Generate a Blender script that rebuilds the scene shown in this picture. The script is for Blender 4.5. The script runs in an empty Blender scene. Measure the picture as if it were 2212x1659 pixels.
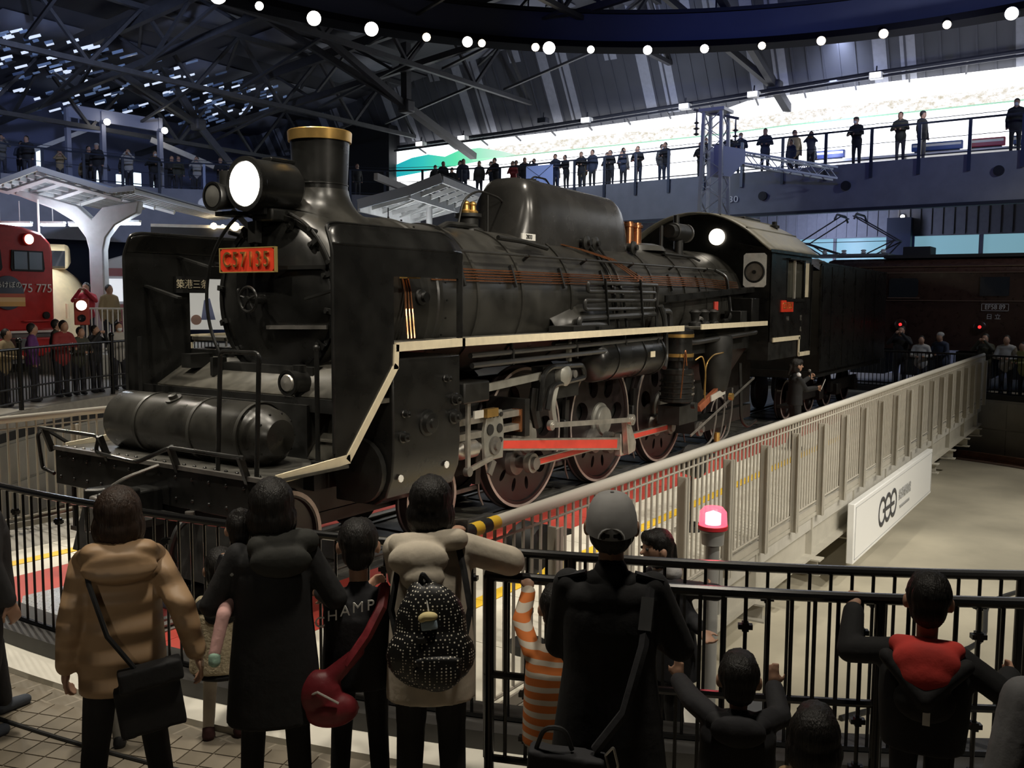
import bpy, bmesh, math, random
from math import pi, sin, cos, radians, sqrt, atan2, hypot
from mathutils import Vector, Matrix
random.seed(7)
SC = bpy.context.scene
COL = SC.collection

# ---------------------------------------------------------------- camera, world, exposure
cam = bpy.data.cameras.new('camera'); camo = bpy.data.objects.new('camera', cam); COL.objects.link(camo)
cam.sensor_fit = 'HORIZONTAL'; cam.sensor_width = 36.0; cam.lens = 36.0 * 2029.0 / 2212.0
cam.clip_start = 0.05; cam.clip_end = 300
_y, _p, _r = radians(33.525), radians(-5.217), radians(0.34)
_f = Vector((cos(_p)*cos(_y), cos(_p)*sin(_y), sin(_p)))
_x = _f.cross(Vector((0, 0, 1))).normalized(); _u = _x.cross(_f)
_x, _u = cos(_r)*_x + sin(_r)*_u, -sin(_r)*_x + cos(_r)*_u
camo.matrix_world = Matrix(((_x.x, _u.x, -_f.x, -11.75), (_x.y, _u.y, -_f.y, -6.89), (_x.z, _u.z, -_f.z, 2.595), (0, 0, 0, 1)))
SC.camera = camo
w = bpy.data.worlds.new('hall_dusk'); SC.world = w; w.use_nodes = True
w.node_tree.nodes['Background'].inputs[0].default_value = (0.30, 0.36, 0.60, 1)
w.node_tree.nodes['Background'].inputs[1].default_value = 0.045
vs = SC.view_settings
vs.view_transform = 'Standard'; vs.look = 'None'; vs.gamma = 1.0; vs.use_curve_mapping = False
vs.exposure = 0.0

# ---------------------------------------------------------------- stage lights of the hall, with added fills
def spot(name, loc, to, power, deg, col=(1, .88, .70), blend=.6, size=.12):
    L = bpy.data.lights.new(name, 'SPOT'); L.energy = power; L.spot_size = radians(deg); L.spot_blend = blend
    L.color = col; L.shadow_soft_size = size
    o = bpy.data.objects.new(name, L); COL.objects.link(o); o.location = loc
    o.rotation_euler = (Vector(to) - Vector(loc)).to_track_quat('-Z', 'Y').to_euler()
    return o
RINGC = (3.95, -0.84); RINGR = 15.46; RINGZ = 10.75      # lighting ring hung over the turntable
def ring(a, r=RINGR, z=RINGZ):
    return (RINGC[0] + r*cos(radians(a)), RINGC[1] + r*sin(radians(a)), z)
WARM = (1, .91, .76); NEUT = (1, .95, .85); COOL = (.66, .78, 1)
spot('ring_spotlight', ring(172, 15.2, 10.5), (-5.6, .3, 1.9), 1700, 32, WARM)
spot('ring_spotlight', ring(205, 15.2, 10.5), (-4.5, -.9, 2.2), 1500, 32, WARM)
spot('ring_spotlight', ring(232, 15.2, 10.5), (-1.5, -1.0, 2.4), 2300, 40, WARM)
spot('ring_spotlight', ring(258, 15.2, 10.5), (2.0, -1.2, 2.0), 2300, 44, WARM)
spot('ring_spotlight', ring(284, 15.2, 10.5), (6.0, -2.2, 1.2), 2000, 50, NEUT)
spot('ring_spotlight', ring(242, 15.2, 10.5), (3.0, -6.5, -1.4), 3300, 46, NEUT)
spot('ring_spotlight', ring(300, 15.2, 10.5), (9.0, -7.0, -1.4), 2000, 56, NEUT)
spot('ring_spotlight', ring(222, 15.2, 10.5), (-2.0, -5.0, -1.0), 2400, 46, NEUT)
spot('ring_spotlight', ring(150, 15.2, 10.5), (-5.5, 3.0, 0.5), 3000, 44, WARM)
spot('ring_spotlight', ring(120, 15.2, 10.5), (-4.0, 6.0, -.5), 2600, 60, WARM)
# added low fill spots behind the viewers, reaching under the running board
spot('low_fill_spot', (-9.0, -19.0, 7.2), (-.5, -1.2, .9), 3000, 34, WARM)
spot('low_fill_spot', (-20.0, -10.0, 7.6), (-6.2, 0, 1.4), 700, 20, WARM)
# steep roof spots along the boiler
spot('roof_spotlight', (-7.6, 1.6, 13.6), (-6.0, -.1, 1.8), 3300, 34, WARM, .7, .2)
spot('roof_spotlight', (-6.4, -3.4, 13.6), (-4.6, -.6, 2.6), 2400, 34, WARM, .7, .2)
spot('roof_spotlight', (-1.0, -3.4, 13.6), (-.6, -.5, 2.8), 3000, 38, WARM, .7, .2)
spot('roof_spotlight', (5.0, -3.0, 13.6), (4.6, -.6, 2.8), 2600, 38, WARM, .7, .2)
# walkway lamps over the spectators
spot('walkway_lamp', (-7.9, -5.6, 8.0), (-8.2, -4.9, .9), 800, 62, WARM, .9, .3)
spot('walkway_lamp', (-8.8, -2.0, 8.0), (-9.1, -2.6, .3), 900, 62, WARM, .9, .3)
# added cool fills on the balcony front, the leaning wall and the far exhibits
spot('wall_fill', ring(60, 13.5, 9.8), (20.4, 9.0, 6.0), 1500, 70, COOL, .9, .3)
spot('wall_fill', ring(300, 13.5, 9.8), (19.6, -1.0, 6.0), 1500, 70, COOL, .9, .3)
spot('wall_fill', ring(100, 13.5, 9.8), (9.0, 27.0, 7.4), 3400, 84, (.5, .62, 1), .9, .3)
spot('wall_fill', (17.5, 8.0, 8.6), (23.6, 12.0, 12.0), 800, 110, (.72, .80, 1), 1, .3)
spot('wall_fill', (17.5, -2.0, 8.6), (23.6, 0.0, 12.0), 420, 110, (.80, .84, 1), 1, .3)
spot('exhibit_fill', ring(330, 15.2, 10.4), (18.3, -2.5, 2.0), 700, 40, WARM, .8, .2)  # extra fill added for the brown locomotive and its plate
L_ = bpy.data.lights.new('under_balcony_fill', 'AREA'); L_.shape = 'RECTANGLE'; L_.size = 18; L_.size_y = .25; L_.energy = 330; L_.color = (.62, .70, 1)  # unseen area light, added to brighten the lower wall siding
_o = bpy.data.objects.new('under_balcony_fill', L_); COL.objects.link(_o); _o.location = (21.6, 2.5, 5.9); _o.rotation_euler = Vector((1, 0, -.28)).to_track_quat('-Z', 'X').to_euler()

# ---------------------------------------------------------------- helpers
MATS = {}
def mat(name, col, rough=.5, metal=0., noise=0., nscale=6., bump=0., bscale=30., emit=0., ecol=None, spec=.5, alpha=1., trans=0., coat=0.):
    if name in MATS: return MATS[name]
    m = bpy.data.materials.new(name); m.use_nodes = True; MATS[name] = m
    nt = m.node_tree; b = nt.nodes['Principled BSDF']
    c = (*col, 1)
    b.inputs['Base Color'].default_value = c; b.inputs['Roughness'].default_value = rough; b.inputs['Metallic'].default_value = metal
    b.inputs['Specular IOR Level'].default_value = spec; b.inputs['Coat Weight'].default_value = coat
    b.inputs['Alpha'].default_value = alpha; b.inputs['Transmission Weight'].default_value = trans
    if emit:
        b.inputs['Emission Color'].default_value = (*(ecol or col), 1); b.inputs['Emission Strength'].default_value = emit
    if noise or bump:
        tc = nt.nodes.new('ShaderNodeTexCoord')
    if noise:
        n = nt.nodes.new('ShaderNodeTexNoise'); n.inputs['Scale'].default_value = nscale; n.inputs['Detail'].default_value = 6
        nt.links.new(tc.outputs['Object'], n.inputs['Vector'])
        r = nt.nodes.new('ShaderNodeMapRange'); r.inputs['From Min'].default_value = .3; r.inputs['From Max'].default_value = .7
        r.inputs['To Min'].default_value = 1 - noise; r.inputs['To Max'].default_value = 1 + noise
        nt.links.new(n.outputs['Fac'], r.inputs['Value'])
        mx = nt.nodes.new('ShaderNodeVectorMath'); mx.operation = 'SCALE'; mx.inputs[0].default_value = col
        nt.links.new(r.outputs['Result'], mx.inputs['Scale']); nt.links.new(mx.outputs['Vector'], b.inputs['Base Color'])
        r2 = nt.nodes.new('ShaderNodeMapRange'); r2.inputs['From Min'].default_value = .3; r2.inputs['From Max'].default_value = .7
        r2.inputs['To Min'].default_value = max(.02, rough*(1 - noise*.6)); r2.inputs['To Max'].default_value = min(1, rough*(1 + noise*.6))
        nt.links.new(n.outputs['Fac'], r2.inputs['Value']); nt.links.new(r2.outputs['Result'], b.inputs['Roughness'])
    if bump:
        n2 = nt.nodes.new('ShaderNodeTexNoise'); n2.inputs['Scale'].default_value = bscale; n2.inputs['Detail'].default_value = 4
        nt.links.new(tc.outputs['Object'], n2.inputs['Vector'])
        bp_ = nt.nodes.new('ShaderNodeBump'); bp_.inputs['Strength'].default_value = bump; bp_.inputs['Distance'].default_value = .02
        nt.links.new(n2.outputs['Fac'], bp_.inputs['Height']); nt.links.new(bp_.outputs['Normal'], b.inputs['Normal'])
    return m

INV = {}
def link(o, parent=None):
    COL.objects.link(o)
    if parent is not None:
        o.parent = parent
        o.matrix_parent_inverse = INV.get(parent.name, Matrix())
    return o
def thing(name, label, cat, loc=(0, 0, 0), group=None):
    o = bpy.data.objects.new(name, None); COL.objects.link(o); o.location = loc; o.empty_display_size = .2
    INV[o.name] = Matrix.Translation(-Vector(loc))
    return tag(o, label, cat, group)
def tag(o, label, cat=None, group=None, kind=None):
    if label: o['label'] = label
    if cat: o['category'] = cat
    if group: o['group'] = group
    if kind: o['kind'] = kind
    return o
def struct(o):
    o['kind'] = 'structure'; return o

def frame(d):
    d = Vector(d).normalized(); a = Vector((0, 0, 1)) if abs(d.z) < .9 else Vector((1, 0, 0))
    x = d.cross(a).normalized(); y = d.cross(x); return x, y, d
class MB:
    def __init__(s): s.v = []; s.f = []; s.mi = []; s.cur = 0
    def add(s, vs, fs):
        n = len(s.v); s.v += [tuple(p) for p in vs]; s.f += [tuple(i+n for i in f) for f in fs]; s.mi += [s.cur]*len(fs); return s
    def box(s, x0, y0, z0, x1, y1, z1):
        v = [(x, y, z) for x in (x0, x1) for y in (y0, y1) for z in (z0, z1)]
        return s.add(v, [(0, 1, 3, 2), (4, 6, 7, 5), (0, 4, 5, 1), (2, 3, 7, 6), (0, 2, 6, 4), (1, 5, 7, 3)])
    def bar(s, p0, p1, w, h=None, up=None):          # rectangular bar between two points
        p0, p1 = Vector(p0), Vector(p1); h = h or w; d = (p1-p0).normalized()
        u = Vector(up) if up else (Vector((0, 0, 1)) if abs(d.z) < .95 else Vector((1, 0, 0)))
        x = d.cross(u).normalized()*w/2; y = x.cross(d).normalized()*h/2
        v = [p+a*x+b*y for p in (p0, p1) for a, b in ((-1, -1), (1, -1), (1, 1), (-1, 1))]
        return s.add(v, [(3, 2, 1, 0), (4, 5, 6, 7), (0, 1, 5, 4), (1, 2, 6, 5), (2, 3, 7, 6), (3, 0, 4, 7)])
    def lathe(s, o, axis, prof, n=24, a0=0, a1=2*pi, squash=None):
        o = Vector(o); x, y, d = frame(axis); full = abs(a1-a0-2*pi) < 1e-6; k = n if full else n+1
        vs = []; 
        for t, r in prof:
            for i in range(k):
                a = a0+(a1-a0)*i/n; vs.append(o+d*t+x*(r*cos(a))+y*(r*sin(a)))
        fs = []
        for j in range(len(prof)-1):
            for i in range(n):
                a, b = j*k+i, j*k+(i+1) % k; fs.append((a, b, b+k, a+k))
        if full:
            ringlike = abs(prof[0][0]-prof[-1][0]) < 1e-6 and len(prof) > 2       # closed ring section: no end caps
            inward = abs(prof[-1][0]-prof[-2][0]) < 1e-6 and prof[-1][1] < prof[-2][1]   # rim turned inward: open mouth
            if prof[0][1] > 1e-6 and not ringlike: fs.append(tuple(reversed(range(k))))
            if prof[-1][1] > 1e-6 and not ringlike and not inward: fs.append(tuple(range((len(prof)-1)*k, len(prof)*k)))
        return s.add(vs, fs)
    def cyl(s, p0, p1, r0, r1=None, n=16):
        p0, p1 = Vector(p0), Vector(p1); L = (p1-p0).length
        return s.lathe(p0, p1-p0, [(0, r0), (L, r0 if r1 is None else r1)], n)
    def tube(s, pts, r, n=8, closed=False, flat=None):
        P = [Vector(p) for p in pts]; m = len(P)
        T = []
        for i in range(m):
            a = P[i-1] if (i or closed) else P[i]; b = P[(i+1) % m] if (i < m-1 or closed) else P[i]
            T.append((b-a).normalized())
        x, y, d = frame(T[0]); vs = []
        for i in range(m):
            if i:
                q = T[i-1].rotation_difference(T[i]); x = q @ x; y = q @ y
            rr = r[i] if isinstance(r, (list, tuple)) else r
            for k in range(n):
                a = 2*pi*k/n; vs.append(P[i]+x*(rr*cos(a))+y*(rr*sin(a)))
        fs = []
        for i in range(m if closed else m-1):
            j = (i+1) % m
            for k in range(n): fs.append((i*n+k, i*n+(k+1) % n, j*n+(k+1) % n, j*n+k))
        if not closed: fs += [tuple(reversed(range(n))), tuple(range((m-1)*n, m*n))]
        return s.add(vs, fs)
    def prism(s, poly, axis, lo, hi):               # poly in the plane across axis ('x': (y,z), 'y': (x,z), 'z': (x,y))
        n = len(poly)
        def at(p, t): return {'x': (t, p[0], p[1]), 'y': (p[0], t, p[1]), 'z': (p[0], p[1], t)}[axis]
        vs = [at(p, lo) for p in poly]+[at(p, hi) for p in poly]
        return s.add(vs, [tuple(reversed(range(n))), tuple(range(n, 2*n))]+[(i, (i+1) % n, n+(i+1) % n, n+i) for i in range(n)])
    def sphere(s, c, r, n=16, m=10, sc=(1, 1, 1)):
        vs = [(c[0], c[1], c[2]-r*sc[2])]
        for j in range(1, m):
            t = -pi/2+pi*j/m
            for i in range(n): vs.append((c[0]+r*sc[0]*cos(t)*cos(2*pi*i/n), c[1]+r*sc[1]*cos(t)*sin(2*pi*i/n), c[2]+r*sc[2]*sin(t)))
        vs.append((c[0], c[1], c[2]+r*sc[2])); L = len(vs)-1
        fs = [(0, 1+(i+1) % n, 1+i) for i in range(n)]
        for j in range(m-2):
            for i in range(n):
                a = 1+j*n+i; b = 1+j*n+(i+1) % n; fs.append((a, b, b+n, a+n))
        fs += [(L, L-n+i, L-n+(i+1) % n) for i in range(n)]
        return s.add(vs, fs)
    def sheet(s, rows):                              # grid of points -> quads
        n = len(rows[0]); vs = [p for r in rows for p in r]
        return s.add(vs, [(j*n+i, j*n+i+1, (j+1)*n+i+1, (j+1)*n+i) for j in range(len(rows)-1) for i in range(n-1)])
    def mesh(s, name, mats, sharp=35):
        me = bpy.data.meshes.new(name); me.from_pydata(s.v, [], s.f)
        for m in (mats if isinstance(mats, (list, tuple)) else [mats]): me.materials.append(m)
        if any(s.mi): me.polygons.foreach_set('material_index', s.mi)
        bm = bmesh.new(); bm.from_mesh(me); bmesh.ops.recalc_face_normals(bm, faces=bm.faces); bm.to_mesh(me); bm.free()
        me.polygons.foreach_set('use_smooth', [True]*len(me.polygons)); me.set_sharp_from_angle(angle=radians(sharp)); me.update()
        return me
    def build(s, name, mats, parent=None, label=None, bevel=0, thick=0, sharp=35, loc=None):
        o = bpy.data.objects.new(name, s.mesh(name, mats, sharp)); link(o, parent)
        if label: o['label'] = label
        if thick:
            md = o.modifiers.new('thickness', 'SOLIDIFY'); md.thickness = thick; md.offset = 0
        if bevel:
            md = o.modifiers.new('bevel', 'BEVEL'); md.width = bevel; md.segments = 2; md.limit_method = 'ANGLE'; md.angle_limit = radians(40)
        if loc: o.location = loc
        return o
def copy(o, parent, loc=None, rot=None, scale=None):
    c = o.copy(); link(c, parent)
    if loc is not None: c.location = loc
    if rot is not None: c.rotation_euler = rot
    if scale is not None: c.scale = scale
    return c
def arcpts(c, r, a0, a1, n, z=None):
    return [(c[0]+r*cos(a0+(a1-a0)*i/n), c[1]+r*sin(a0+(a1-a0)*i/n))+((z,) if z is not None else ()) for i in range(n+1)]
def text(name, body, size, loc, xd, yd, m, parent=None, depth=.004, align='CENTER', spacing=1.0, sx=1.0, label=None):
    cu = bpy.data.curves.new(name, 'FONT'); cu.body = body; cu.size = size; cu.extrude = depth
    cu.align_x = align; cu.align_y = 'CENTER'; cu.space_character = spacing
    t = bpy.data.objects.new(name, cu); COL.objects.link(t)
    dg = bpy.context.evaluated_depsgraph_get(); me = bpy.data.meshes.new_from_object(t.evaluated_get(dg)); me.name = name
    bpy.data.objects.remove(t); bpy.data.curves.remove(cu)
    xd = Vector(xd).normalized(); yd = Vector(yd).normalized(); zd = xd.cross(yd)
    M = Matrix(((xd.x*sx, yd.x, zd.x, loc[0]), (xd.y*sx, yd.y, zd.y, loc[1]), (xd.z*sx, yd.z, zd.z, loc[2]), (0, 0, 0, 1)))
    me.transform(M); me.materials.clear(); me.materials.append(m)
    o = bpy.data.objects.new(name, me); link(o, parent)
    if label: o['label'] = label
    return o
def bend(pts, r=.05, n=4):                           # round the corners of a polyline
    P = [Vector(p) for p in pts]; out = [P[0]]
    for i in range(1, len(P)-1):
        a = (P[i-1]-P[i]); b = (P[i+1]-P[i]); k = min(r, a.length*.45, b.length*.45); a = P[i]+a.normalized()*k; b = P[i]+b.normalized()*k
        for j in range(n+1):
            t = j/n; out.append(a*(1-t)**2+P[i]*2*t*(1-t)+b*t*t)
    return out+[P[-1]]

# ---------------------------------------------------------------- materials
BLK = mat('locomotive_black', (.0115, .0115, .0108), .30, noise=.35, nscale=3.5, bump=.06, bscale=9)
BLK2 = mat('locomotive_soot_black', (.010, .010, .009), .5, noise=.3)
BOIL = mat('boiler_black_sheet', (.028, .027, .0235), .36, noise=.45, nscale=2.6, bump=.10, bscale=5)
DECKM = mat('worn_plate_grey', (.085, .080, .066), .5, noise=.35, nscale=7)
STEEL = mat('bare_steel', (.46, .44, .40), .34, metal=.75, noise=.2, nscale=9)
STEELD = mat('dull_steel', (.20, .19, .175), .42, metal=.6, noise=.25)
TYRE = mat('tyre_edge', (.42, .36, .32), .4, metal=.3, noise=.15)
WHEELM = mat('wheel_maroon_black', (.016, .0115, .0115), .35, noise=.3)
RED = mat('rod_red', (.62, .055, .035), .42, noise=.12)
PLATERED = mat('number_plate_red', (.72, .05, .02), .4)
GOLD = mat('brass_gold', (.70, .44, .14), .33, metal=.85, noise=.15)
PALEGOLD = mat('plate_brass_edge', (.60, .45, .16), .4, metal=.5)
COPPER = mat('copper', (.62, .27, .13), .27, metal=.95, noise=.06, nscale=3)
CREAM = mat('cream_stripe', (.74, .66, .48), .45, noise=.08, nscale=12)
WHITE = mat('white_paint', (.80, .79, .75), .45, noise=.05)
PALE = mat('pale_grey_paint', (.50, .48, .43), .45, noise=.1)
RAILW = mat('turntable_railing_paint', (.46, .43, .365), .42, noise=.06)
GLASSD = mat('dark_glass', (.02, .022, .025), .06, spec=.8)
LAMP = mat('lit_lamp', (1, .95, .85), emit=14, ecol=(1, .93, .80))
LAMPW = mat('lit_lamp_warm', (1, .85, .6), emit=14, ecol=(1, .80, .50))
RUBBER = mat('black_rubber', (.012, .012, .012), .6)
FENCEB = mat('black_fence_gloss', (.008, .008, .008), .25)
CONC = mat('concrete', (.40, .385, .34), .8, noise=.18, nscale=1.3, bump=.1)

# ================================================================ THE SETTING
TC = (4.3, 0.0)                    # turntable pivot
PITR = 12.1; PITZ = -1.5
def annulus(mb, c, r0, r1, z, n=160, a0=0, a1=2*pi):
    mb.sheet([arcpts(c, r0, a0, a1, n, z), arcpts(c, r1, a0, a1, n, z)]); return mb
FLOORM = bpy.data.materials.new('hall_floor_tiles'); FLOORM.use_nodes = True
def brickmat(m, c1, c2, mortar, sx, sy, rough, ms=.05):
    nt = m.node_tree; b = nt.nodes['Principled BSDF']; tc = nt.nodes.new('ShaderNodeTexCoord'); br = nt.nodes.new('ShaderNodeTexBrick')
    br.offset = 0; br.inputs['Color1'].default_value = (*c1, 1); br.inputs['Color2'].default_value = (*c2, 1); br.inputs['Mortar'].default_value = (*mortar, 1)
    br.inputs['Scale'].default_value = 1; br.inputs['Brick Width'].default_value = sx; br.inputs['Row Height'].default_value = sy; br.inputs['Mortar Size'].default_value = ms*sx
    nt.links.new(tc.outputs['Object'], br.inputs['Vector']); nt.links.new(br.outputs['Color'], b.inputs['Base Color']); b.inputs['Roughness'].default_value = rough
brickmat(FLOORM, (.23, .20, .155), (.20, .175, .135), (.33, .29, .23), .15, .15, .55)
fl = struct(annulus(MB(), TC, PITR, 60, 0, 200).build('floor', FLOORM))
# individually laid tiles where the camera looks down on the walkway
TILEM = [mat('floor_tile_beige', (.25, .215, .165), .5, noise=.15, nscale=4), mat('floor_tile_tan', (.21, .18, .135), .5, noise=.15, nscale=4)]
tb = MB(); tb.prism([(-.069, -.069), (.069, -.069), (.069, .069), (-.069, .069)], 'z', 0, .008)
tmesh = [tb.mesh('tile', m) for m in TILEM]
cnt = 0; cells = []
ca, sa = cos(radians(18)), sin(radians(18))
for i in range(-40, 41):
    for j in range(-40, 41):
        u, v = i*.148, j*.148
        x, y = -9.2+u*ca-v*sa, -1.9+u*sa+v*ca
        r = hypot(x-TC[0], y-TC[1])
        if 12.86 < r < 15.2:
            p = Vector((x, y, 0))-camo.location; dz = p.dot(_f)
            if dz > 1:
                px = 1106+2029*p.dot(_x)/dz; py = 829.5-2029*p.dot(_u)/dz
                if -30 < px < 800 and 1380 < py < 1700: cells.append((dz, x, y))
cells.sort()
for dz, x, y in cells[:300]:
    o = bpy.data.objects.new('tile', tmesh[random.random() < .4]); link(o, fl); o.location = (x, y, 0); o.rotation_euler = (0, 0, radians(18)); cnt += 1
if len(cells) > 300:
    mb = MB()
    for dz, x, y in cells[300:]:
        vsx = [(x+a*ca-b*sa, y+a*sa+b*ca) for a, b in ((-.069, -.069), (.069, -.069), (.069, .069), (-.069, .069))]
        mb.prism(vsx, 'z', 0, .008)
    mb.build('tiles', TILEM[0], fl)['kind'] = 'stuff'
# pit
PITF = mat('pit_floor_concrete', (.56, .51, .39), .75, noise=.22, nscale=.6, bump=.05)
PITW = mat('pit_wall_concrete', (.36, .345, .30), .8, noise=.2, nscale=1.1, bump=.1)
mb = MB(); mb.add([(TC[0], TC[1], PITZ)]+arcpts(TC, PITR+.05, 0, 2*pi, 119, PITZ), [(0, i, i+1 if i < 120 else 1) for i in range(1, 121)])
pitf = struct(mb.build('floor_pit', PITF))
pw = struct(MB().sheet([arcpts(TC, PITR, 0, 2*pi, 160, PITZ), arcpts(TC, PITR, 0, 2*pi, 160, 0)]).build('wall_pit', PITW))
mb = MB(); mb.prism([(-.85, .02), (.85, .02), (.85, .70), (-.85, .70)], 'x', -.03, .02); pm = mb.mesh('concrete_panel', PITW)
for k in range(44):                # cast panels of the pit wall in two courses
    a = 2*pi*k/44
    for c in (0, 1):
        o = bpy.data.objects.new('concrete_panel', pm); link(o, pw); o.location = (TC[0]+(PITR-.02)*cos(a), TC[1]+(PITR-.02)*sin(a), PITZ+.02+c*.73); o.rotation_euler = (0, 0, a)
RUST = mat('rusty_rail', (.16, .075, .045), .7, noise=.4)
BED = mat('pit_rail_bed', (.14, .085, .06), .85, noise=.35)
mb = MB(); annulus(mb, TC, 10.9, 11.95, PITZ+.012, 120); mb.build('rail_bed', BED, pitf)
mb = MB()
for r0, r1, z0, z1 in ((11.2, 11.33, .01, .05), (11.24, 11.29, .05, .16), (11.22, 11.31, .16, .2)):
    P = [arcpts(TC, r, 0, 2*pi, 120, PITZ+z) for r, z in ((r0, z0), (r0, z1), (r1, z1), (r1, z0), (r0, z0))]; mb.sheet(P)
mb.build('ring_rail', RUST, pitf)
# kerb at the pit edge: dark fence sill and the white line on the floor
mb = MB(); P = [arcpts(TC, r, 0, 2*pi, 200, z) for r, z in ((12.12, -.02), (12.12, .15), (12.5, .15), (12.5, 0))]; mb.sheet(P)
struct(mb.build('trim_1', mat('kerb_dark', (.03, .028, .026), .5, noise=.2)))
mb = MB(); P = [arcpts(TC, r, 0, 2*pi, 200, z) for r, z in ((12.5, .0), (12.5, .04), (12.74, .04), (12.74, 0))]; mb.sheet(P)
struct(mb.build('trim_2', mat('kerb_white', (.78, .75, .66), .5, noise=.06)))

# ---- upper floor: balcony edge, fascia, walls
EDGE = [(19.0, -12), (19.4, -3.9), (19.65, .35), (20.15, 6.15), (20.76, 11.74), (21.0, 15.5), (19.3, 20.3), (13.8, 25.2), (12.5, 26.35), (6.5, 27.2), (-8, 29)]
BACK = [(26, -12), (26, -3.9), (26, .35), (26, 6.15), (26, 11.74), (26.5, 16), (26.5, 25), (22, 31), (12.5, 32.5), (6.5, 33), (-8, 34)]
FASC = mat('balcony_fascia_slate', (.20, .205, .235), .6, noise=.10, nscale=2)
Z2 = 6.9
mb = MB(); mb.sheet([[(x, y, Z2) for x, y in EDGE], [(x, y, Z2) for x, y in BACK]]); mb.sheet([[(x, y, Z2-.35) for x, y in EDGE], [(x, y, Z2-.35) for x, y in BACK]])
struct(mb.build('floor_balcony', mat('balcony_floor', (.2, .19, .18), .6)))
mb = MB(); mb.sheet([[(x, y, 5.52) for x, y in EDGE[:7]], [(x, y, Z2+.05) for x, y in EDGE[:7]]]); mb.sheet([[(x, y, 5.52) for x, y in EDGE[:7]], [(x+1.2, y+.2, 5.52) for x, y in EDGE[:7]]])
struct(mb.build('wall_fascia_right', FASC))
mb = MB(); mb.sheet([[(x, y, 4.7) for x, y in EDGE[6:]], [(x, y, Z2+.05) for x, y in EDGE[6:]]])
struct(mb.build('wall_fascia_left', FASC))
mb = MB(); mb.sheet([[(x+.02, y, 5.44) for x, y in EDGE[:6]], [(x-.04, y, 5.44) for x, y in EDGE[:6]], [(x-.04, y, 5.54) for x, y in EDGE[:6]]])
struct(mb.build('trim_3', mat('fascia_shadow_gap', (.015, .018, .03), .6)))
SIDING = mat('lower_wall_siding', (.30, .31, .37), .6, noise=.08)
mb = MB()
mb.box(24, -14, 0, 24.3, 24, 3.95); mb.box(24, -14, 4.86, 24.3, 24, 6.6)
lw = struct(mb.build('wall_right_lower', SIDING))
mb = MB(); mb.box(23.96, -.03, 4.9, 24, .03, 6.5); sm_ = mb.mesh('siding_rib', SIDING)
for k in range(46):
    o = bpy.data.objects.new('siding_rib', sm_); link(o, lw); o.location = (0, -9+k*.36, 0)
CYAN = mat('lit_window_cyan', (.2, .35, .4), .3, emit=.40, ecol=(.40, .78, .92))
for k, (y0, y1) in enumerate(((-9, -5.2), (-5.05, -2.4), (-2.25, -.2), (.75, 2.5), (2.6, 4.2), (4.3, 8.0), (8.1, 12.0))):
    o = struct(MB().box(24.12, y0, 3.95, 24.16, y1, 4.86).build('window_%d' % (k+1), CYAN))
    MB().box(24.02, y1, 3.95, 24.14, y1+.1, 4.86).build('window_frame', FASC, o)
struct(MB().box(23.6, -.15, 3.2, 24.2, .65, 5.5).build('trim_4', mat('window_pier', (.04, .05, .09), .5)))
mb = MB(); mb.sheet([[(-20, 34, 0), (24.3, 34, 0)], [(-20, 34, 7), (24.3, 34, 7)]]); struct(mb.build('wall_left_lower', mat('wall_blue_dark', (.07, .085, .15), .7)))
BLUEW = mat('upper_wall_blue', (.11, .125, .23), .7, noise=.1, nscale=.5)
mb = MB(); mb.sheet([[(-20, 34.0, 6), (26.5, 34.0, 6)], [(-20, 34.0, 14), (26.5, 34.0, 14)]]); struct(mb.build('wall_left', BLUEW))
# leaning corrugated wall above the display
LEAN = .6
def lw_(y, z, off=0): return (24.6-LEAN*(z-10.0)-off*.86, y, z-off*.5)
CORR = mat('leaning_wall_dark_panel', (.080, .083, .098), .5, noise=.15, nscale=.7)
mb = MB(); mb.sheet([[lw_(-14, 9.6), lw_(36, 9.6)], [lw_(-14, 17), lw_(36, 17)]]); wl = struct(mb.build('wall_right', CORR))
STRIPE = mat('leaning_wall_light_panel', (.36, .37, .42), .5, noise=.08)
RIBM = mat('leaning_wall_rib', (.075, .078, .095), .5)
k = 0; yy = -9.0
while yy < 34:
    for d, z0, z1, wd in ((0, 10.2, 17, .50), (.95, 10.2, 17, .50), (2.25, 12.9 - random.random()*.6, 17, .55), (3.3, 13.3 - random.random()*.5, 17, .55)):
        a, b = yy+d, yy+d+wd
        vsx = [lw_(a, z0, .0), lw_(b, z0, .0), lw_(b, z1, .0), lw_(a, z1, .0), lw_(a, z0, .03), lw_(b, z0, .03), lw_(b, z1, .03), lw_(a, z1, .03)]
        MB().add(vsx, [(0, 1, 2, 3), (7, 6, 5, 4), (0, 4, 5, 1), (1, 5, 6, 2), (2, 6, 7, 3), (3, 7, 4, 0)]).build('light_panel', STRIPE, wl)
    for q in range(8):
        a = yy+.3+q*.56
        vsx = [lw_(a, 9.8), lw_(a+.07, 9.8), lw_(a+.07, 17), lw_(a, 17), lw_(a, 9.8, .05), lw_(a+.07, 9.8, .05), lw_(a+.07, 17, .05), lw_(a, 17, .05)]
        MB().add(vsx, [(0, 1, 2, 3), (7, 6, 5, 4), (0, 4, 5, 1), (1, 5, 6, 2), (2, 6, 7, 3), (3, 7, 4, 0)]).build('wall_rib', RIBM, wl)
    yy += 4.5
# wall behind the viewers closes the hall
struct(MB().box(-30, -24, 0, 60, -23.7, 16).build('wall_back', CORR))
struct(MB().box(-30.3, -24, 0, -30, 36, 16).build('wall_front', CORR))

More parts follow.
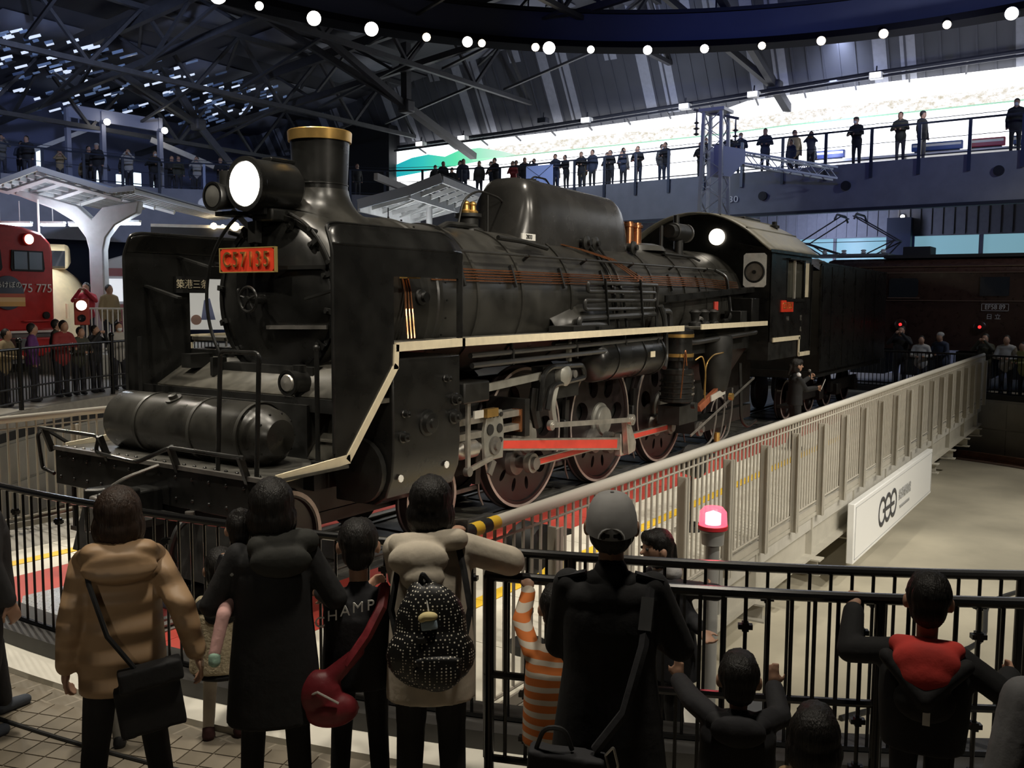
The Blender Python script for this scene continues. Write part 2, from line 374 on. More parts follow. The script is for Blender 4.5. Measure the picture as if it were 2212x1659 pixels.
# ---- diorama display behind the right balcony: lit white wall, photo strip, teal landscape at its far end
dsp = thing('diorama_display', 'long overexposed white backlit display wall behind the right-hand balcony crowd', 'display', (24, 8, Z2))
LIT = mat('backlit_white', (1, 1, 1), .5, emit=2.2, ecol=(.97, .98, 1))
def dx(y): return 24.0 + .02*(y-8)
ys = [-12, -3.4, .9, 6.9]; 
mb = MB()
pts = [(-12, 10.45), (-3.4, 10.3), (.9, 10.3), (6.0, 10.2), (6.9, 9.98), (14.6, 9.82), (21.3, 9.75), (23.6, 9.73)]
mb.sheet([[(24.0, y, Z2+.02) for y, z in pts], [(24.0, y, z) for y, z in pts]]); mb.build('lit_panel', LIT, dsp, thick=.04)
PHOTO = bpy.data.materials.new('photo_collage'); PHOTO.use_nodes = True
nt = PHOTO.node_tree; b = nt.nodes['Principled BSDF']; tc = nt.nodes.new('ShaderNodeTexCoord'); vo = nt.nodes.new('ShaderNodeTexNoise'); vo.inputs['Scale'].default_value = 4.5; vo.inputs['Detail'].default_value = 9; vo.inputs['Roughness'].default_value = .8
cr = nt.nodes.new('ShaderNodeValToRGB'); cr.color_ramp.elements[0].position = .46; cr.color_ramp.elements[0].color = (1, 1, 1, 1); cr.color_ramp.elements[1].position = .74; cr.color_ramp.elements[1].color = (.22, .30, .14, 1); e = cr.color_ramp.elements.new(.60); e.color = (.62, .55, .42, 1)
mp = nt.nodes.new('ShaderNodeMapping'); mp.inputs['Scale'].default_value = (1, 1, 1.8); nt.links.new(tc.outputs['Object'], mp.inputs[0]); nt.links.new(mp.outputs[0], vo.inputs['Vector']); nt.links.new(vo.outputs['Fac'], cr.inputs[0])
nt.links.new(cr.outputs[0], b.inputs['Emission Color']); b.inputs['Emission Strength'].default_value = 1.1; b.inputs['Base Color'].default_value = (.1, .1, .1, 1)
mb = MB(); pts2 = [(-12, 9.3), (-3.4, 9.22), (4.4, 9.14), (6.9, 9.05), (14.6, 8.98), (19, 8.95)]
mb.sheet([[(23.95, y, z) for y, z in pts2], [(23.95, y, z+.46) for y, z in pts2]]); mb.build('photo_strip', PHOTO, dsp, thick=.02)
mb = MB(); mb.sheet([[(23.93, y, z-.05) for y, z in pts2], [(23.93, y, z) for y, z in pts2]]); mb.build('green_line', mat('display_green_line', (.2, .5, .3), emit=.8, ecol=(.45, .75, .55)), dsp, thick=.02)
TEAL = bpy.data.materials.new('teal_landscape'); TEAL.use_nodes = True
nt = TEAL.node_tree; b = nt.nodes['Principled BSDF']; tc = nt.nodes.new('ShaderNodeTexCoord'); sp = nt.nodes.new('ShaderNodeSeparateXYZ'); cr = nt.nodes.new('ShaderNodeValToRGB')
mr = nt.nodes.new('ShaderNodeMapRange'); mr.inputs['From Min'].default_value = 17; mr.inputs['From Max'].default_value = 23.6
nt.links.new(tc.outputs['Object'], sp.inputs[0]); nt.links.new(sp.outputs['Y'], mr.inputs['Value']); nt.links.new(mr.outputs[0], cr.inputs[0])
cr.color_ramp.elements[0].color = (.75, 1, .85, 1); cr.color_ramp.elements[1].color = (.01, .42, .50, 1)
e = cr.color_ramp.elements.new(.45); e.color = (.12, .85, .45, 1); e = cr.color_ramp.elements.new(.75); e.color = (.03, .60, .55, 1)
nt.links.new(cr.outputs[0], b.inputs['Emission Color']); b.inputs['Emission Strength'].default_value = .9; b.inputs['Base Color'].default_value = (.1, .2, .2, 1)
mb = MB(); mb.prism([(23.58, 8.45), (23.58, 9.05), (22.6, 9.3), (21.6, 9.38), (20.6, 9.2), (19.8, 9.42), (18.6, 9.45), (17.4, 9.2), (16.6, 8.98), (20.2, 8.72)], 'x', 23.92, 23.94); mb.build('teal_landscape', TEAL, dsp)
BLKP = mat('black_partition', (.012, .012, .014), .6)
struct(MB().box(23.4, 23.6, Z2, 24.2, 26.9, 10.9).build('wall_partition', BLKP))
for k, (x0, y0) in enumerate(((23.4, 27.0), (23.4, 28.1))):
    struct(MB().box(x0, y0, Z2, x0+.5, y0+.7, 9.9).build('trim_%d' % (5+k), mat('pillar_grey_blue', (.25, .26, .30), .6)))
# small model train exhibits on the shelf at the right end of the display
for k, (y, c, L) in enumerate(((-1.0, (.05, .10, .28), 1.6), (-2.5, (.35, .03, .06), 1.1), (-3.7, (.05, .10, .28), 1.0), (2.6, (.05, .07, .2), 1.2))):
    t = thing('model_train', '%s model train car on the lit shelf, %s of the row' % (('blue', 'dark red', 'blue', 'navy')[k], ('second', 'third', 'rightmost', 'leftmost')[k]), 'model train', (22.9, y, 7.55), 'model trains in the display')
    m_ = mat('model_train_%d' % k, c, .4)
    MB().box(22.8, y-L/2, 7.62, 23.0, y+L/2, 7.9).build('body', m_, t, bevel=.03); MB().box(22.78, y-L/2+.05, 7.76, 22.8, y+L/2-.05, 7.84).build('window_band', WHITE, t)
    MB().box(22.84, y-L/2+.1, 7.55, 22.96, y+L/2-.1, 7.62).build('underframe', BLKP, t)
sh = thing('display_shelf', 'long low white shelf carrying model trains behind the balcony', 'shelf', (22.9, 0, Z2)); MB().box(22.6, -9, 7.45, 23.2, 4, 7.55).build('shelf_top', WHITE, sh)
for y in (-8.5, -4, 0, 3.6): MB().box(22.8, y-.05, Z2, 23.0, y+.05, 7.45).build('leg', WHITE, sh)

# ---- catwalk truss with floodlights in front of the display
CAT = mat('catwalk_steel', (.05, .052, .065), .5, metal=.3)
cw = thing('lighting_catwalk', 'thin dark steel lighting truss running above the white display wall', 'truss', (22.9, 8, 10))
cpts = [(22.9, -12, 10.72), (22.9, -3.4, 10.55), (22.9, 1, 10.42), (22.9, 7.7, 10.12), (22.9, 16.3, 9.80), (22.9, 22.6, 9.66)]
mb = MB(); mb.tube(cpts, .075, 6); mb.build('upper_rail', CAT, cw)
mb = MB(); mb.tube([(x-.25, y, z-.2) for x, y, z in cpts], .05, 6); mb.build('lower_rail', CAT, cw)
for k in range(18):
    y = -9+k*1.8
    i = max(j for j in range(len(cpts)) if cpts[j][1] <= y); j = min(i+1, len(cpts)-1)
    t = (y-cpts[i][1])/max(.01, cpts[j][1]-cpts[i][1]); z = cpts[i][2]*(1-t)+cpts[j][2]*t
    MB().bar((22.9, y, z), (24.1, y+.2, z-.25), .06).build('bracket', CAT, cw)
for k, (y, z) in enumerate(((21.0, 9.62), (18.6, 9.68), (12.3, 9.85), (8.0, 9.95), (5.3, 10.1), (1.0, 10.25), (14.4, 10.05))):
    t = thing('floodlight', '%s floodlight hung under the catwalk truss, number %s from the teal end' % ('glowing white' if k < 6 else 'dark', ('one', 'two', 'four', 'five', 'six', 'seven', 'three')[k]), 'light', (22.6, y, z), 'floodlights on the catwalk')
    MB().box(22.5, y-.22, z-.1, 22.8, y+.22, z+.12).build('housing', CAT if k == 6 else WHITE, t, bevel=.03); MB().box(22.47, y-.18, z-.08, 22.5, y+.18, z+.1).build('lens', LIT if k < 6 else GLASSD, t); MB().bar((22.65, y, z+.1), (22.7, y, z+.35), .04).build('yoke', CAT, t)

# ---- balcony railings
RAILD = mat('balcony_railing_dark', (.05, .06, .09), .4, metal=.4)
def railing(name, label, pts, dz=1.08, step=1.6):
    t = thing(name, label, 'railing', (pts[0][0], pts[0][1], Z2))
    for nm, z, r in (('top_rail', Z2+dz, .035), ('cable_rail', Z2+dz+.12, .012), ('lower_rail', Z2+.12, .02), ('mid_rail', Z2+.6, .012)):
        mb = MB(); mb.tube([(x, y, z) for x, y in pts], r, 6); mb.build(nm, RAILD, t)
    for i in range(len(pts)-1):
        a, b = Vector(pts[i]), Vector(pts[i+1]); n = max(1, round((b-a).length/step))
        for k in range(n):
            p = a+(b-a)*(k/n); q = (b-a).normalized()
            mb = MB(); mb.bar((p.x, p.y, Z2-.45), (p.x, p.y, Z2+dz), .05, .10, up=(q.x, q.y, 0)); mb.build('post', RAILD, t)
    return t
railing('balcony_railing', 'dark steel railing of the right-hand balcony under the white display', [(x-.06, y) for x, y in EDGE[:6]])
railing('balcony_railing', 'dark steel railing of the far left-hand balcony above the platform roof', [(x-.04, y-.06) for x, y in EDGE[5:]])
cl = thing('wall_clock', 'round white wall clock on the far left fascia', 'clock', (13.6, 25.2, 6.3))
dv = Vector((-.6, -.8, 0)); cc = Vector((13.75, 25.15, 6.35))
MB().cyl(cc, cc+dv*.08, .26, n=28).build('face', WHITE, cl); mb = MB(); mb.lathe(cc, dv, [(0, .26), (.1, .27), (.1, .25)], 28); mb.build('rim', PALE, cl)
MB().bar(cc+dv*.09, cc+dv*.09+Vector((.06, -.05, .14)), .02, .02).build('minute_hand', BLKP, cl); MB().bar(cc+dv*.09, cc+dv*.09+Vector((-.02, .02, .12)), .02, .02).build('hour_hand', BLKP, cl)
for k, (x, y, z, nx, ny, where) in enumerate(((19.94, 3.9, 6.1, -1, .08, 'below the lattice arm'), (19.66, 1.1, 6.25, -1, .06, 'right of the lattice arm'), (20.7, 11.6, 6.3, -1, .1, 'beside the boiler dome'), (13.2, 25.6, 6.3, -.6, -.8, 'next to the clock'), (19.45, -3.3, 6.4, -1, .06, 'at the right picture edge'))):
    t = thing('wall_speaker', 'round black speaker grille on the slate fascia %s' % where, 'speaker', (x, y, z)); n = Vector((nx, ny, 0)).normalized(); p = Vector((x, y, z))
    MB().cyl(p, p+n*.10, .15, n=20).build('housing', BLKP, t); MB().cyl(p+n*.10, p+n*.11, .11, n=20).build('grille', RUBBER, t)
t30 = thing('fascia_number', 'pale number on the slate fascia just right of the lattice mast', 'sign', (20.0, 5.0, 6.05))
text('number', '30', .30, (19.99, 4.98, 6.05), (0, -1, 0), (0, 0, 1), WHITE, t30, depth=.01, sx=1.2)
pb = thing('banner_panel', 'pale blue translucent panel fixed to the balcony railing above the boiler dome', 'panel', (20.8, 13.4, Z2))
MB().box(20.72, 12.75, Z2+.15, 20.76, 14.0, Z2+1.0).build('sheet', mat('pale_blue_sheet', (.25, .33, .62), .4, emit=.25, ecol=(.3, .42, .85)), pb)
for a, b in (((20.7, 12.75, Z2+.15), (20.7, 14.0, Z2+1.0)), ((20.7, 14.0, Z2+.15), (20.7, 12.75, Z2+1.0))): MB().bar(a, b, .015).build('cross_wire', RAILD, pb)

# ---- roof, ring truss
ROOF = mat('roof_dark', (.055, .055, .066), .7, noise=.2, nscale=.4)
def rz(y): return 15.2-.115*y
mb = MB(); mb.sheet([[(-32, -25, rz(-25)), (30, -25, rz(-25))], [(-32, 36, rz(36)), (30, 36, rz(36))]]); roof = struct(mb.build('ceiling', ROOF))
RPAN = mat('roof_panel_slate', (.16, .165, .20), .6, noise=.15, nscale=.5)
for i in range(9):                 # roof panels between the ribs
    for j in range(7):
        x0, y0 = -10+i*3.9, 2+j*4.6
        mb = MB(); mb.sheet([[(x0+.35, y0+.5, rz(y0+.5)-.06), (x0+3.3, y0+.5, rz(y0+.5)-.06)], [(x0+.35, y0+3.7, rz(y0+3.7)-.06), (x0+3.3, y0+3.7, rz(y0+3.7)-.06)]]); mb.build('roof_panel', RPAN if (i*3+j) % 4 else ROOF, roof, thick=.03)
TRM = mat('roof_truss_steel', (.065, .064, .068), .55, metal=.2, noise=.15)
def member(t, a, b, w=.22, nm='brace'): MB().bar(a, b, w*.75, w*.68).build(nm, TRM, t)
for n_, y in enumerate((9, 15.5, 22, 28.5)):
    t = thing('roof_truss', 'dark steel roof truss crossing the hall, %s from the lighting ring' % ('nearest', 'second', 'third', 'farthest')[n_], 'truss', (0, y, rz(y)-2.4), 'roof trusses')
    zt, zb = rz(y)-.25, rz(y)-2.3-.1*n_
    x0, x1 = -14, 23.4
    member(t, (x0, y, zt), (x1, y, zt), .26, 'top_chord'); member(t, (x0, y, zb), (x1, y, zb), .24, 'bottom_chord')
    n = 9
    for k in range(n):
        a = x0+(x1-x0)*k/n; b = x0+(x1-x0)*(k+1)/n; m_ = (a+b)/2
        member(t, (a, y, zb), (m_, y, zt), .16); member(t, (m_, y, zt), (b, y, zb), .16)
        if n_ < 3:
            member(t, (m_, y, zt), (b, y+3.2, rz(y+3.2)-.3), .13, 'cross_brace'); member(t, (a, y, zb), (m_, y+6.5, rz(y+6.5)-2.2), .13, 'cross_brace')
for n_, x in enumerate((-6, 1.5, 9, 16.5)):
    t = thing('roof_beam', 'long dark roof beam running away over the hall, %s from the left' % ('first', 'second', 'third', 'fourth')[n_], 'beam', (x, 16, 13), 'roof beams')
    MB().bar((x, 0, rz(0)-.5), (x, 33.5, rz(33.5)-.5), .22, .36).build('top_chord', TRM, t); MB().bar((x, 6, rz(6)-2.0), (x, 33.5, rz(33.5)-2.0), .2, .22).build('bottom_chord', TRM, t)
    for k in range(6):
        y = 6+k*4.5; member(t, (x, y, rz(y)-.5), (x, y+2.25, rz(y+2.25)-2.0), .14); member(t, (x, y+2.25, rz(y+2.25)-2.0), (x, y+4.5, rz(y+4.5)-.5), .14)
for n_, (p, q, r_) in enumerate((((16.8, 17.0, 12.3), (16.7, 16.9, 9.9), (22.9, 18.2, 8.9)), ((22.2, 5.2, 11.6), (23.2, 4.7, 10.4), (24.2, 4.4, 9.6)), ((13.5, 27.5, 12.4), (15.0, 27.0, 9.9), (16.2, 26.4, 8.3)))):
    t = thing('roof_strut', 'heavy grey steel strut propping the roof %s' % ('left of the white display', 'above the lattice mast', 'behind the headlight')[n_], 'strut', r_)
    MB().bar(p, q, .28, .28).build('post', TRM, t); MB().bar(q, r_, .3, .26).build('leg', TRM, t)
    MB().bar(q, (q[0]-5, q[1]+2.5, q[2]+2.6), .22).build('brace', TRM, t); MB().bar(q, (q[0]-7, q[1]+.5, q[2]+3.0), .22).build('brace', TRM, t)
    MB().box(q[0]-.25, q[1]-.25, q[2]-.25, q[0]+.25, q[1]+.25, q[2]+.25).build('joint', TRM, t, bevel=.08)
# skylight at the far left: reflections on its glass, put in as glowing slivers
sk = thing('skylight_glints', 'bank of glowing slivers for blue-white glints on the skylight between the roof trusses', 'skylight', (2, 22, 12))
SKYGLINT = [mat('skylight_glint_bright', (.6, .7, .9), .2, emit=.9, ecol=(.70, .80, 1)), mat('skylight_glint_blue', (.2, .3, .5), .2, emit=.16, ecol=(.30, .45, .85)), mat('skylight_glint_dim', (.1, .15, .3), .2, emit=.05, ecol=(.25, .4, .85))]
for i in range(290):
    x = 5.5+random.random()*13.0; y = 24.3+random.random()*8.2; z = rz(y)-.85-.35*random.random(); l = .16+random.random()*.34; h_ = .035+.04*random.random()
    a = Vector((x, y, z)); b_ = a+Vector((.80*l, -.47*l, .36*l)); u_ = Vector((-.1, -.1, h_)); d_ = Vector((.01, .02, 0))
    MB().add([a, b_, b_+u_, a+u_, a+d_, b_+d_, b_+u_+d_, a+u_+d_], [(0, 1, 2, 3), (7, 6, 5, 4), (0, 4, 5, 1), (1, 5, 6, 2), (2, 6, 7, 3), (3, 7, 4, 0)]).build('pane', SKYGLINT[random.choice((0, 0, 1, 1, 1, 2, 2))], sk)
# lighting ring over the turntable
rg = thing('lighting_ring', 'huge dark ring-shaped fascia hung over the turntable, blue along its right part', 'ring', (RINGC[0], RINGC[1], RINGZ))
RINGB = mat('ring_fascia', (.09, .10, .16), .4, noise=.1, nscale=.4)
def ringband(rs, nm, m, a0=0, a1=2*pi, n=120):
    mb = MB(); mb.sheet([arcpts(RINGC, r, a0, a1, n, z) for r, z in rs]); return mb.build(nm, m, rg)
ringband([(15.6, 11.02), (15.75, 12.0), (16.1, 12.0), (16.1, 11.0), (15.6, 11.02)], 'fascia', RINGB)
ringband([(15.3, 10.82), (15.3, 11.02), (16.15, 11.02), (16.15, 10.82), (15.3, 10.82)], 'soffit_rim', mat('ring_rim', (.006, .006, .009), .95, spec=.05))
ringband([(15.7, 12.02), (15.7, 12.14), (16.15, 12.14), (16.15, 12.02), (15.7, 12.02)], 'upper_rim', BLKP)
for k in range(16):
    p = Vector(ring(k*22.5, 15.9, 12.1)); MB().cyl(p, (p.x, p.y, rz(p.y)), .03, n=6).build('hanger', CAT, rg)
lamps = [(83.3, .26, 0), (78.5, .13, 0), (72.0, .23, 0), (65.0, .23, 0), (58.2, .14, 1), (53.1, .18, 0), (51.3, .13, 1), (44.6, .14, 1), (42.9, .22, 0), (37.7, .13, 0), (30.7, .16, 0), (23.8, .15, 0), (17.0, .13, 1), (10.2, .15, 1), (3.3, .15, 1), (-3.4, .13, 1), (-9.9, .20, 0)]
for k, (a, r, wm) in enumerate(lamps):
    p = Vector(ring(a, 15.25, 10.72)); d = (Vector((-2, -2, 3))-p).normalized()
    t = thing('ring_spotlight_fixture', '%s round spotlight on the lighting ring, %s from the left' % ('warm glowing' if wm else 'brilliant white', ('first', 'second', 'third', 'fourth', 'fifth', 'sixth', 'seventh', 'eighth', 'ninth', 'tenth', 'eleventh', 'twelfth', 'thirteenth', 'fourteenth', 'fifteenth', 'sixteenth', 'seventeenth')[k]), 'spotlight', p)
    mb = MB(); mb.lathe(p-d*.35, d, [(0, r*.55), (.05, r*.9), (.33, r), (.33, r*.9)], 20); mb.build('housing', CAT, t)
    MB().lathe(p-d*.03, d, [(0, r*.9), (.02, 0)], 20).build('lens', LAMPW if wm else LAMP, t)
    MB().bar(p-d*.2, (p.x, p.y, 10.85), .04).build('yoke', CAT, t)
# blue wash on the ring and the upper walls
spot('ring_blue_wash', ring(200, 14.6, 9.2), ring(5, 15.6, 11.6), 3600, 34, (.10, .18, 1), .8)
spot('ring_blue_wash', ring(160, 14.6, 9.2), ring(25, 15.6, 11.6), 1500, 26, (.12, .20, 1), .9)

# ================================================================ TURNTABLE
TT = thing('turntable', 'railway turntable bridge with red and white deck, pale girders and steel rails', 'turntable', (TC[0], 0, -1.4))
DR = 11.95; DZ = -.05
def dx0(y, r=DR): return TC[0]-sqrt(r*r-y*y)
def dx1(y, r=DR): return TC[0]+sqrt(r*r-y*y)
mb = MB(); poly = [(dx0(-3.6+.3*k), -3.6+.3*k) for k in range(25)]+[(dx1(3.6-.3*k), 3.6-.3*k) for k in range(25)]
mb.prism(poly, 'z', -.30, DZ-.02); mb.build('deck_slab', PALE, TT)
DRED = mat('deck_red', (.42, .055, .04), .5, noise=.14, nscale=2); DWHT = mat('deck_cream', (.66, .63, .54), .5, noise=.10, nscale=2)
DYEL = mat('tactile_yellow', (.80, .52, .04), .5); DGRY = mat('deck_grey_tile', (.30, .285, .25), .6, noise=.12); DTRK = mat('track_bed_plate', (.09, .088, .082), .5, noise=.3)
def band(y0, y1, m, nm, step=1.1, z=DZ, h=.02, xa=None, xb=None):
    n = 21
    for k in range(n):
        a = dx0(max(abs(y0), abs(y1)))+.0; b = dx1(max(abs(y0), abs(y1)))
        xs = a+(b-a)*k/n; xe = a+(b-a)*(k+1)/n-.008
        if xa is not None and xe < xa: continue
        if xb is not None and xs > xb: continue
        if k == 0:
            pl = [(dx0(y0+(y1-y0)*i/6), y0+(y1-y0)*i/6) for i in range(7)]+[(xe, y1-.004), (xe, y0+.004)]
        else: pl = [(xs, y0+.004), (xe, y0+.004), (xe, y1-.004), (xs, y1-.004)]
        mb = MB(); mb.prism(pl, 'z', z-h, z); mb.build(nm, m, TT)
band(-3.6, -2.32, DWHT, 'cream_panel'); band(-2.32, -2.16, DYEL, 'tactile_strip', z=DZ+.004); band(-2.16, -1.58, DWHT, 'cream_panel'); band(-1.58, -.80, DRED, 'red_panel')
band(-.80, .80, DTRK, 'track_plate', xa=-6.9); band(.80, 1.80, DRED, 'red_panel', xb=4); band(1.80, 2.16, DWHT, 'cream_panel', xb=4); band(2.16, 2.32, DYEL, 'tactile_strip', z=DZ+.004, xb=4); band(2.32, 2.70, DWHT, 'cream_panel', xb=4); band(2.70, 3.6, DGRY, 'grey_tile', xb=4)
mb = MB(); mb.prism([(dx0(-.8+.2*k), -.8+.2*k) for k in range(9)]+[(-6.75, .8), (-6.75, -.8)], 'z', DZ-.02, DZ+.002); mb.build('red_panel', DRED, TT)
for s in (-1, 1):
    y = s*.575
    mb = MB(); prof = [(-.065, -.05), (.065, -.05), (.065, -.038), (.012, -.03), (.012, -.018), (.036, -.012), (.036, .0), (-.036, .0), (-.036, -.012), (-.012, -.018), (-.012, -.03), (-.065, -.038)]
    mb.prism([(y+a, b) for a, b in prof], 'x', -7.55, 15.6); mb.build('rail', STEELD, TT)
    mb = MB(); mb.box(-7.5, y-s*.16-.03, DZ, 15.6, y-s*.16+.03, -.02); mb.build('guard_rail', STEELD, TT)
for k in range(36):                # plates between the rails
    x = -6.9+k*.63
    if x < 15.4: MB().box(x, -.38, DZ, x+.5, .38, -.035).build('tie_plate', DECKM, TT)
# girders, cross beams
GIRD = mat('girder_pale', (.46, .435, .37), .5, noise=.08)
for s in (-1, 1):
    y = s*3.52
    mb = MB(); mb.box(dx0(3.55)+.05, y-.02, -.62, dx1(3.55)-.05, y+.02, -.1); mb.build('girder_web', GIRD, TT)
    mb = MB(); mb.box(dx0(3.6)+.05, y-.12, -.66, dx1(3.6)-.05, y+.12, -.62); mb.build('girder_flange', GIRD, TT)
    mb = MB(); mb.box(dx0(3.6), y-.10, -.14, dx1(3.6), y+.10, -.10); mb.build('girder_top_flange', GIRD, TT)
for k in range(11):
    x = -6.2+k*2.1
    mb = MB(); mb.box(x-.1, -3.75, -.86, x+.1, 3.75, -.84); mb.box(x-.015, -3.7, -.84, x+.015, 3.7, -.68); mb.box(x-.1, -3.75, -.68, x+.1, 3.75, -.66); mb.build('cross_beam', GIRD, TT)
    mb = MB(); mb.box(x-.02, -3.62, -.62, x+.02, -3.54, -.14); mb.build('stiffener', GIRD, TT)
mb = MB(); mb.box(-6.9, -.9, -1.15, 15.5, -.7, -.30); mb.box(-6.9, .7, -1.15, 15.5, .9, -.30); mb.build('main_girder', mat('girder_dark', (.16, .15, .13), .6), TT)
for x, s in ((-6.6, 1), (15.2, 1)):
    for y in (-.9, .9):
        MB().cyl((x, y-.06, PITZ+.42), (x, y+.06, PITZ+.42), .22, n=20).build('end_roller', STEELD, TT)
# checker plate bridging the gap at the front end
CHK = mat('aluminium_checker', (.62, .62, .60), .3, metal=.9, noise=.1)
cp = thing('checker_plate', 'shiny aluminium checker plate ramp lying on the red deck in front of the locomotive', 'plate', (-7.5, .1, DZ))
mb = MB(); mb.prism([(-6.95, .92), (-7.5, .96), (-8.06, .05), (-8.0, -.62), (-7.72, -.72)], 'z', .0, .02); mb.build('sheet', CHK, cp)
mb = MB()
for i in range(26):
    for j in range(40):
        x, y = -8.05+i*.046, -.72+j*.043
        inside = (y < .90) and x < -6.98-.0*(y) and (x > -7.5-(.96-y)*.60 if y > .05 else x > -8.03+(.05-y)*.09) and (x < -7.0-(.92-y)*.46)
        if not inside: continue
        q = .016 if (i+j) % 2 else -.016
        mb.add([(x-.018, y-q, .02), (x, y-.005, .026), (x+.018, y+q, .02), (x, y+.005, .026)], [(0, 1, 2, 3)])
ob = mb.build('tread_lugs', mat('aluminium_lug', (.85, .85, .82), .2, metal=.95), cp); ob['kind'] = 'stuff'

# ---- railings of the bridge
def bridge_rail(y, xa, xb, label, out):
    t = thing('bridge_railing', label, 'railing', (xa, y, -.1))
    z = 1.19
    mb = MB(); mb.tube([(xa+.45, y, z), (xb, y, z)], .043, 12); mb.build('handrail', mat('handrail_cream', (.60, .57, .50), .4), t)
    if y < 0:
        for k in range(5): MB().cyl((xa+.09*k, y, z), (xa+.09*(k+1), y, z), .044, n=12).build('striped_sleeve', DYEL if k % 2 == 0 else RUBBER, t)
        mb = MB(); mb.tube(bend([(xb, y, z), (xb+.12, y, z-.05), (xb+.12, y, .05)], .05), .03, 8); mb.build('end_post', RAILW, t)
    for nm, zz, r in (('lower_rail', .04, .014), ('upper_rail', 1.08, .010)): MB().tube([(xa+.1, y, zz), (xb, y, zz)], r, 6).build(nm, RAILW, t)
    MB().box(xa+.1, y-.01, -.09, xb, y+.01, -.01).build('toe_board', RAILW, t)
    b = MB(); b.cyl((0, 0, .04), (0, 0, 1.16), .0125, n=6); bmsh = b.mesh('baluster', RAILW)
    n = int((xb-xa-.1)/.11)
    for k in range(n):
        o = bpy.data.objects.new('baluster', bmsh); link(o, t); o.location = (xa+.1+k*.11, y, 0)
    pm_ = MB(); pm_.box(-.012, -.05 if out < 0 else -.03, -.14, .012, .04, 1.04); pm_.box(-.045, -.05 if out < 0 else .03, -.14, .045, -.04 if out < 0 else .04, 1.04); pmesh = pm_.mesh('post', RAILW)
    x = -6.33
    while x < xb:
        o = bpy.data.objects.new('post', pmesh); link(o, t); o.location = (x, y+out*.05, 0); x += 1.1
    return t
bridge_rail(-3.6, -7.4, 15.7, 'cream balustrade along the near side of the turntable', -1)
bridge_rail(3.72, -7.3, -1.5, 'cream balustrade along the far side of the turntable, left of the locomotive', 1)
# museum name board hung from the girder
sg = thing('name_board', 'large white name board with three linked rings hung on the turntable girder', 'sign', (4.45, -3.75, -1.06))
SIGNW = mat('board_white', (.90, .90, .88), .35); SIGNK = mat('board_ink', (.06, .06, .065), .5); SIGNG = mat('board_grey_ink', (.42, .42, .42), .5)
MB().box(1.5, -3.80, -1.06, 7.42, -3.70, -.21).build('panel', SIGNW, sg, bevel=.012)
for a in ((1.56, -3.806, -.272, 7.36, -3.80, -.264), (1.56, -3.806, -1.008, 7.36, -3.80, -1.0), (1.56, -3.806, -1.008, 1.568, -3.80, -.264), (7.352, -3.806, -1.008, 7.36, -3.80, -.264)): MB().box(*a).build('border_line', SIGNG, sg)
for k in range(3):                 # linked rings: thick at one flank, thin at the other
    cx_, cz_ = 3.22+k*.40, -.635
    o_ = [(cx_+.235*cos(radians(t)), cz_+.235*sin(radians(t))) for t in range(0, 361, 10)]; i_ = [(cx_-.0+.195*cos(radians(t)), cz_+.165*sin(radians(t))) for t in range(0, 361, 10)]
    mb = MB(); mb.sheet([[(x, -3.806, z) for x, z in o_], [(x, -3.806, z) for x, z in i_]]); mb.build('logo_ring', SIGNK, sg, thick=.004)
MB().box(3.28, -3.812, -.665, 4.06, -3.806, -.605).build('logo_bar', SIGNK, sg)
text('board_text', '鉄道博物館', .20, (4.90, -3.806, -.60), (1, 0, 0), (0, 0, 1), SIGNG, sg, depth=.003)
text('board_text', 'THE RAILWAY MUSEUM', .075, (4.90, -3.806, -.80), (1, 0, 0), (0, 0, 1), SIGNG, sg, depth=.003)
# deck floodlights standing by the rail
for x, y, w_ in ((-5.95, -3.2, 'near the striped rail end'), (-1.75, -2.75, 'by the third driving wheel')):
    t = thing('deck_floodlight', 'black round floodlight on a stand behind the railing %s' % w_, 'light', (x, y, DZ))
    MB().cyl((x, y, DZ), (x, y, .02), .14, n=20).build('base', RUBBER, t); MB().cyl((x, y, .0), (x, y, .62), .02, n=8).build('stand', RUBBER, t)
    MB().lathe((x, y-.14, .74), (0, 1, .15), [(0, .15), (.03, .19), (.22, .17), (.3, .08)], 24).build('housing', RUBBER, t); MB().bar((x+.1, y, .78), (x+.62, y, .74), .05, .04).build('arm', RUBBER, t)

# ================================================================ STEAM LOCOMOTIVE
MOT = mat('motion_grey', (.25, .245, .215), .38, metal=.25, noise=.2)
PIPE = mat('pipe_grey_black', (.030, .030, .029), .32, noise=.25)
LO = thing('steam_locomotive', 'black steam locomotive with red number plate and smoke deflectors on the turntable', 'locomotive', (0, 0, 0))
ZB = 2.57; RB = .855
def part(mb, name, m=None, parent=None, **k): return mb.build(name, m or BLK, parent or LO, **k)
# boiler
mb = MB(); mb.lathe((-4.0, 0, ZB), (1, 0, 0), [(0, .86), (.02, .855), (5.6, .855), (5.75, .87), (8.9, .90)], 56); boiler = part(mb, 'boiler', BOIL)
for x in (-3.35, -2.45, -1.3, -.1, 1.2, 2.3, 3.2, 4.1):
    mb = MB(); mb.lathe((x, 0, ZB), (1, 0, 0), [(0, .855), (.0, .874 if x < 1.6 else .895), (.05, .874 if x < 1.6 else .898), (.05, .855)], 56); part(mb, 'boiler_band', BOIL, boiler)
mb = MB(); mb.lathe((-3.96, 0, ZB), (-1, 0, 0), [(0, .862), (.02, .885), (.08, .885), (.1, .87), (1.28, .87), (1.38, .855), (1.45, .82), (1.49, .775), (1.49, .70)], 64); sbx = part(mb, 'smokebox', BOIL)
for a in range(0, 360, 6):
    c, s = cos(radians(a)), sin(radians(a)); p = (-3.93, .885*c, ZB+.885*s)
    if a % 12 == 0: MB().cyl(p, (-3.93, .90*c, ZB+.90*s), .012, n=6).build('rivet', BLK, sbx)
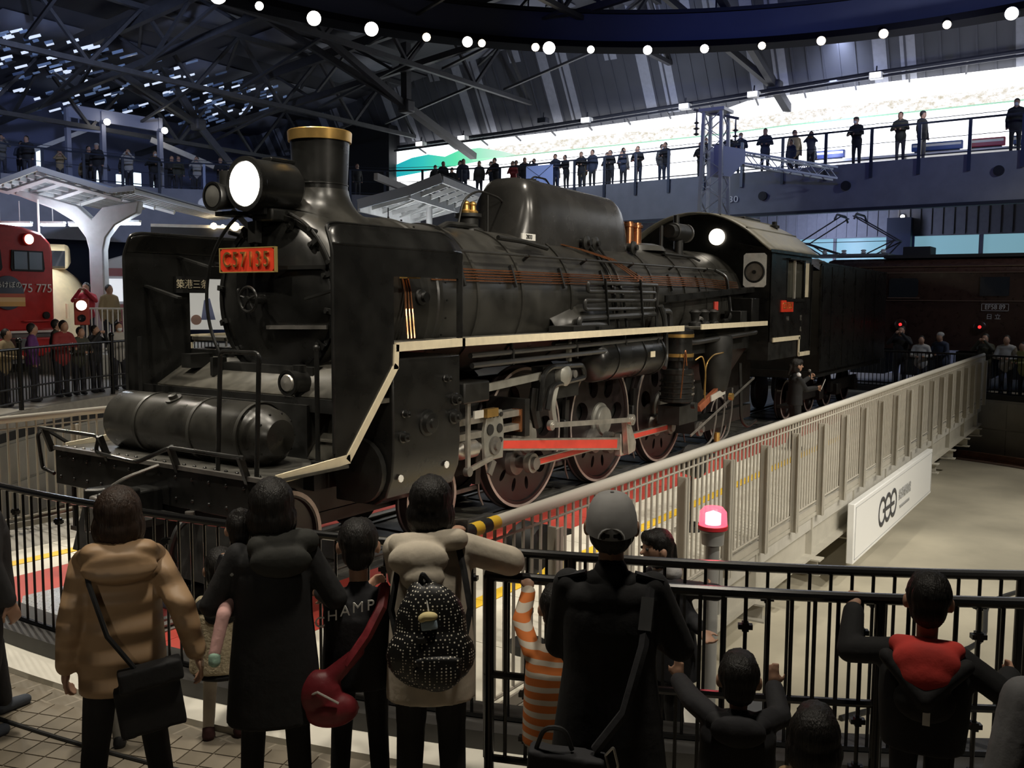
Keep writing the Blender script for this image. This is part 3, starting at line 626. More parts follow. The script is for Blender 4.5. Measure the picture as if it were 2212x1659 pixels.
mb = MB(); mb.lathe((-5.43, 0, ZB), (-1, 0, 0), [(0, .745), (.03, .745), (.05, .72), (.10, .60), (.15, .40), (.18, .2), (.185, 0)], 56); door = part(mb, 'smokebox_door', BLK)
mb = MB(); mb.lathe((-5.44, 0, ZB), (-1, 0, 0), [(0, .80), (.035, .80), (.035, .75), (0, .75)], 64); part(mb, 'door_ring', BLK, door)
for k in range(14):                # door clamps round the rim
    a = radians(k*360/14+8); c, s = cos(a), sin(a)
    mb = MB(); mb.bar((-5.49, .80*c, ZB+.80*s), (-5.51, .70*c, ZB+.70*s), .05, .03, up=(1, 0, 0)); mb.cyl((-5.52, .735*c, ZB+.735*s), (-5.54, .735*c, ZB+.735*s), .022, n=6); part(mb, 'clamp', BLK2, door)
hw = Vector((-5.80, 0, ZB)); mb = MB(); mb.tube([(hw.x, .115*cos(t*pi/12), ZB+.115*sin(t*pi/12)) for t in range(24)], .014, 8, closed=True); whl = part(mb, 'handwheel', BLK, door)
for k in range(5): part(MB().cyl(hw, (hw.x, .11*cos(k*1.2566+.3), ZB+.11*sin(k*1.2566+.3)), .011, n=6), 'spoke', BLK, whl)
part(MB().lathe((-5.6, 0, ZB), (-1, 0, 0), [(0, .05), (.1, .045), (.2, .03), (.23, .03), (.23, 0)], 14), 'spindle', BLK, door)
part(MB().tube(bend([(-5.55, .28, ZB-.06), (-5.68, .28, ZB-.06), (-5.68, .28, ZB+.10), (-5.55, .28, ZB+.10)], .03), .012, 6), 'door_grip', BLK, door)
for z, y in ((2.31, -.3), (2.86, -.3)):
    mb = MB(); mb.bar((-5.66, -.10, z), (-5.50, -.72, z+.01), .05, .035, up=(0, 0, 1)); part(mb, 'hinge_strap', STEELD if z < 2.5 else BLK, door)
    part(MB().cyl((-5.46, -.76, z-.09), (-5.46, -.76, z+.10), .045, n=12), 'hinge_pin', BLK, door)
# hoop handrail over the smokebox front
mb = MB(); mb.tube([(-5.56, .89*cos(radians(t)), ZB+.89*sin(radians(t))) for t in range(-42, 83, 6)], .017, 8); part(mb, 'front_handrail')
mb = MB(); mb.tube([(-5.52, -.84*cos(radians(t)), ZB+.84*sin(radians(t))) for t in range(12, 76, 6)], .017, 8); part(mb, 'front_handrail')
for t in (24, 50, 72):
    for s in (1, -1): part(MB().cyl((-5.44, s*.82*cos(radians(t)), ZB+.82*sin(radians(t))), (-5.55, s*.845*cos(radians(t)), ZB+.845*sin(radians(t))), .022, n=8), 'handrail_knob')
# number plate
np_ = part(MB().prism([(.42, 2.83), (.445, 2.855), (.445, 3.02), (.42, 3.045), (-.26, 3.045), (-.285, 3.02), (-.285, 2.855), (-.26, 2.83)], 'x', -5.74, -5.71), 'number_plate', PLATERED)
np_['label'] = 'red front number plate with brass characters'
for a in ((.46, 2.820, -.30, 2.83), (.46, 3.045, -.30, 3.055)): part(MB().box(-5.742, a[2], a[1], -5.71, a[0], a[3]), 'plate_edge', PALEGOLD, np_)
for a in (.46, -.30): part(MB().box(-5.742, a-.006, 2.822, -5.71, a+.006, 3.054), 'plate_edge', PALEGOLD, np_)
text('plate_number', 'C57135', .205, (-5.75, .08, 2.935), (0, -1, 0), (0, 0, 1), GOLD, np_, depth=.010, sx=.80, spacing=1.28)
for y in (.3, -.15): part(MB().bar((-5.5, y, 2.93), (-5.71, y, 2.93), .04), 'plate_bracket', BLK2, np_)
# chimney
mb = MB(); prof = []
base = []
N = 40
rows = []
for t in range(7):                 # saddle flare that follows the smokebox curve
    r = (.47, .41, .36, .32, .294, .278, .272)[t]; dz = (0, .012, .035, .075, .12, .165, .20)[t]; row = []
    for i in range(N+1):
        a = 2*pi*i/N; y = r*sin(a); zs = ZB+sqrt(max(.01, .87**2-y*y)); k = max(0, 1-t/6.)
        row.append((-4.85+r*cos(a)*1.05, y, zs*k+(ZB+.87+.02)*(1-k)+dz))
    rows.append(row)
mb.sheet(rows); part(mb, 'chimney_saddle', BOIL, sharp=60)
mb = MB(); mb.lathe((-4.85, 0, 3.66), (0, 0, 1), [(0, .272), (.04, .272), (.045, .278), (.055, .278), (.06, .27), (.48, .292), (.48, .25), (.1, .24), (.1, 0)], 48); part(mb, 'chimney', BLK)
mb = MB(); mb.lathe((-4.85, 0, 4.13), (0, 0, 1), [(0, .29), (0, .312), (.095, .318), (.105, .31), (.105, .26), (0, .26)], 48); part(mb, 'chimney_cap', GOLD, label='brass chimney cap')
# headlights
d = Vector((-1, 0, -.02)).normalized(); o = Vector((-5.2, 0, 3.64))
mb = MB(); mb.lathe(o, d, [(0, .10), (.03, .18), (.10, .235), (.55, .235), (.57, .25), (.62, .25), (.62, .205)], 36); hl = part(mb, 'headlight', BLK)
part(MB().lathe(o+d*.60, d, [(0, .205), (.03, .19), (.055, .12), (.06, 0)], 32), 'lens', LAMP, hl, label='glowing headlight lens')
part(MB().box(-5.55, -.07, 3.86, -5.25, .07, 3.90), 'top_vent', BLK, hl, bevel=.01); part(MB().tube(bend([(-5.7, .2, 3.72), (-5.74, .26, 3.8), (-5.5, .27, 3.82)], .04), .012, 6), 'cable', RUBBER, hl)
part(MB().box(-5.62, -.14, 3.30, -5.28, .14, 3.42), 'headlight_stand', BLK2, hl, bevel=.02); part(MB().box(-5.68, -.1, 3.36, -5.64, .12, 3.44), 'maker_plate', BLK, hl)
o2 = Vector((-5.62, .38, 3.53)); mb = MB(); mb.lathe(o2, (-1, 0, 0), [(0, .06), (.02, .10), (.2, .125), (.22, .135), (.26, .135), (.26, .115)], 28); h2 = part(mb, 'auxiliary_headlight', BLK)
part(MB().lathe(o2+Vector((-.2, 0, 0)), (-1, 0, 0), [(0, .03), (.02, .07), (.055, .115)], 28), 'reflector', mat('dark_chrome', (.16, .155, .14), .12, metal=.95), h2); part(MB().lathe(o2+Vector((-.245, 0, 0)), (-1, 0, 0), [(0, .115), (.01, .1), (.02, 0)], 28), 'lens', mat('clear_lens', (.8, .8, .75), .02, spec=.8, alpha=.12), h2)
part(MB().bar((-5.66, .36, 3.42), (-5.44, .16, 3.10), .09, .05), 'bracket', BLK2, h2); part(MB().box(-5.75, .24, 3.36, -5.5, .5, 3.40), 'bracket_shelf', BLK2, h2)
part(MB().cyl((-5.56, .52, 3.62), (-5.56, .52, 3.80), .09, n=14), 'turbo_generator', BLK2)
part(MB().bar((-5.60, .12, 3.30), (-5.62, .10, 3.10), .10, .08), 'lamp_iron', BLK2)
# smoke deflectors
def deflector(s):
    y = 1.40*s
    mb = MB(); mb.prism([(-6.13, 1.22), (-6.0, 1.24), (-5.38, 1.98), (-5.38, 2.78), (-4.43, 2.78), (-4.43, 2.2), (-4.36, 2.2), (-4.36, 3.02), (-6.13, 3.02)], 'y', y-.012, y+.012)
    o = part(mb, 'smoke_deflector', BLK)
    rows = []
    for k in range(9):
        t = k/8; z = 3.02+.185*t; yy = y-s*.10*t
        rf = .15; cf = rf-sqrt(max(0, rf*rf-max(0, t*.185-.035)**2)); rr = .24; cr_ = rr-sqrt(max(0, rr*rr-max(0, t*.185-.0)**2))
        x0, x1 = -6.13+cf, -4.36-cr_*.9
        rows.append([(x0+(x1-x0)*i/12, yy, z+(.012*sin(pi*i/12) if k == 8 else 0)) for i in range(13)])
    mb = MB(); mb.sheet(rows); part(mb, 'deflector_lip', BLK, o, thick=.022)
    edge = [(-6.13, y, 1.3), (-6.13, y, 3.0), (-6.11, y-s*.09, 3.19), (-6.0, y-s*.1, 3.21), (-4.55, y-s*.1, 3.21), (-4.40, y-s*.06, 3.12), (-4.36, y, 2.98), (-4.36, y, 2.25)]
    mb = MB(); mb.tube(bend(edge, .06), .016, 6); part(mb, 'edge_bead', BLK, o)
    for x, z in ((-5.9, 2.7), (-4.6, 2.9), (-5.5, 3.0)):
        part(MB().bar((x, y, z), (x, s*.86, z-.12), .05, .02), 'stay', BLK2, o)
    return o
dfn = deflector(-1); dff = deflector(1)
npf = part(MB().box(-5.58, 1.34, 2.63, -5.18, 1.38, 2.80), 'notice_plate', RUBBER, dff)
text('notice_text', '築港三条', .10, (-5.38, 1.335, 2.715), (1, 0, 0), (0, 0, 1), CREAM, npf, depth=.003)
# running boards and cream edge line
for s in (-1, 1):
    for x0, x1 in ((-5.36, 1.0), (1.68, 4.72)):
        part(MB().box(x0, min(s*1.395, s*.75), 2.14, x1, max(s*1.395, s*.75), 2.175), 'running_board', DECKM)
def strip(pts, y, w=.08):
    for a, b in zip(pts, pts[1:]):
        d = Vector((b[0]-a[0], 0, b[1]-a[1])).normalized()*w*.3
        mb = MB(); mb.bar(Vector((a[0], y, a[1]))-d, Vector((b[0], y, b[1]))+d, .02, w, up=(d.z, 0, -d.x) if abs(d.z) > .001 else (0, 0, 1)); part(mb, 'cream_edge', CREAM)
for y in (-1.418, 1.418):
    strip([(-4.36, 2.165), (-5.345, 2.155)], y); strip([(-5.36, 2.16), (-5.37, 1.98), (-5.98, 1.24)], y, .065); strip([(-5.99, 1.235), (-6.76, 1.185)], y, .075); strip([(-4.36, 2.165), (1.0, 2.175)], y); strip([(1.70, 2.18), (4.70, 2.18)], y)
# front end: beam, deck, reservoir, steps
beam = part(MB().box(-6.87, -1.46, .84, -6.80, 1.46, 1.17), 'buffer_beam', BLK, bevel=.01)
for k in range(14):
    y = -1.36+k*.21
    for z in (.92, 1.10): part(MB().sphere((-6.872, y, z), .016, 8, 6), 'rivet', BLK, beam)
fd = part(MB().box(-6.87, -1.44, 1.165, -6.0, 1.44, 1.19), 'front_deck', mat('front_deck_plate', (.05, .048, .042), .38, noise=.4, nscale=8))
for k in range(22):
    y = -1.38+k*.131
    part(MB().sphere((-6.80, y, 1.19), .017, 8, 6), 'rivet', STEELD if k > 16 else BLK, fd)
part(MB().box(-6.90, -1.44, 1.17, -6.86, 1.44, 1.205), 'deck_edge', STEELD, fd)
mb = MB(); mb.lathe((-6.40, 1.10, 1.435), (0, -1, 0), [(0, 0), (.0, .12), (.04, .22), (.10, .268), (.12, .275), (1.92, .275), (1.93, .262), (1.97, .25), (2.08, .225), (2.16, .15), (2.19, 0)], 44); rs = part(mb, 'air_reservoir', mat('reservoir_black', (.022, .021, .018), .30, noise=.4, nscale=4, bump=.12, bscale=6))
for y in (.55, -.20, -.80): part(MB().lathe((-6.40, y, 1.435), (0, -1, 0), [(0, .275), (0, .284), (.035, .284), (.035, .275)], 44), 'band', BOIL, rs)
part(MB().lathe((-6.50, .18, 1.68), (-.4, 0, .92), [(0, .075), (.02, .075), (.02, .04), (.05, .036), (.055, 0)], 16), 'filler_cap', BOIL, rs)
for y in (.75, -.5): part(MB().box(-6.50, y-.05, 1.15, -6.30, y+.05, 1.19), 'saddle', BLK2, rs)
for k in range(10):
    a = 2*pi*k/10; part(MB().sphere((-6.40+.2*cos(a), -1.0, 1.435+.2*sin(a)), .014, 6, 5), 'rivet', BLK, rs)
part(MB().box(-5.95, -1.37, 1.66, -5.3, 1.37, 1.70), 'upper_deck', DECKM); part(MB().box(-5.97, -1.37, 1.60, -5.95, 1.37, 1.72), 'upper_deck_lip', BLK)
mb = MB(); mb.sheet([[(-5.86, -1.30, 1.715), (-5.86, 1.30, 1.715)], [(-5.25, -1.30, 2.06), (-5.25, 1.30, 2.06)]]); part(mb, 'front_apron', DECKM, thick=.015)
part(MB().box(-5.72, .95, 1.88, -5.45, 1.10, 2.02), 'lamp_bracket_box', BLK2); part(MB().box(-5.72, .62, 1.82, -5.55, .66, 2.0), 'lamp_iron', BLK2)
for s in (-1, 1):
    mb = MB(); mb.sheet([[(-6.02, s*.98, 1.20), (-6.02, s*1.38, 1.20)], [(-5.40, s*.98, 1.97), (-5.40, s*1.38, 1.97)]]); st = part(mb, 'sloping_footplate', DECKM, thick=.02)
    for k in range(3): part(MB().bar((-5.90+.2*k, s*1.0, 1.36+.25*k), (-5.90+.2*k, s*1.36, 1.36+.25*k), .10, .02), 'tread', DECKM, st)
    mb = MB(); mb.prism([(-6.0, 1.2), (-5.38, 1.97), (-5.38, 1.2)], 'y', s*.95-.01, s*.95+.01); part(mb, 'side_plate', BLK2)
part(MB().box(-6.0, -.95, 1.19, -5.9, .95, 1.66), 'front_bulkhead', BLK2)
part(MB().box(-5.6, -.62, .8, -4.3, .62, 1.95), 'smokebox_saddle', BLK2)
# hand rails on the beam
mb = MB(); mb.tube(bend([(-6.84, -.80, 1.1), (-6.80, -.82, 2.16), (-6.80, -1.27, 2.16), (-6.84, -1.25, .98)], .05), .019, 8); part(mb, 'step_handrail')
mb = MB(); mb.tube([(-6.12, -1.20, 1.2), (-6.12, -1.20, 2.16)], .021, 8); mb.sphere((-6.12, -1.2, 2.17), .03, 8, 6); mb.cyl((-6.12, -1.2, 1.19), (-6.12, -1.2, 1.22), .06, n=12); part(mb, 'handrail_post')
mb = MB(); mb.tube(bend([(-6.12, 1.20, 1.2), (-6.12, 1.20, 2.2)], .05), .021, 8); part(mb, 'handrail_post')
mb = MB(); mb.tube(bend([(-6.72, 1.44, 1.19), (-6.9, 1.58, 1.36), (-6.95, 1.60, 1.30), (-6.88, 1.66, .97), (-6.86, 1.50, .93)], .03), .018, 8); part(mb, 'coupling_lever_end')
mb = MB(); mb.tube(bend([(-6.95, 1.55, 1.37), (-6.95, .62, 1.37), (-6.95, .70, 1.22), (-6.95, .1, 1.19), (-6.95, -.35, 1.36), (-6.95, -1.25, 1.36)], .08), .018, 8); lv = part(mb, 'coupling_lever')
for y in (1.5, .62, -.35, -1.2): part(MB().bar((-6.87, y, 1.15), (-6.95, y, 1.37), .035, .05), 'lever_bracket', BLK, lv)
# coupler, hoses, pilot
cpz = .86
mb = MB(); mb.box(-7.12, -.12, cpz-.13, -6.85, .12, cpz+.13); mb.prism([(-7.10, -.17), (-7.38, -.20), (-7.46, -.10), (-7.36, -.02), (-7.30, .06), (-7.42, .14), (-7.36, .20), (-7.10, .17)], 'z', cpz-.19, cpz+.17); cpl = part(mb, 'coupler', BLK, bevel=.02)
part(MB().prism([(-7.36, -.17), (-7.46, -.10), (-7.45, .02), (-7.36, .04), (-7.30, -.04)], 'z', cpz-.16, cpz+.14), 'knuckle', STEELD, cpl, bevel=.02)
part(MB().tube(bend([(-6.95, -.2, 1.2), (-7.2, -.1, 1.12), (-7.25, 0, 1.05)], .06), .014, 6), 'lock_lifter', STEELD, cpl)
part(MB().box(-7.2, -.35, .74, -6.88, .35, .80), 'coupler_carrier', BLK2, cpl)
for y in (.52, -.52, .36):
    mb = MB(); mb.tube(bend([(-6.86, y, .80), (-7.02, y, .74), (-7.06, y+.06, .52), (-6.98, y+.12, .42)], .1), .027, 8); part(mb, 'brake_hose', RUBBER)
    part(MB().cyl((-6.90, y, .76), (-6.90, y, .84), .04, n=10), 'hose_cock', STEELD)
mb = MB(); mb.prism([(-6.82, .84), (-6.98, .30), (-6.90, .30), (-6.74, .84)], 'y', -1.05, 1.05); part(mb, 'pilot_plate', BLK2)
for s in (-1, 1):
    mb = MB(); mb.bar((-6.5, s*.6, .85), (-6.72, s*.6, .16), .07, .10); part(mb, 'rail_guard', BLK2)
    mb = MB(); mb.box(-6.80, s*1.15-.22, .40, -6.45, s*1.15+.22, .44); mb.bar((-6.78, s*1.32, .42), (-6.78, s*1.32, .86), .03); mb.bar((-6.78, s*.98, .42), (-6.78, s*.98, .86), .03); part(mb, 'foot_step', BLK2)
# marker lamp on the upper deck
mk = part(MB().lathe((-5.80, -.70, 1.84), (-1, 0, 0), [(-.02, .09), (.0, .105), (.14, .105), (.16, .115), (.19, .115), (.19, .09)], 22), 'marker_lamp', BLK)
part(MB().lathe((-5.97, -.70, 1.84), (-1, 0, 0), [(0, .09), (.03, .07), (.045, 0)], 20), 'lens', STEEL, mk); part(MB().cyl((-5.84, -.70, 1.93), (-5.84, -.70, 1.99), .06, n=14), 'chimney_cap', BLK, mk); part(MB().cyl((-5.84, -.70, 1.68), (-5.84, -.70, 1.75), .05, n=12), 'stem', BLK, mk)
# cylinder block
mb = MB(); mb.prism([(-1.41, 2.05), (-1.415, 1.2), (-1.39, .95), (-1.32, .78), (-1.18, .70), (-.7, .70), (-.7, 2.05)], 'x', -5.40, -4.40); cyl = part(mb, 'cylinder_block', BLK, bevel=.015)
for x, z, r in ((-4.92, 1.43, .10), (-5.28, 1.34, .045), (-4.50, 1.62, .05), (-4.52, 1.45, .06), (-5.26, 1.55, .03), (-4.65, 1.83, .03)):
    part(MB().lathe((x, -1.40, z), (0, -1, 0), [(0, r*1.25), (.03, r*1.25), (.035, r), (.08, r*.95), (.085, r*.5), (.11, r*.45), (.11, 0)], 16), 'valve_cover', BLK, cyl)
for x, z in ((-4.62, .99), (-5.30, .96)): part(MB().cyl((x, -1.41, z), (x, -1.42, z), .035, n=8), 'white_plug', WHITE, cyl)
mb = MB(); mb.prism([(1.41, 2.05), (1.415, 1.2), (1.39, .95), (1.32, .78), (1.18, .70), (.7, .70), (.7, 2.05)], 'x', -5.40, -4.40); part(mb, 'cylinder_block', BLK)
part(MB().lathe((-4.40, -1.05, 1.02), (1, 0, 0), [(0, .30), (.06, .30), (.08, .16), (.18, .15), (.2, .09), (.25, .085)], 24), 'cylinder_rear_cover', STEELD, cyl)
part(MB().lathe((-5.42, -1.05, 1.02), (-1, 0, 0), [(0, .30), (.06, .30), (.08, .16), (.1, 0)], 24), 'cylinder_front_cover', BLK2, cyl)
part(MB().lathe((-4.40, -1.08, 1.66), (1, 0, 0), [(0, .18), (.06, .18), (.1, .1), (.3, .09)], 20), 'valve_chest_cover', BLK2, cyl)
# frames
for s in (-1, 1): part(MB().prism([(-6.8, .55), (6.6, .55), (6.6, 1.55), (-5.4, 1.55), (-5.6, 1.14), (-6.8, 1.14)], 'y', s*.45-.03, s*.45+.03), 'main_frame', BLK2)
part(MB().prism([(-.95, 1.72), (.95, 1.72), (.62, 1.2), (-.62, 1.2)], 'x', 2.4, 5.0), 'ash_pan', BLK2); part(MB().prism([(-1.02, 2.14), (1.02, 2.14), (1.02, 1.72), (-1.02, 1.72)], 'x', 1.5, 5.0), 'firebox_skirt', BLK2)
# ---- wheels
def driver_mesh():
    R0 = .80
    loops = [[(R0*cos(2*pi*i/72), R0*sin(2*pi*i/72)) for i in range(72)]]
    def oval(a, r, rx, ry, nn=20):
        c, s = cos(a), sin(a); ring_ = []
        for k in range(nn):
            t = 2*pi*k/nn; u, v = rx*cos(t), ry*sin(t); ring_.append((c*(r+u)-s*v, s*(r+u)+c*v))
        loops.append(ring_)
    for k in range(5): oval(radians(-42+k*51), .53, .17, .13)
    for k in range(3): oval(radians(-136+k*28), .60, .085, .04)
    from mathutils.geometry import delaunay_2d_cdt
    pts = []; edges = []; 
    for lp in loops:
        n0 = len(pts); pts += [Vector(p) for p in lp]; edges += [(n0+i, n0+(i+1) % len(lp)) for i in range(len(lp))]
    vo_, eo_, fo_, _a, _b, _c = delaunay_2d_cdt(pts, edges, [], 0, 1e-6)
    def inside(p, lp):
        q = False
        for (x0, y0), (x1, y1) in zip(lp, lp[1:]+lp[:1]):
            if (y0 > p[1]) != (y1 > p[1]) and p[0] < (x1-x0)*(p[1]-y0)/(y1-y0)+x0: q = not q
        return q
    fo_ = [f for f in fo_ if not any(inside(((vo_[f[0]]+vo_[f[1]]+vo_[f[2]])/3), lp) for lp in loops[1:])]
    mb = MB(); n = len(vo_)
    mb.add([(p.x, .05, p.y) for p in vo_]+[(p.x, -.045, p.y) for p in vo_], [tuple(f) for f in fo_]+[tuple(i+n for i in reversed(f)) for f in fo_])
    for lp in loops:
        m_ = len(lp); mb.add([(x, .05, z) for x, z in lp]+[(x, -.045, z) for x, z in lp], [(i, (i+1) % m_, m_+(i+1) % m_, m_+i) for i in range(m_)])
    return mb.mesh('wheel_disc', WHEELM)
DM = driver_mesh()
tyre = MB(); tyre.lathe((0, .06, 0), (0, -1, 0), [(-.01, .86), (0, .90), (.025, .90), (.035, .88), (.125, .872), (.13, .868), (.13, .80), (.11, .79), (-.01, .80), (-.01, .86)], 80); TM = tyre.mesh('tyre', [WHEELM])
edge = MB(); edge.lathe((0, -.071, 0), (0, -1, 0), [(0, .872), (.004, .872), (.004, .838), (0, .838), (0, .872)], 80); EM = edge.mesh('tyre_face', TYRE)
hubm = MB(); hubm.lathe((0, -.02, 0), (0, -1, 0), [(0, .26), (.05, .25), (.07, .21), (.10, .205), (.12, .19), (.12, 0)], 36); HM = hubm.mesh('hub', MOT)
CR = Vector((-.20, 0, -.27))
def wheel(x, s, nm='driving_wheel'):
    o = bpy.data.objects.new(nm, DM); link(o, LO); o.location = (x, s*.555, .875)
    INV[o.name] = Matrix.Identity(4)
    if s > 0: o.rotation_euler = (0, 0, pi)
    for n2, me in (('tyre', TM), ('tyre_face', EM), ('hub', HM)):
        c = bpy.data.objects.new(n2, me); link(c, o)
    c = MB(); c.lathe((CR.x, -.03, CR.z), (0, -1, 0), [(0, .19), (.08, .17), (.09, .08), (.36, .08)], 20); c.build('crank_pin', STEELD, o)
    return o
for s in (-1, 1):
    for x in (-2.02, 0, 2.02): wheel(x, s)
small = MB(); small.lathe((0, .06, 0), (0, -1, 0), [(-.01, .42), (0, .46), (.025, .455), (.035, .44), (.13, .43), (.13, .37), (.09, .36), (.07, .15), (.11, .14), (.13, .10), (.13, 0)], 40); SMW = small.mesh('carrying_wheel', [WHEELM])
sface = MB(); sface.lathe((0, -.071, 0), (0, -1, 0), [(0, .43), (.004, .43), (.004, .39), (0, .39), (0, .43)], 40); SFM = sface.mesh('tyre_face', TYRE)
def cwheel(x, s, par, z=.43):
    o = bpy.data.objects.new('carrying_wheel', SMW); link(o, par); o.location = (x, s*.555, z)
    if s > 0: o.rotation_euler = (0, 0, pi)
    c = bpy.data.objects.new('tyre_face', SFM); link(c, o)
    return o
for s in (-1, 1):
    for x in (-5.95, -3.85, 4.55): cwheel(x, s, LO)
for x in (-5.95, -3.85, 4.55, -2.02, 0, 2.02): part(MB().cyl((x, -.55, .43 if abs(x) > 2.5 else .875), (x, .55, .43 if abs(x) > 2.5 else .875), .09, n=12), 'axle', BLK2)
part(MB().box(-6.3, -.42, .40, -3.5, -.36, .52), 'bogie_frame', BLK2); part(MB().box(3.7, -.85, .38, 5.6, -.72, .62), 'trailing_truck_frame', BLK2)
# ---- motion
PY = -1.06
pin = Vector((CR.x, PY, .875+CR.z)); xh = Vector((-3.40, PY, 1.0))
def rod(a, b, y, h, nm, red=True, w=.06, inset=.12, hb=None):
    a = Vector((a.x, y, a.z)); b = Vector((b.x, y, b.z)); d = (b-a).normalized(); up = Vector((-d.z, 0, d.x)); hb = hb or h
    def quad(p, q, h0, h1, y0, y1):
        vs_ = [p+up*h0/2, q+up*h1/2, q-up*h1/2, p-up*h0/2]; return MB().add([(v.x, y0, v.z) for v in vs_]+[(v.x, y1, v.z) for v in vs_], [(0, 1, 2, 3), (7, 6, 5, 4), (0, 4, 5, 1), (1, 5, 6, 2), (2, 6, 7, 3), (3, 7, 4, 0)])
    o = part(quad(a, b, h, hb, y-w/2, y+w/2), nm, STEEL)
    if red: part(quad(a+d*inset, b-d*inset, h*.68, hb*.68, y-w/2-.004, y-w/2), 'red_flute', RED, o)
    return o
def eye(p, y, r, w, m=STEEL, nm='rod_eye', par=None):
    mb = MB(); mb.lathe((p.x, y+w/2, p.z), (0, -1, 0), [(0, r), (w, r), (w, r*.62), (w+.01, r*.6), (w+.01, r*.3), (w+.02, r*.28), (w+.02, 0)], 24); return part(mb, nm, m, par)
mr_ = rod(xh, pin, PY, .13, 'main_rod', hb=.17, inset=.2); mb = MB(); mb.box(pin.x-.13, PY-.06, pin.z-.16, pin.x+.16, PY+.06, pin.z+.16); part(mb, 'big_end', STEEL, mr_, bevel=.02); eye(xh, PY, .09, .1, STEEL, 'small_end', mr_)
pins = [Vector((x+CR.x, 0, .875+CR.z)) for x in (-2.02, 0, 2.02)]
s1 = rod(pins[0], pins[1], -.86, .095, 'side_rod'); s2 = rod(pins[1], pins[2], -.86, .095, 'side_rod')
eye(pins[0], -.86, .12, .08, MOT, 'rod_eye', s1); eye(pins[2], -.86, .12, .09, STEELD, 'rod_eye', s2); eye(pins[1], -.86, .15, .09, STEELD, 'rod_eye', s1)
# crosshead, slide bars, piston rod
mb = MB(); mb.prism([(-3.58, .84), (-3.24, .84), (-3.22, 1.14), (-3.26, 1.38), (-3.54, 1.38), (-3.60, 1.14)], 'y', -1.14, -1.09); cro = part(mb, 'crosshead', MOT, bevel=.01)
for x, z, r in ((-3.50, 1.33, .025), (-3.43, 1.33, .025), (-3.36, 1.33, .025), (-3.29, 1.33, .025), (-3.50, 1.18, .06), (-3.32, 1.18, .05), (-3.30, 1.05, .03)): part(MB().lathe((x, -1.14, z), (0, -1, 0), [(0, r), (.015, r), (.015, 0)], 12), 'bolt', RUBBER, cro)
part(MB().lathe((-3.42, -1.14, 1.0), (0, -1, 0), [(0, .10), (.03, .10), (.03, .05), (.06, .045), (.06, 0)], 18), 'gudgeon_pin', STEELD, cro)
for z in (1.30, 1.14): part(MB().box(-4.35, -1.10, z-.035, -2.75, -.98, z+.035), 'slide_bar', STEEL)
part(MB().box(-2.80, -1.14, 1.02, -2.70, -.60, 1.45), 'slide_bar_bracket', BLK2); part(MB().box(-2.86, -1.12, 1.08, -2.82, -1.0, 1.34), 'slide_bar_end', COPPER)
part(MB().cyl((-4.4, PY, 1.0), (-3.5, PY, 1.0), .045, n=14), 'piston_rod', STEEL); part(MB().lathe((-4.0, PY, 1.0), (1, 0, 0), [(0, .045), (.05, .1), (.3, .1), (.34, .05)], 16), 'rod_gland', STEEL)
# valve gear
part(MB().bar((-3.98, -1.20, 1.63), (-3.98, -1.20, .80), .03, .055), 'combination_lever', STEEL); part(MB().lathe((-3.98, -1.17, .80), (0, -1, 0), [(0, .05), (.06, .05), (.06, 0)], 14), 'lever_pin', STEELD); part(MB().lathe((-3.98, -1.17, 1.63), (0, -1, 0), [(0, .05), (.06, .05), (.06, 0)], 14), 'lever_pin', STEELD)
part(MB().bar((-3.98, -1.18, .80), (-3.52, -1.18, .88), .03, .05), 'union_link', STEEL); part(MB().bar((-3.45, -1.16, .84), (-3.54, -1.16, .70), .03, .08), 'union_arm', STEELD)
part(MB().bar((-3.80, -1.15, 1.63), (-2.45, -1.15, 1.70), .035, .085), 'radius_rod', MOT)
part(MB().box(-4.15, -1.28, 1.52, -3.70, -1.0, 1.74), 'valve_guide', BLK2, bevel=.02); part(MB().box(-4.0, -1.30, 1.36, -3.84, -1.28, 1.44), 'maker_plate', PALE); part(MB().box(-3.66, -1.22, 1.33, -3.45, -1.15, 1.42), 'brass_block', GOLD)
lk = part(MB().tube(bend([(-2.62, -1.22, 1.30), (-2.55, -1.22, 1.72), (-2.38, -1.22, 1.80), (-1.62, -1.22, 1.78), (-1.55, -1.22, 1.62), (-2.35, -1.22, 1.58), (-2.44, -1.22, 1.3)], .12), .035, 8), 'link_bracket', BLK)
part(MB().box(-2.45, -1.16, 1.40, -1.6, -1.0, 1.8), 'link_support', BLK2, lk); part(MB().lathe((-2.05, -1.14, 1.68), (0, -1, 0), [(0, .13), (.1, .13), (.13, .09), (.15, 0)], 20), 'trunnion', MOT, lk); part(MB().lathe((-1.82, -1.14, 1.68), (0, -1, 0), [(0, .05), (.1, .05), (.1, 0)], 14), 'trunnion', STEELD, lk)
mb = MB(); mb.tube([(-2.2-.07*sin(pi*t/8), -1.18, 1.55-.46*t/8) for t in range(9)], .05, 6); part(mb, 'expansion_link', MOT)
part(MB().tube([(-2.52, -1.1, 1.55), (-2.56, -1.1, 1.35), (-2.46, -1.1, 1.1)], .06, 8), 'link_hanger', BLK2)
ep = Vector((-.32, -1.26, .965)); lb = Vector((-2.42, -1.26, 1.12)); rod(lb, ep, -1.26, .06, 'eccentric_rod', red=False, w=.035); eye(lb, -1.26, .06, .05); eye(ep, -1.26, .075, .06)
mb = MB(); mb.prism([(pin.x-.09, pin.z-.13), (pin.x+.11, pin.z-.10), (pin.x+.13, pin.z+.02), (ep.x+.05, ep.z-.02), (ep.x-.05, ep.z-.02), (pin.x-.12, pin.z+.05)], 'y', -1.22, -1.13); part(mb, 'eccentric_crank', STEEL, bevel=.01)
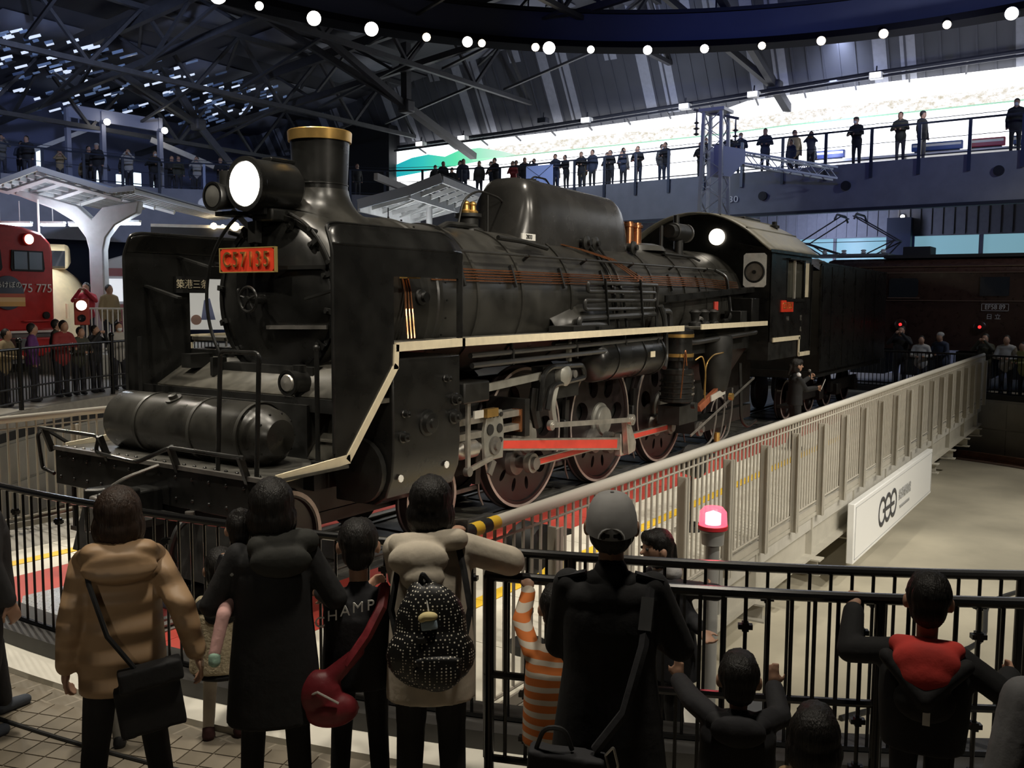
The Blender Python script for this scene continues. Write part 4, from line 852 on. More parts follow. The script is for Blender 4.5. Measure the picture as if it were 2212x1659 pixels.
part(MB().bar((-1.92, -1.2, 1.84), (-1.92, -1.2, 2.12), .05, .05), 'lifting_link', MOT); part(MB().cyl((-2.25, -1.18, 2.06), (-1.4, -1.18, 2.06), .03, n=8), 'reverse_shaft', BLK2)
# brake gear and springs between the wheels
for x in (-.98, 1.05, 3.0, -2.98):
    part(MB().bar((x, -.62, 1.25), (x-.05, -.62, .45), .05, .10), 'brake_hanger', BLK2); part(MB().box(x-.09, -.66, .62, x-.01, -.54, 1.0), 'brake_block', BLK2, bevel=.02); part(MB().tube(bend([(x, -.60, .9), (x+.02, -.60, .5), (x+.06, -.58, .3), (x+.16, -.57, .16)], .1), .014, 6), 'sand_pipe', STEELD)
part(MB().bar((-3.3, -.40, .34), (4.0, -.40, .34), .03, .05), 'brake_pull_rod', STEELD)
# ---- fittings on top of the boiler
mb = MB()
rows = []
LX0, LX1 = -1.78, 1.28
for k in range(23):                # long combined steam and sand dome, sloping to the rear
    t = k/22; x = LX0+(LX1-LX0)*t
    e0 = sqrt(max(0, 1-max(0, (.30-(x-LX0))/.30)**2)); e1 = sqrt(max(0, 1-max(0, (.42-(LX1-x))/.42)**2)); e = max(.02, e0*e1)
    hh = (4.15-.07*max(0, t-.2)); w_ = .47*(.55+.45*e)
    zt = ZB+.70+(hh-ZB-.70)*e; row = []
    for i in range(25):
        a = pi*i/24; cx_ = cos(a); sx = sin(a)
        y = w_*(abs(cx_)**.55)*(1 if cx_ > 0 else -1); z = 3.12+(zt-3.12)*(sx**.55)
        row.append((x, y, z))
    rows.append(row)
mb.sheet(rows); dome = part(mb, 'steam_dome', mat('dome_black', (.033, .032, .030), .26, noise=.3, nscale=2.5, bump=.05, bscale=4), sharp=80)
part(MB().lathe((-.95, 0, 4.14), (0, 0, 1), [(0, .13), (.02, .13), (.03, .09), (.045, .09), (.045, 0)], 20), 'filler_lid', BLK2, dome)
part(MB().tube(bend([(-1.1, -.1, 4.15), (-1.0, -.1, 4.21), (-.7, -.1, 4.21), (-.6, -.1, 4.14)], .04), .012, 6), 'lid_handle', BLK2, dome)
for x in (-.35, -.1, 1.1): part(MB().lathe((x, -.46, 3.36), (0, -1, 0), [(0, .06), (.06, .06), (.07, .1), (.1, .1), (.12, .04), (.16, .04), (.16, 0)], 14), 'sand_valve', BLK2, dome); 
for x in (-.2, .05): part(MB().tube(bend([(x, -.5, 3.34), (x, -.62, 3.2), (x+.02, -.80, 2.95), (x+.05, -.9, 2.6), (x+.05, -.96, 2.2)], .1), .02, 8), 'sand_pipe', BLK)
# feed clack on the boiler ahead of the dome with its hoop
tr = part(MB().lathe((-2.35, 0, 3.38), (0, 0, 1), [(0, .2), (.05, .19), (.08, .13), (.18, .13), (.2, .17), (.24, .17), (.25, .1)], 20), 'check_valve', BLK2)
for x in (-2.42, -2.28): part(MB().lathe((x, -.02, 3.62), (0, 0, 1), [(0, .065), (.03, .07), (.05, .045), (.1, .04), (.12, .055), (.15, .03), (.16, 0)], 12), 'brass_valve', GOLD, tr)
part(MB().tube(bend([(-2.62, -.05, 3.46), (-2.52, -.05, 3.78), (-2.2, -.05, 3.92), (-1.7, -.05, 3.86), (-1.42, -.05, 3.62)], .14), .014, 6), 'hoop', BLK2, tr); part(MB().cyl((-2.0, -.05, 3.4), (-2.0, -.05, 3.88), .01, n=6), 'hoop_stay', BLK2, tr)
part(MB().tube(bend([(-2.35, -.12, 3.46), (-2.9, -.1, 3.46), (-3.4, -.35, 3.36)], .1), .035, 8), 'feed_pipe', BLK2, tr)
wp = part(MB().box(-2.14, -.66, 3.30, -1.84, -.64, 3.38), 'white_plate', WHITE); text('plate_text', '2833', .07, (-1.99, -.664, 3.34), (1, 0, 0), (0, 0, 1), RUBBER, wp, depth=.003)
part(MB().tube(bend([(-2.6, -.62, 3.30), (-2.1, -.66, 3.28), (-1.6, -.68, 3.22)], .1), .03, 8), 'loose_pipe', BLK2)
# safety valves
for x in (2.02, 2.30):
    part(MB().lathe((x, 0, 3.46), (0, 0, 1), [(0, .12), (.03, .12), (.04, .085), (.28, .085), (.29, .11), (.33, .11), (.34, .085), (.37, .085), (.37, 0)], 20), 'safety_valve', COPPER)
part(MB().lathe((2.16, 0, 3.36), (0, 0, 1), [(0, .55), (.08, .5), (.12, .35), (.12, 0)], 28), 'valve_mount', BOIL)
part(MB().cyl((1.62, -.05, 3.4), (1.62, -.05, 3.66), .02, n=8), 'stay_post', BLK2)
# turbo generator and whistle ahead of the cab
tg = part(MB().cyl((2.95, -.35, 3.72), (3.45, -.35, 3.72), .15, n=22), 'turbo_dynamo', BLK2, bevel=.02); part(MB().lathe((3.45, -.35, 3.72), (1, 0, 0), [(0, .16), (.06, .16), (.1, .1), (.1, 0)], 20), 'dynamo_cover', STEELD, tg)
part(MB().lathe((2.8, -.35, 3.72), (1, 0, 0), [(0, 0), (0, .11), (.15, .12)], 20), 'dynamo_end', BLK2, tg); part(MB().cyl((3.1, -.35, 3.8), (3.1, -.35, 4.0), .05, n=12), 'governor', BLK2, tg); part(MB().cyl((3.2, -.35, 3.3), (3.2, -.35, 3.6), .08, n=12), 'dynamo_stand', BLK2, tg)
part(MB().cyl((2.62, -.3, 3.45), (2.62, -.3, 3.80), .03, n=10), 'whistle', BLK2)
part(MB().tube(bend([(2.2, -.55, 3.32), (3.4, -.55, 3.30), (3.5, -.62, 3.25)], .05), .022, 8), 'steam_pipe', BLK2)
# ---- pipes along the boiler side
def bpt(x, deg, r=.95): return (x, -r*cos(radians(deg)), ZB+r*sin(radians(deg)))
hr = part(MB().tube([bpt(-4.2, 34), bpt(4.3, 34)], .016, 8), 'boiler_handrail', PIPE)
for x in (-3.6, -2.2, -.8, .6, 2.0, 3.4): part(MB().cyl(bpt(x, 34, .86), bpt(x, 34, .97), .02, n=8), 'handrail_stanchion', BLK, hr)
for k in range(5):
    dg_ = 14+k*2.1; jog = .02*sin(k*2.1)
    pts = [bpt(-4.15, dg_+jog*20, .885), bpt(-3.3, dg_, .885), bpt(-1.2, dg_+.3*(k % 2), .885), bpt(.6, dg_, .90), bpt(1.2, dg_+1.2, .91), bpt(3.0, dg_+1.0, .925), bpt(4.6, dg_-2, .94)]
    part(MB().tube(pts, .0085, 6), 'copper_pipe', COPPER)
for x in (-3.6, -2.6, -1.5, -.4, .7, 1.8, 2.9): part(MB().bar(bpt(x, 10, .89), bpt(x, 27, .89), .03, .04), 'pipe_clip', BLK2)
for k in range(3):
    part(MB().tube([bpt(-.9-.05*k, 60, .87), bpt(-.6+.04*k, 50, .90), bpt(0+.1*k, 40, .9), bpt(.35+.1*k, 28, .9), bpt(.7+.1*k, 18+k, .9)], .0085, 6), 'copper_pipe', COPPER)
for k in range(3):                 # lubricator pipes seen through the deflector cut-out
    part(MB().tube([bpt(-4.62+.04*k, 18, .90), bpt(-4.62+.04*k, 5, .91), (-4.70+.05*k, -.98, 2.45), (-4.72+.05*k, -1.02, 2.2)], .011, 6), 'copper_pipe', COPPER)
part(MB().box(-4.70, -1.0, 2.78, -4.5, -.9, 2.85), 'brass_clip', GOLD); part(MB().lathe((-4.35, -.86, 2.60), (0, -1, 0), [(0, .08), (.04, .08), (.06, .05), (.1, .05), (.1, 0)], 14), 'washout_plug', BLK2)
# cooling coil
coil = []
zs = [2.80, 2.69, 2.57, 2.46]; cy_ = -1.02
part(MB().tube(bend([(.95, cy_, 2.15), (.95, cy_, 2.80), (-1.15, cy_, 2.80), (-1.15, cy_, 2.69), (.88, cy_, 2.69), (.88, cy_, 2.575), (-1.22, cy_, 2.575), (-1.22, cy_, 2.46), (.85, cy_, 2.46)], .06), .026, 8), 'cooling_coil', PIPE)
part(MB().tube(bend([(.85, cy_, 2.38), (-1.35, cy_, 2.34), (-1.38, cy_, 2.26), (-.9, cy_, 2.26), (-.6, cy_, 2.24), (-.6, cy_, 2.18)], .06), .04, 8), 'cooling_coil', PIPE)
for x in (-.75, .3): part(MB().bar((x, -1.06, 2.86), (x+.12, -1.06, 2.2), .03, .02), 'coil_bracket', BLK2)
part(MB().tube(bend([(.98, -1.1, 2.42), (1.25, -1.1, 2.42), (1.25, -1.1, 1.95), (2.0, -1.2, 1.93), (4.6, -1.25, 2.02)], .12), .045, 10), 'air_pipe', PIPE)
part(MB().tube(bend([(.9, -1.1, 2.5), (1.02, -1.12, 2.3), (1.02, -1.15, 1.75), (.85, -1.2, 1.6)], .1), .04, 8), 'air_pipe', PIPE)
part(MB().box(-1.9, -1.25, 2.18, -1.0, -.9, 2.26), 'step_box', BLK2); part(MB().box(-1.35, -1.3, 2.18, -.95, -.95, 2.25), 'step_box', BLK2)
mb = MB(); mb.sheet([[(-1.75, -.9*cos(radians(a)), 2.2+.35*sin(radians(a))) for a in range(0, 91, 10)], [(-1.1, -.98*cos(radians(a)), 2.2+.62*sin(radians(a))) for a in range(0, 91, 10)], [(-.3, -.98*cos(radians(a)), 2.2+.66*sin(radians(a))) for a in range(0, 91, 10)]]); part(mb, 'wheel_splasher', BOIL, thick=.02)
for z, y in ((2.03, -1.28), (1.93, -1.30)): 
    lp = part(MB().tube(bend([(-4.05, y, z-.02), (-1.5, y, z), (.55, y, z+.02)], .1), .03, 8), 'pipe_run', PIPE)
    for x in (-3.3, -1.9, -.6, .4): part(MB().bar((x, y, z-.05), (x, y, z+.12), .03, .03), 'pipe_hanger', BLK2, lp)
# main air tank under the running board, compressor
at_ = part(MB().lathe((-1.35, -1.06, 1.82), (1, 0, 0), [(0, 0), (.03, .12), (.08, .22), (.14, .285), (.2, .30), (1.90, .30), (1.96, .285), (2.02, .22), (2.07, .1), (2.08, 0)], 36), 'air_tank', BLK)
for x in (-.9, -.1, .5): part(MB().lathe((x, -1.06, 1.82), (1, 0, 0), [(0, .30), (0, .312), (.04, .312), (.04, .30)], 36), 'tank_band', BLK, at_)
part(MB().box(.02, -1.375, 1.80, .16, -1.365, 1.88), 'tank_label', CREAM, at_)
cmp_ = part(MB().lathe((1.35, -1.18, 1.05), (0, 0, 1), [(0, .20), (.02, .25), (.06, .25), (.08, .23), (.42, .23), (.44, .25), (.5, .25), (.52, .17), (.62, .17), (.64, .24), (.68, .24), (.7, .22), (1.0, .22), (1.02, .24), (1.08, .24), (1.12, .15), (1.13, 0)], 30), 'air_compressor', BLK)
for z in (1.12, 1.2, 1.28, 1.36): part(MB().lathe((1.35, -1.18, z), (0, 0, 1), [(0, .23), (0, .255), (.02, .255), (.02, .23)], 30), 'cooling_fin', BLK, cmp_)
for z in (1.74, 2.03): part(MB().lathe((1.35, -1.18, z), (0, 0, 1), [(0, .235), (0, .246), (.05, .246), (.05, .235)], 30), 'brass_band', GOLD, cmp_)
part(MB().lathe((1.72, -1.10, 1.05), (0, 0, 1), [(0, .17), (.04, .19), (.4, .19), (.44, .15), (.5, .08), (.5, 0)], 24), 'second_cylinder', BLK, cmp_)
for k in range(3): part(MB().lathe((1.72, -1.10, 1.14+.1*k), (0, 0, 1), [(0, .19), (0, .202), (.02, .202), (.02, .19)], 24), 'steel_hoop', STEEL, cmp_)
for k, pts in enumerate(([(1.2, -1.4, 1.62), (1.1, -1.42, 1.9), (1.02, -1.42, 1.5), (1.0, -1.4, 1.15)], [(1.62, -1.36, 1.68), (1.8, -1.4, 1.75), (1.95, -1.4, 1.5), (1.98, -1.38, 1.05)], [(2.15, -1.3, 1.1), (2.2, -1.3, 1.6), (2.5, -1.3, 1.72), (3.2, -1.3, 1.74)])): part(MB().tube(bend(pts, .12), .011, 6), 'copper_drain', GOLD if k else COPPER, cmp_)
part(MB().box(1.2, -1.3, .72, 1.9, -.95, 1.0), 'compressor_bracket', BLK2, cmp_); part(MB().lathe((1.35, -1.43, 1.02), (0, -1, 0), [(0, .05), (.06, .05), (.06, 0)], 12), 'valve_cap', BLK2, cmp_)
# ash pan flap, sand pipe, injector, trailing axle gear
part(MB().prism([(2.15, .92), (3.3, 1.25), (3.35, 1.18), (2.25, .82)], 'y', -1.22, -1.16), 'ash_flap', mat('rust_orange', (.30, .09, .04), .6, noise=.3)); part(MB().bar((2.6, -1.24, 1.0), (3.2, -1.24, 1.08), .02, .10), 'flap_plate', PALE)
part(MB().bar((1.6, -1.32, .52), (4.4, -1.32, 1.22), .02, .03), 'reach_rod', STEELD)
inj = part(MB().lathe((3.1, -1.1, 1.0), (0, 0, 1), [(0, .06), (.1, .2), (.4, .26), (.9, .28), (1.0, .26)], 20), 'injector_hopper', BLK2); part(MB().lathe((3.1, -1.36, 1.0), (0, -1, 0), [(0, .06), (.06, .06), (.06, 0)], 12), 'injector_cap', GOLD, inj)
for x in (2.9, 3.25, 3.6): part(MB().tube(bend([(x, -1.22, 1.1), (x-.05, -1.24, .7), (x-.1, -1.2, .3), (x-.35, -1.15, .2)], .12), .016, 6), 'drain_pipe', STEELD)
part(MB().cyl((3.0, -1.2, .25), (3.0, -1.2, .40), .05, n=10), 'brass_valve', GOLD); part(MB().tube(bend([(4.0, -1.2, 1.5), (4.0, -1.25, .5), (4.3, -1.25, .35), (4.9, -1.2, .4)], .15), .03, 8), 'suction_hose', BLK2)
part(MB().box(2.4, -1.05, .42, 3.9, -.7, .62), 'equalizer', BLK2); part(MB().lathe((2.55, -1.05, .50), (0, -1, 0), [(0, .12), (.05, .12), (.05, .06), (.1, .05), (.1, 0)], 14), 'equalizer_pin', STEELD)
# reversing rod and boxes by the cab
part(MB().bar((1.1, -1.08, 2.60), (4.9, -1.10, 2.78), .03, .10), 'reversing_rod', BLK); part(MB().tube(bend([(3.75, -.8, 3.1), (3.9, -.95, 3.0), (3.9, -1.05, 2.35), (3.7, -1.1, 2.25), (3.4, -1.1, 2.24)], .1), .03, 8), 'injector_pipe', BLK)
part(MB().box(4.25, -1.3, 2.175, 4.62, -.95, 2.62), 'oil_box', BLK, bevel=.01); part(MB().box(3.85, -1.25, 2.175, 4.15, -.95, 2.40), 'tool_box', BLK2, bevel=.01)
for k, x in enumerate((2.2, 2.55, 2.95)): part(MB().lathe((x, -1.1, 2.175), (0, 0, 1), [(0, .1), (.05, .1), (.08, .06), (.18, .07), (.22, .1), (.26, .04), (.26, 0)], 14), 'lubricator', BLK2)
for x in (3.02, 3.09): part(MB().cyl((x, -1.1, 2.42), (x, -1.1, 2.56), .03, n=10), 'red_bottle', RED)
part(MB().tube([(2.6, -1.1, 2.25), (2.4, -1.1, 2.3), (2.2, -1.1, 2.25)], .03, 6), 'lubricator_link', STEELD)
# ---- cab
CX0, CX1, CY = 4.9, 7.36, 1.40
def roofz(y, add=0): return 3.47+add+.70*(1-(abs(y)/1.44)**2.1) if abs(y) < 1.44 else 3.47+add
front = [(-1.40, 1.84), (-1.40, 3.46)]+[(-1.40+.2*k, roofz(-1.40+.2*k)) for k in range(1, 14)]+[(1.40, 3.46), (1.40, 1.84)]
cab = part(MB().prism(front, 'x', CX0, CX0+.03), 'cab_front', BLK)
side = [(CX0, 1.84), (6.66, 1.84), (6.66, 1.52), (CX1, 1.52), (CX1, 3.47), (6.98, 3.47), (6.98, 2.62), (5.80, 2.62), (5.80, 3.34), (6.86, 3.34), (6.86, 2.66), (6.94, 2.66), (6.94, 3.47), (CX0, 3.47)]
for s in (-1, 1):
    mb = MB(); mb.box(CX0, s*CY-.012, 1.84, 5.80, s*CY+.012, 3.47); mb.box(5.80, s*CY-.012, 1.84, 6.66, s*CY+.012, 2.62); mb.box(6.66, s*CY-.012, 1.52, CX1, s*CY+.012, 2.62); mb.box(5.80, s*CY-.012, 3.34, CX1, s*CY+.012, 3.47); mb.box(6.90, s*CY-.012, 2.62, 6.97, s*CY+.012, 3.34); mb.box(7.30, s*CY-.012, 2.62, CX1, s*CY+.012, 3.34)
    sd = part(mb, 'cab_side', BLK)
    for x in (5.80, 6.30, 6.88): part(MB().box(x-.02, s*CY-.02, 2.62, x+.02, s*CY+.02, 3.34), 'window_frame', PALE if x == 6.30 else BLK, sd)
    part(MB().box(5.84, s*CY-.004+.03*(-s), 2.64, 6.86, s*CY+.004+.03*(-s), 3.32), 'window_glass', mat('cab_glass', (.10, .10, .08), .05, spec=.8, alpha=.55), sd)
    part(MB().bar((5.72, s*1.44, 3.36), (6.95, s*1.44, 3.36), .12, .02), 'window_awning', BLK, sd); part(MB().box(5.75, s*1.41-.03, 2.56, 6.9, s*1.41+.03, 2.61), 'arm_rest', BLK, sd); part(MB().box(6.99, s*CY-.02*s-.01, 2.65, 7.28, s*CY-.02*s+.01, 3.32), 'door_panel', CREAM if s < 0 else BLK, sd)
    part(MB().cyl((CX1+.03, s*1.42, 1.6), (CX1+.03, s*1.42, 3.3), .018, n=8), 'grab_rail', BLK, sd)
rows = []
for x in (4.62, 5.0, 6.2, 7.4, 7.66): rows.append([(x, y, roofz(y, .02)-(.015 if x in (4.62, 7.66) else 0)) for y in [-1.47+.0735*2*k for k in range(21)]])
rf = part(MB().sheet(rows), 'cab_roof', mat('cab_roof_grey', (.20, .19, .155), .5, noise=.3, nscale=4), thick=.03)
for y in (-1.0, -.5): part(MB().box(4.7, y-.015, roofz(y)+.02, 7.6, y+.015, roofz(y)+.05), 'roof_seam', rf.data.materials[0], rf)
part(MB().box(6.0, -.5, 4.10, 6.9, .3, 4.2), 'roof_hatch', BLK2, rf, bevel=.02); part(MB().lathe((7.0, -.75, 3.95), (0, 0, 1), [(0, .06), (.06, .06), (.07, .10), (.12, .1), (.14, .05), (.2, .05), (.2, 0)], 14), 'roof_ventilator', BLK2, rf)
part(MB().bar((4.66, -1.45, 3.46), (7.62, -1.45, 3.46), .05, .05), 'gutter', BLK, rf)
# cab front: round and side window, reflections put in as glow; clear-view screen
REFLW = mat('cab_window_reflection', (.5, .48, .42), .12, metal=.6, emit=.10, ecol=(1, .90, .72), noise=.6, nscale=5)
part(MB().cyl((CX0-.02, -.38, 3.74), (CX0-.05, -.38, 3.74), .15, n=28), 'round_window', mat('round_window_reflection', (1, .9, .7), emit=3.0, ecol=(1, .90, .74)), cab, label='round front cab window with a glowing reflection')
fw = part(MB().prism([(-.90, 2.86), (-.94, 2.82), (-1.28, 2.82), (-1.32, 2.86), (-1.32, 3.39), (-1.28, 3.43), (-.94, 3.43), (-.90, 3.39)], 'x', CX0-.03, CX0-.01), 'front_window', REFLW, cab)
part(MB().tube([(CX0-.04, -1.11+.175*cos(t*pi/14), 3.09+.175*sin(t*pi/14)) for t in range(28)], .02, 8, closed=True), 'clear_view_rim', RUBBER, fw); part(MB().cyl((CX0-.03, -1.11, 3.09), (CX0-.045, -1.11, 3.09), .16, n=28), 'clear_view_disc', STEEL, fw); part(MB().cyl((CX0-.03, -1.11, 3.09), (CX0-.07, -1.11, 3.09), .035, n=14), 'clear_view_hub', RUBBER, fw)
part(MB().bar((CX0-.12, -1.38, 3.50), (CX0-.12, -.85, 3.60), .24, .02), 'front_awning', BLK, cab)
part(MB().box(CX0+.03, -1.38, 1.9, CX1, 1.38, 1.95), 'cab_floor', BLK2, cab); part(MB().box(CX0+.04, -.85, 1.95, CX0+.5, .85, 3.3), 'boiler_backhead', BLK2, cab); part(MB().box(6.1, -1.2, 2.2, 6.5, -.75, 2.75), 'cab_seat', BLK2, cab)
L = bpy.data.lights.new('cab_fill', 'POINT'); L.energy = 30; L.color = (1, .85, .6); L.shadow_soft_size = .08; lo = bpy.data.objects.new('cab_fill', L); COL.objects.link(lo); lo.location = (6.2, 0, 3.8)  # unseen point light added to make the cab interior glow
cpn = part(MB().box(5.46, -1.432, 2.37, 6.18, -1.412, 2.585), 'cab_number_plate', PLATERED, label='small red cab-side number plate'); text('plate_number', 'C57135', .17, (5.82, -1.434, 2.48), (1, 0, 0), (0, 0, 1), GOLD, cpn, depth=.008, spacing=1.05)
text('cab_lettering', '甲組', .09, (5.9, -1.415, 2.24), (1, 0, 0), (0, 0, 1), STEELD, cab, depth=.002); text('cab_lettering', '宮', .12, (6.75, -1.415, 2.24), (1, 0, 0), (0, 0, 1), STEEL, cab, depth=.002); text('cab_lettering', '高', .10, (6.75, -1.415, 2.02), (1, 0, 0), (0, 0, 1), STEEL, cab, depth=.002)
strip([(4.72, 1.86), (5.08, 1.83)], -1.0, .07); strip([(5.08, 1.865), (6.68, 1.865)], -1.418, .08); strip([(6.65, 1.86), (6.65, 1.53)], -1.418, .07); strip([(6.66, 1.535), (7.36, 1.535)], -1.418, .08)
part(MB().box(CX0, -1.39, 1.5, 6.6, -1.0, 1.84), 'cab_underframe', BLK2); part(MB().box(6.7, -1.3, .45, 7.3, -1.0, .5), 'cab_step', BLK2); part(MB().bar((6.75, -1.3, .5), (6.75, -1.3, 1.5), .03), 'step_hanger', BLK2); part(MB().bar((7.25, -1.3, .5), (7.25, -1.3, 1.5), .03), 'step_hanger', BLK2)

# ---- tender
TE = thing('tender', 'black coal tender with tall flat sides coupled behind the cab', 'tender', (11.2, 0, 0))
prf = [(8.12, 1.10), (8.06, 3.28), (8.16, 3.36), (9.5, 3.36), (14.1, 3.26), (14.22, 1.10)]
for s in (-1, 1): part(MB().prism(prf, 'y', s*1.40-.02, s*1.40+.02), 'side_plate', BLK, TE)
part(MB().box(8.12, -1.38, 1.1, 8.2, 1.38, 3.2), 'front_plate', BLK2, TE); part(MB().box(14.1, -1.38, 1.1, 14.2, 1.38, 3.2), 'rear_plate', BLK, TE); part(MB().box(8.0, -1.3, .95, 14.3, 1.3, 1.1), 'underframe', BLK2, TE)
rows = []
for i in range(22):
    x = 8.25+i*.26; rows.append([(x, -1.34+j*.19, 3.0+.62*max(0, 1-((j-7)/8)**2)*max(.15, 1-((i-4)/14)**2)+.10*random.random()) for j in range(15)])
part(MB().sheet(rows), 'coal', mat('coal', (.06, .055, .045), .6, noise=.5, nscale=12, bump=.6, bscale=8), TE, sharp=10)
for x in (8.18, 8.9, 9.9, 10.9, 11.9, 12.9): part(MB().box(x-.02, -1.43, 1.15, x+.02, -1.41, 3.3), 'side_seam', BLK, TE)
part(MB().bar((8.05, -1.40, 3.36), (14.1, -1.40, 3.30), .06, .04), 'top_edge', BLK, TE)
for xb in (9.4, 12.6):
    bg = part(MB().box(xb-1.25, -.82, .38, xb+1.25, -.74, .66), 'bogie_frame', BLK2, TE)
    for dx_ in (-.85, .85):
        for s in (-1, 1): cwheel(xb+dx_, s, TE)
        part(MB().box(xb+dx_-.16, -.92, .3, xb+dx_+.16, -.74, .58), 'axle_box', BLK2, bg, bevel=.02)

# ================================================================ OTHER EXHIBITS AROUND THE TURNTABLE
def xf(mb, M):
    mb.v = [tuple(M @ Vector(p)) for p in mb.v]; return mb
def local(o, ang):                 # +X across (to the viewer's right), +Y away, +Z up
    return Matrix.Translation(Vector(o)) @ Matrix.Rotation(ang, 4, 'Z')
# raised floor on the far left side
RZ = .45
a0, a1 = radians(62), radians(158)
mb = MB(); mb.sheet([arcpts(TC, 12.16, a0, a1, 60, .0), arcpts(TC, 12.16, a0, a1, 60, RZ), arcpts(TC, 34, a0, a1, 60, RZ)]); struct(mb.build('floor_raised', mat('raised_floor_concrete', (.33, .31, .27), .7, noise=.15)))
# --- red electric locomotive
RLOC = mat('electric_locomotive_red', (.50, .028, .025), .32, noise=.1); SKIRT = mat('bogie_grey', (.16, .16, .16), .6)
e = thing('red_electric_locomotive', 'red electric locomotive with round headmark at the left picture edge', 'locomotive', (1.3, 18.0, RZ))
M = local((1.72, 18.14, 0), radians(6))
def ep_(mb, nm, m, par=e, **k): return xf(mb, M).build(nm, m, par, **k)
body = ep_(MB().prism([(-1.4, 1.62), (1.4, 1.62), (1.42, 3.8), (1.36, 4.05), (1.1, 4.30), (.5, 4.44), (0, 4.47), (-.5, 4.44), (-1.1, 4.30), (-1.36, 4.05), (-1.42, 3.8)], 'y', 0, 12), 'body', RLOC, bevel=.08)
for s in (-1, 1):
    w_ = ep_(MB().prism([(s*.62-.46, 3.24), (s*.62+.46, 3.24), (s*.62+.5, 3.32), (s*.62+.46, 3.80), (s*.62-.46, 3.80), (s*.62-.5, 3.32)], 'y', -.04, .0), 'windscreen_frame', RUBBER)
    ep_(MB().box(s*.62-.41, -.06, 3.29, s*.62+.41, -.04, 3.76), 'windscreen', mat('windscreen_reflecting', (.35, .36, .40), .15, metal=.6), w_)
    ep_(MB().box(s*.62-.02, -.07, 3.29, s*.62+.02, -.05, 3.76), 'wiper_post', RUBBER, w_)
    ep_(MB().lathe((s*.62, -.02, 4.10), (0, -1, 0), [(0, .17), (.08, .17), (.1, .13)], 22), 'headlight', RLOC); ep_(MB().lathe((s*.62, -.125, 4.10), (0, -1, 0), [(0, .13), (.02, 0)], 20), 'headlight_lens', LAMPW)
    ep_(MB().lathe((s*1.1, -.02, 2.05), (0, -1, 0), [(0, .10), (.06, .10), (.06, 0)], 16), 'marker_light', RUBBER)
ep_(MB().box(-1.42, -.03, 1.58, 1.42, .0, 1.64), 'lower_trim', WHITE); ep_(MB().box(-1.35, .1, .75, 1.35, 11, 1.6), 'underframe', SKIRT); ep_(MB().box(-1.3, -.3, .95, 1.3, .3, 1.45), 'skirt', RLOC, bevel=.05); ep_(MB().box(-.2, -.6, 1.15, .2, -.3, 1.45), 'coupler', SKIRT)
text('road_number', 'ED75 775', .33, (0, 0, 0), (1, 0, 0), (0, 0, 1), WHITE, None, depth=.01)
_t = bpy.data.objects['road_number']; _t.data.transform(M @ Matrix.Translation((.66, -.03, 2.78))); _t.parent = e; _t.matrix_parent_inverse = INV[e.name]
hm = ep_(MB().lathe((-.02, -.03, 2.66), (0, -1, 0), [(0, .45), (.06, .45), (.07, .43), (.07, 0)], 36), 'headmark', mat('headmark_slate', (.07, .08, .11), .5))
for z0, z1, c, nm in ((2.30, 2.42, (.75, .40, .12), 'headmark_band'), (2.42, 2.54, (.85, .55, .25), 'headmark_band'), (2.54, 2.64, (.55, .12, .06), 'headmark_band')):
    k0 = sqrt(max(0, .5**2-max(abs(z0-2.66), abs(z1-2.66))**2)); ep_(MB().box(-.02-.46, -.12, z0, -.02+.46, -.105, z1), nm, mat('headmark_%.2f' % z0, c, .5), hm)
text('headmark_text', 'あけぼの', .19, (0, 0, 0), (1, 0, 0), (0, 0, 1), WHITE, None, depth=.008)
_t = bpy.data.objects['headmark_text']; _t.data.transform(M @ Matrix.Translation((-.02, -.115, 2.86))); _t.parent = hm
for s in (-1, 1): ep_(MB().tube(bend([(s*.35, -.06, 1.9), (s*.35, -.16, 1.9), (s*1.2, -.16, 1.9), (s*1.2, -.06, 1.9)], .05), .02, 6), 'grab_rail', RLOC)
# --- cream express train nose behind it
CRM = mat('train_cream', (.78, .62, .36), .4, noise=.06)
c_ = thing('cream_express_train', 'cream express train nose with sloping cab window behind the red locomotive', 'train', (4.5, 21.8, RZ)); M = local((4.45, 21.55, 0), radians(-33))
rows = []
for k, (y, w_, zt) in enumerate(((-1.1, .30, 2.5), (-.95, .75, 2.95), (-.6, 1.10, 3.30), (0, 1.32, 3.55), (.7, 1.40, 3.66), (2, 1.42, 3.7), (9, 1.42, 3.7))):
    rows.append([(w_*cos(pi*i/20), y, 1.25+(zt-1.25)*(sin(pi*i/20)**.55)) for i in range(21)])
xf(MB().sheet(rows), M).build('body', CRM, c_, sharp=70)
rows = [[(w_*(i/6-1), y, z) for i in range(13)] for y, w_, z in ((.15, .95, 3.62), (.35, 1.05, 3.90), (1.1, 1.0, 4.16), (1.8, .9, 4.18))]
xf(MB().prism([(-.1, 3.4), (.5, 4.02), (.8, 4.22), (1.9, 4.22), (2.6, 3.6)], 'x', -.95, .95), M).build('cab_hump', CRM, c_, bevel=.12); xf(MB().prism([(-.16, 3.50), (.40, 4.0), (.44, 3.96), (-.1, 3.44)], 'x', -.85, .85), M).build('cab_window', GLASSD, c_)
xf(MB().box(-.05, -.62, 2.0, .62, -.50, 2.75), M).build('headlight_window', mat('lit_square_lamp', (1, .95, .85), emit=4.5, ecol=(1, .95, .85)), c_, bevel=.06); xf(MB().tube([(.9, -1.0, 1.9), (.9, -1.05, 2.35)], .05, 8), M).build('horn', CRM, c_)
xf(MB().box(-1.1, 0, .7, 1.1, 8, 1.3), M).build('underframe', SKIRT, c_)
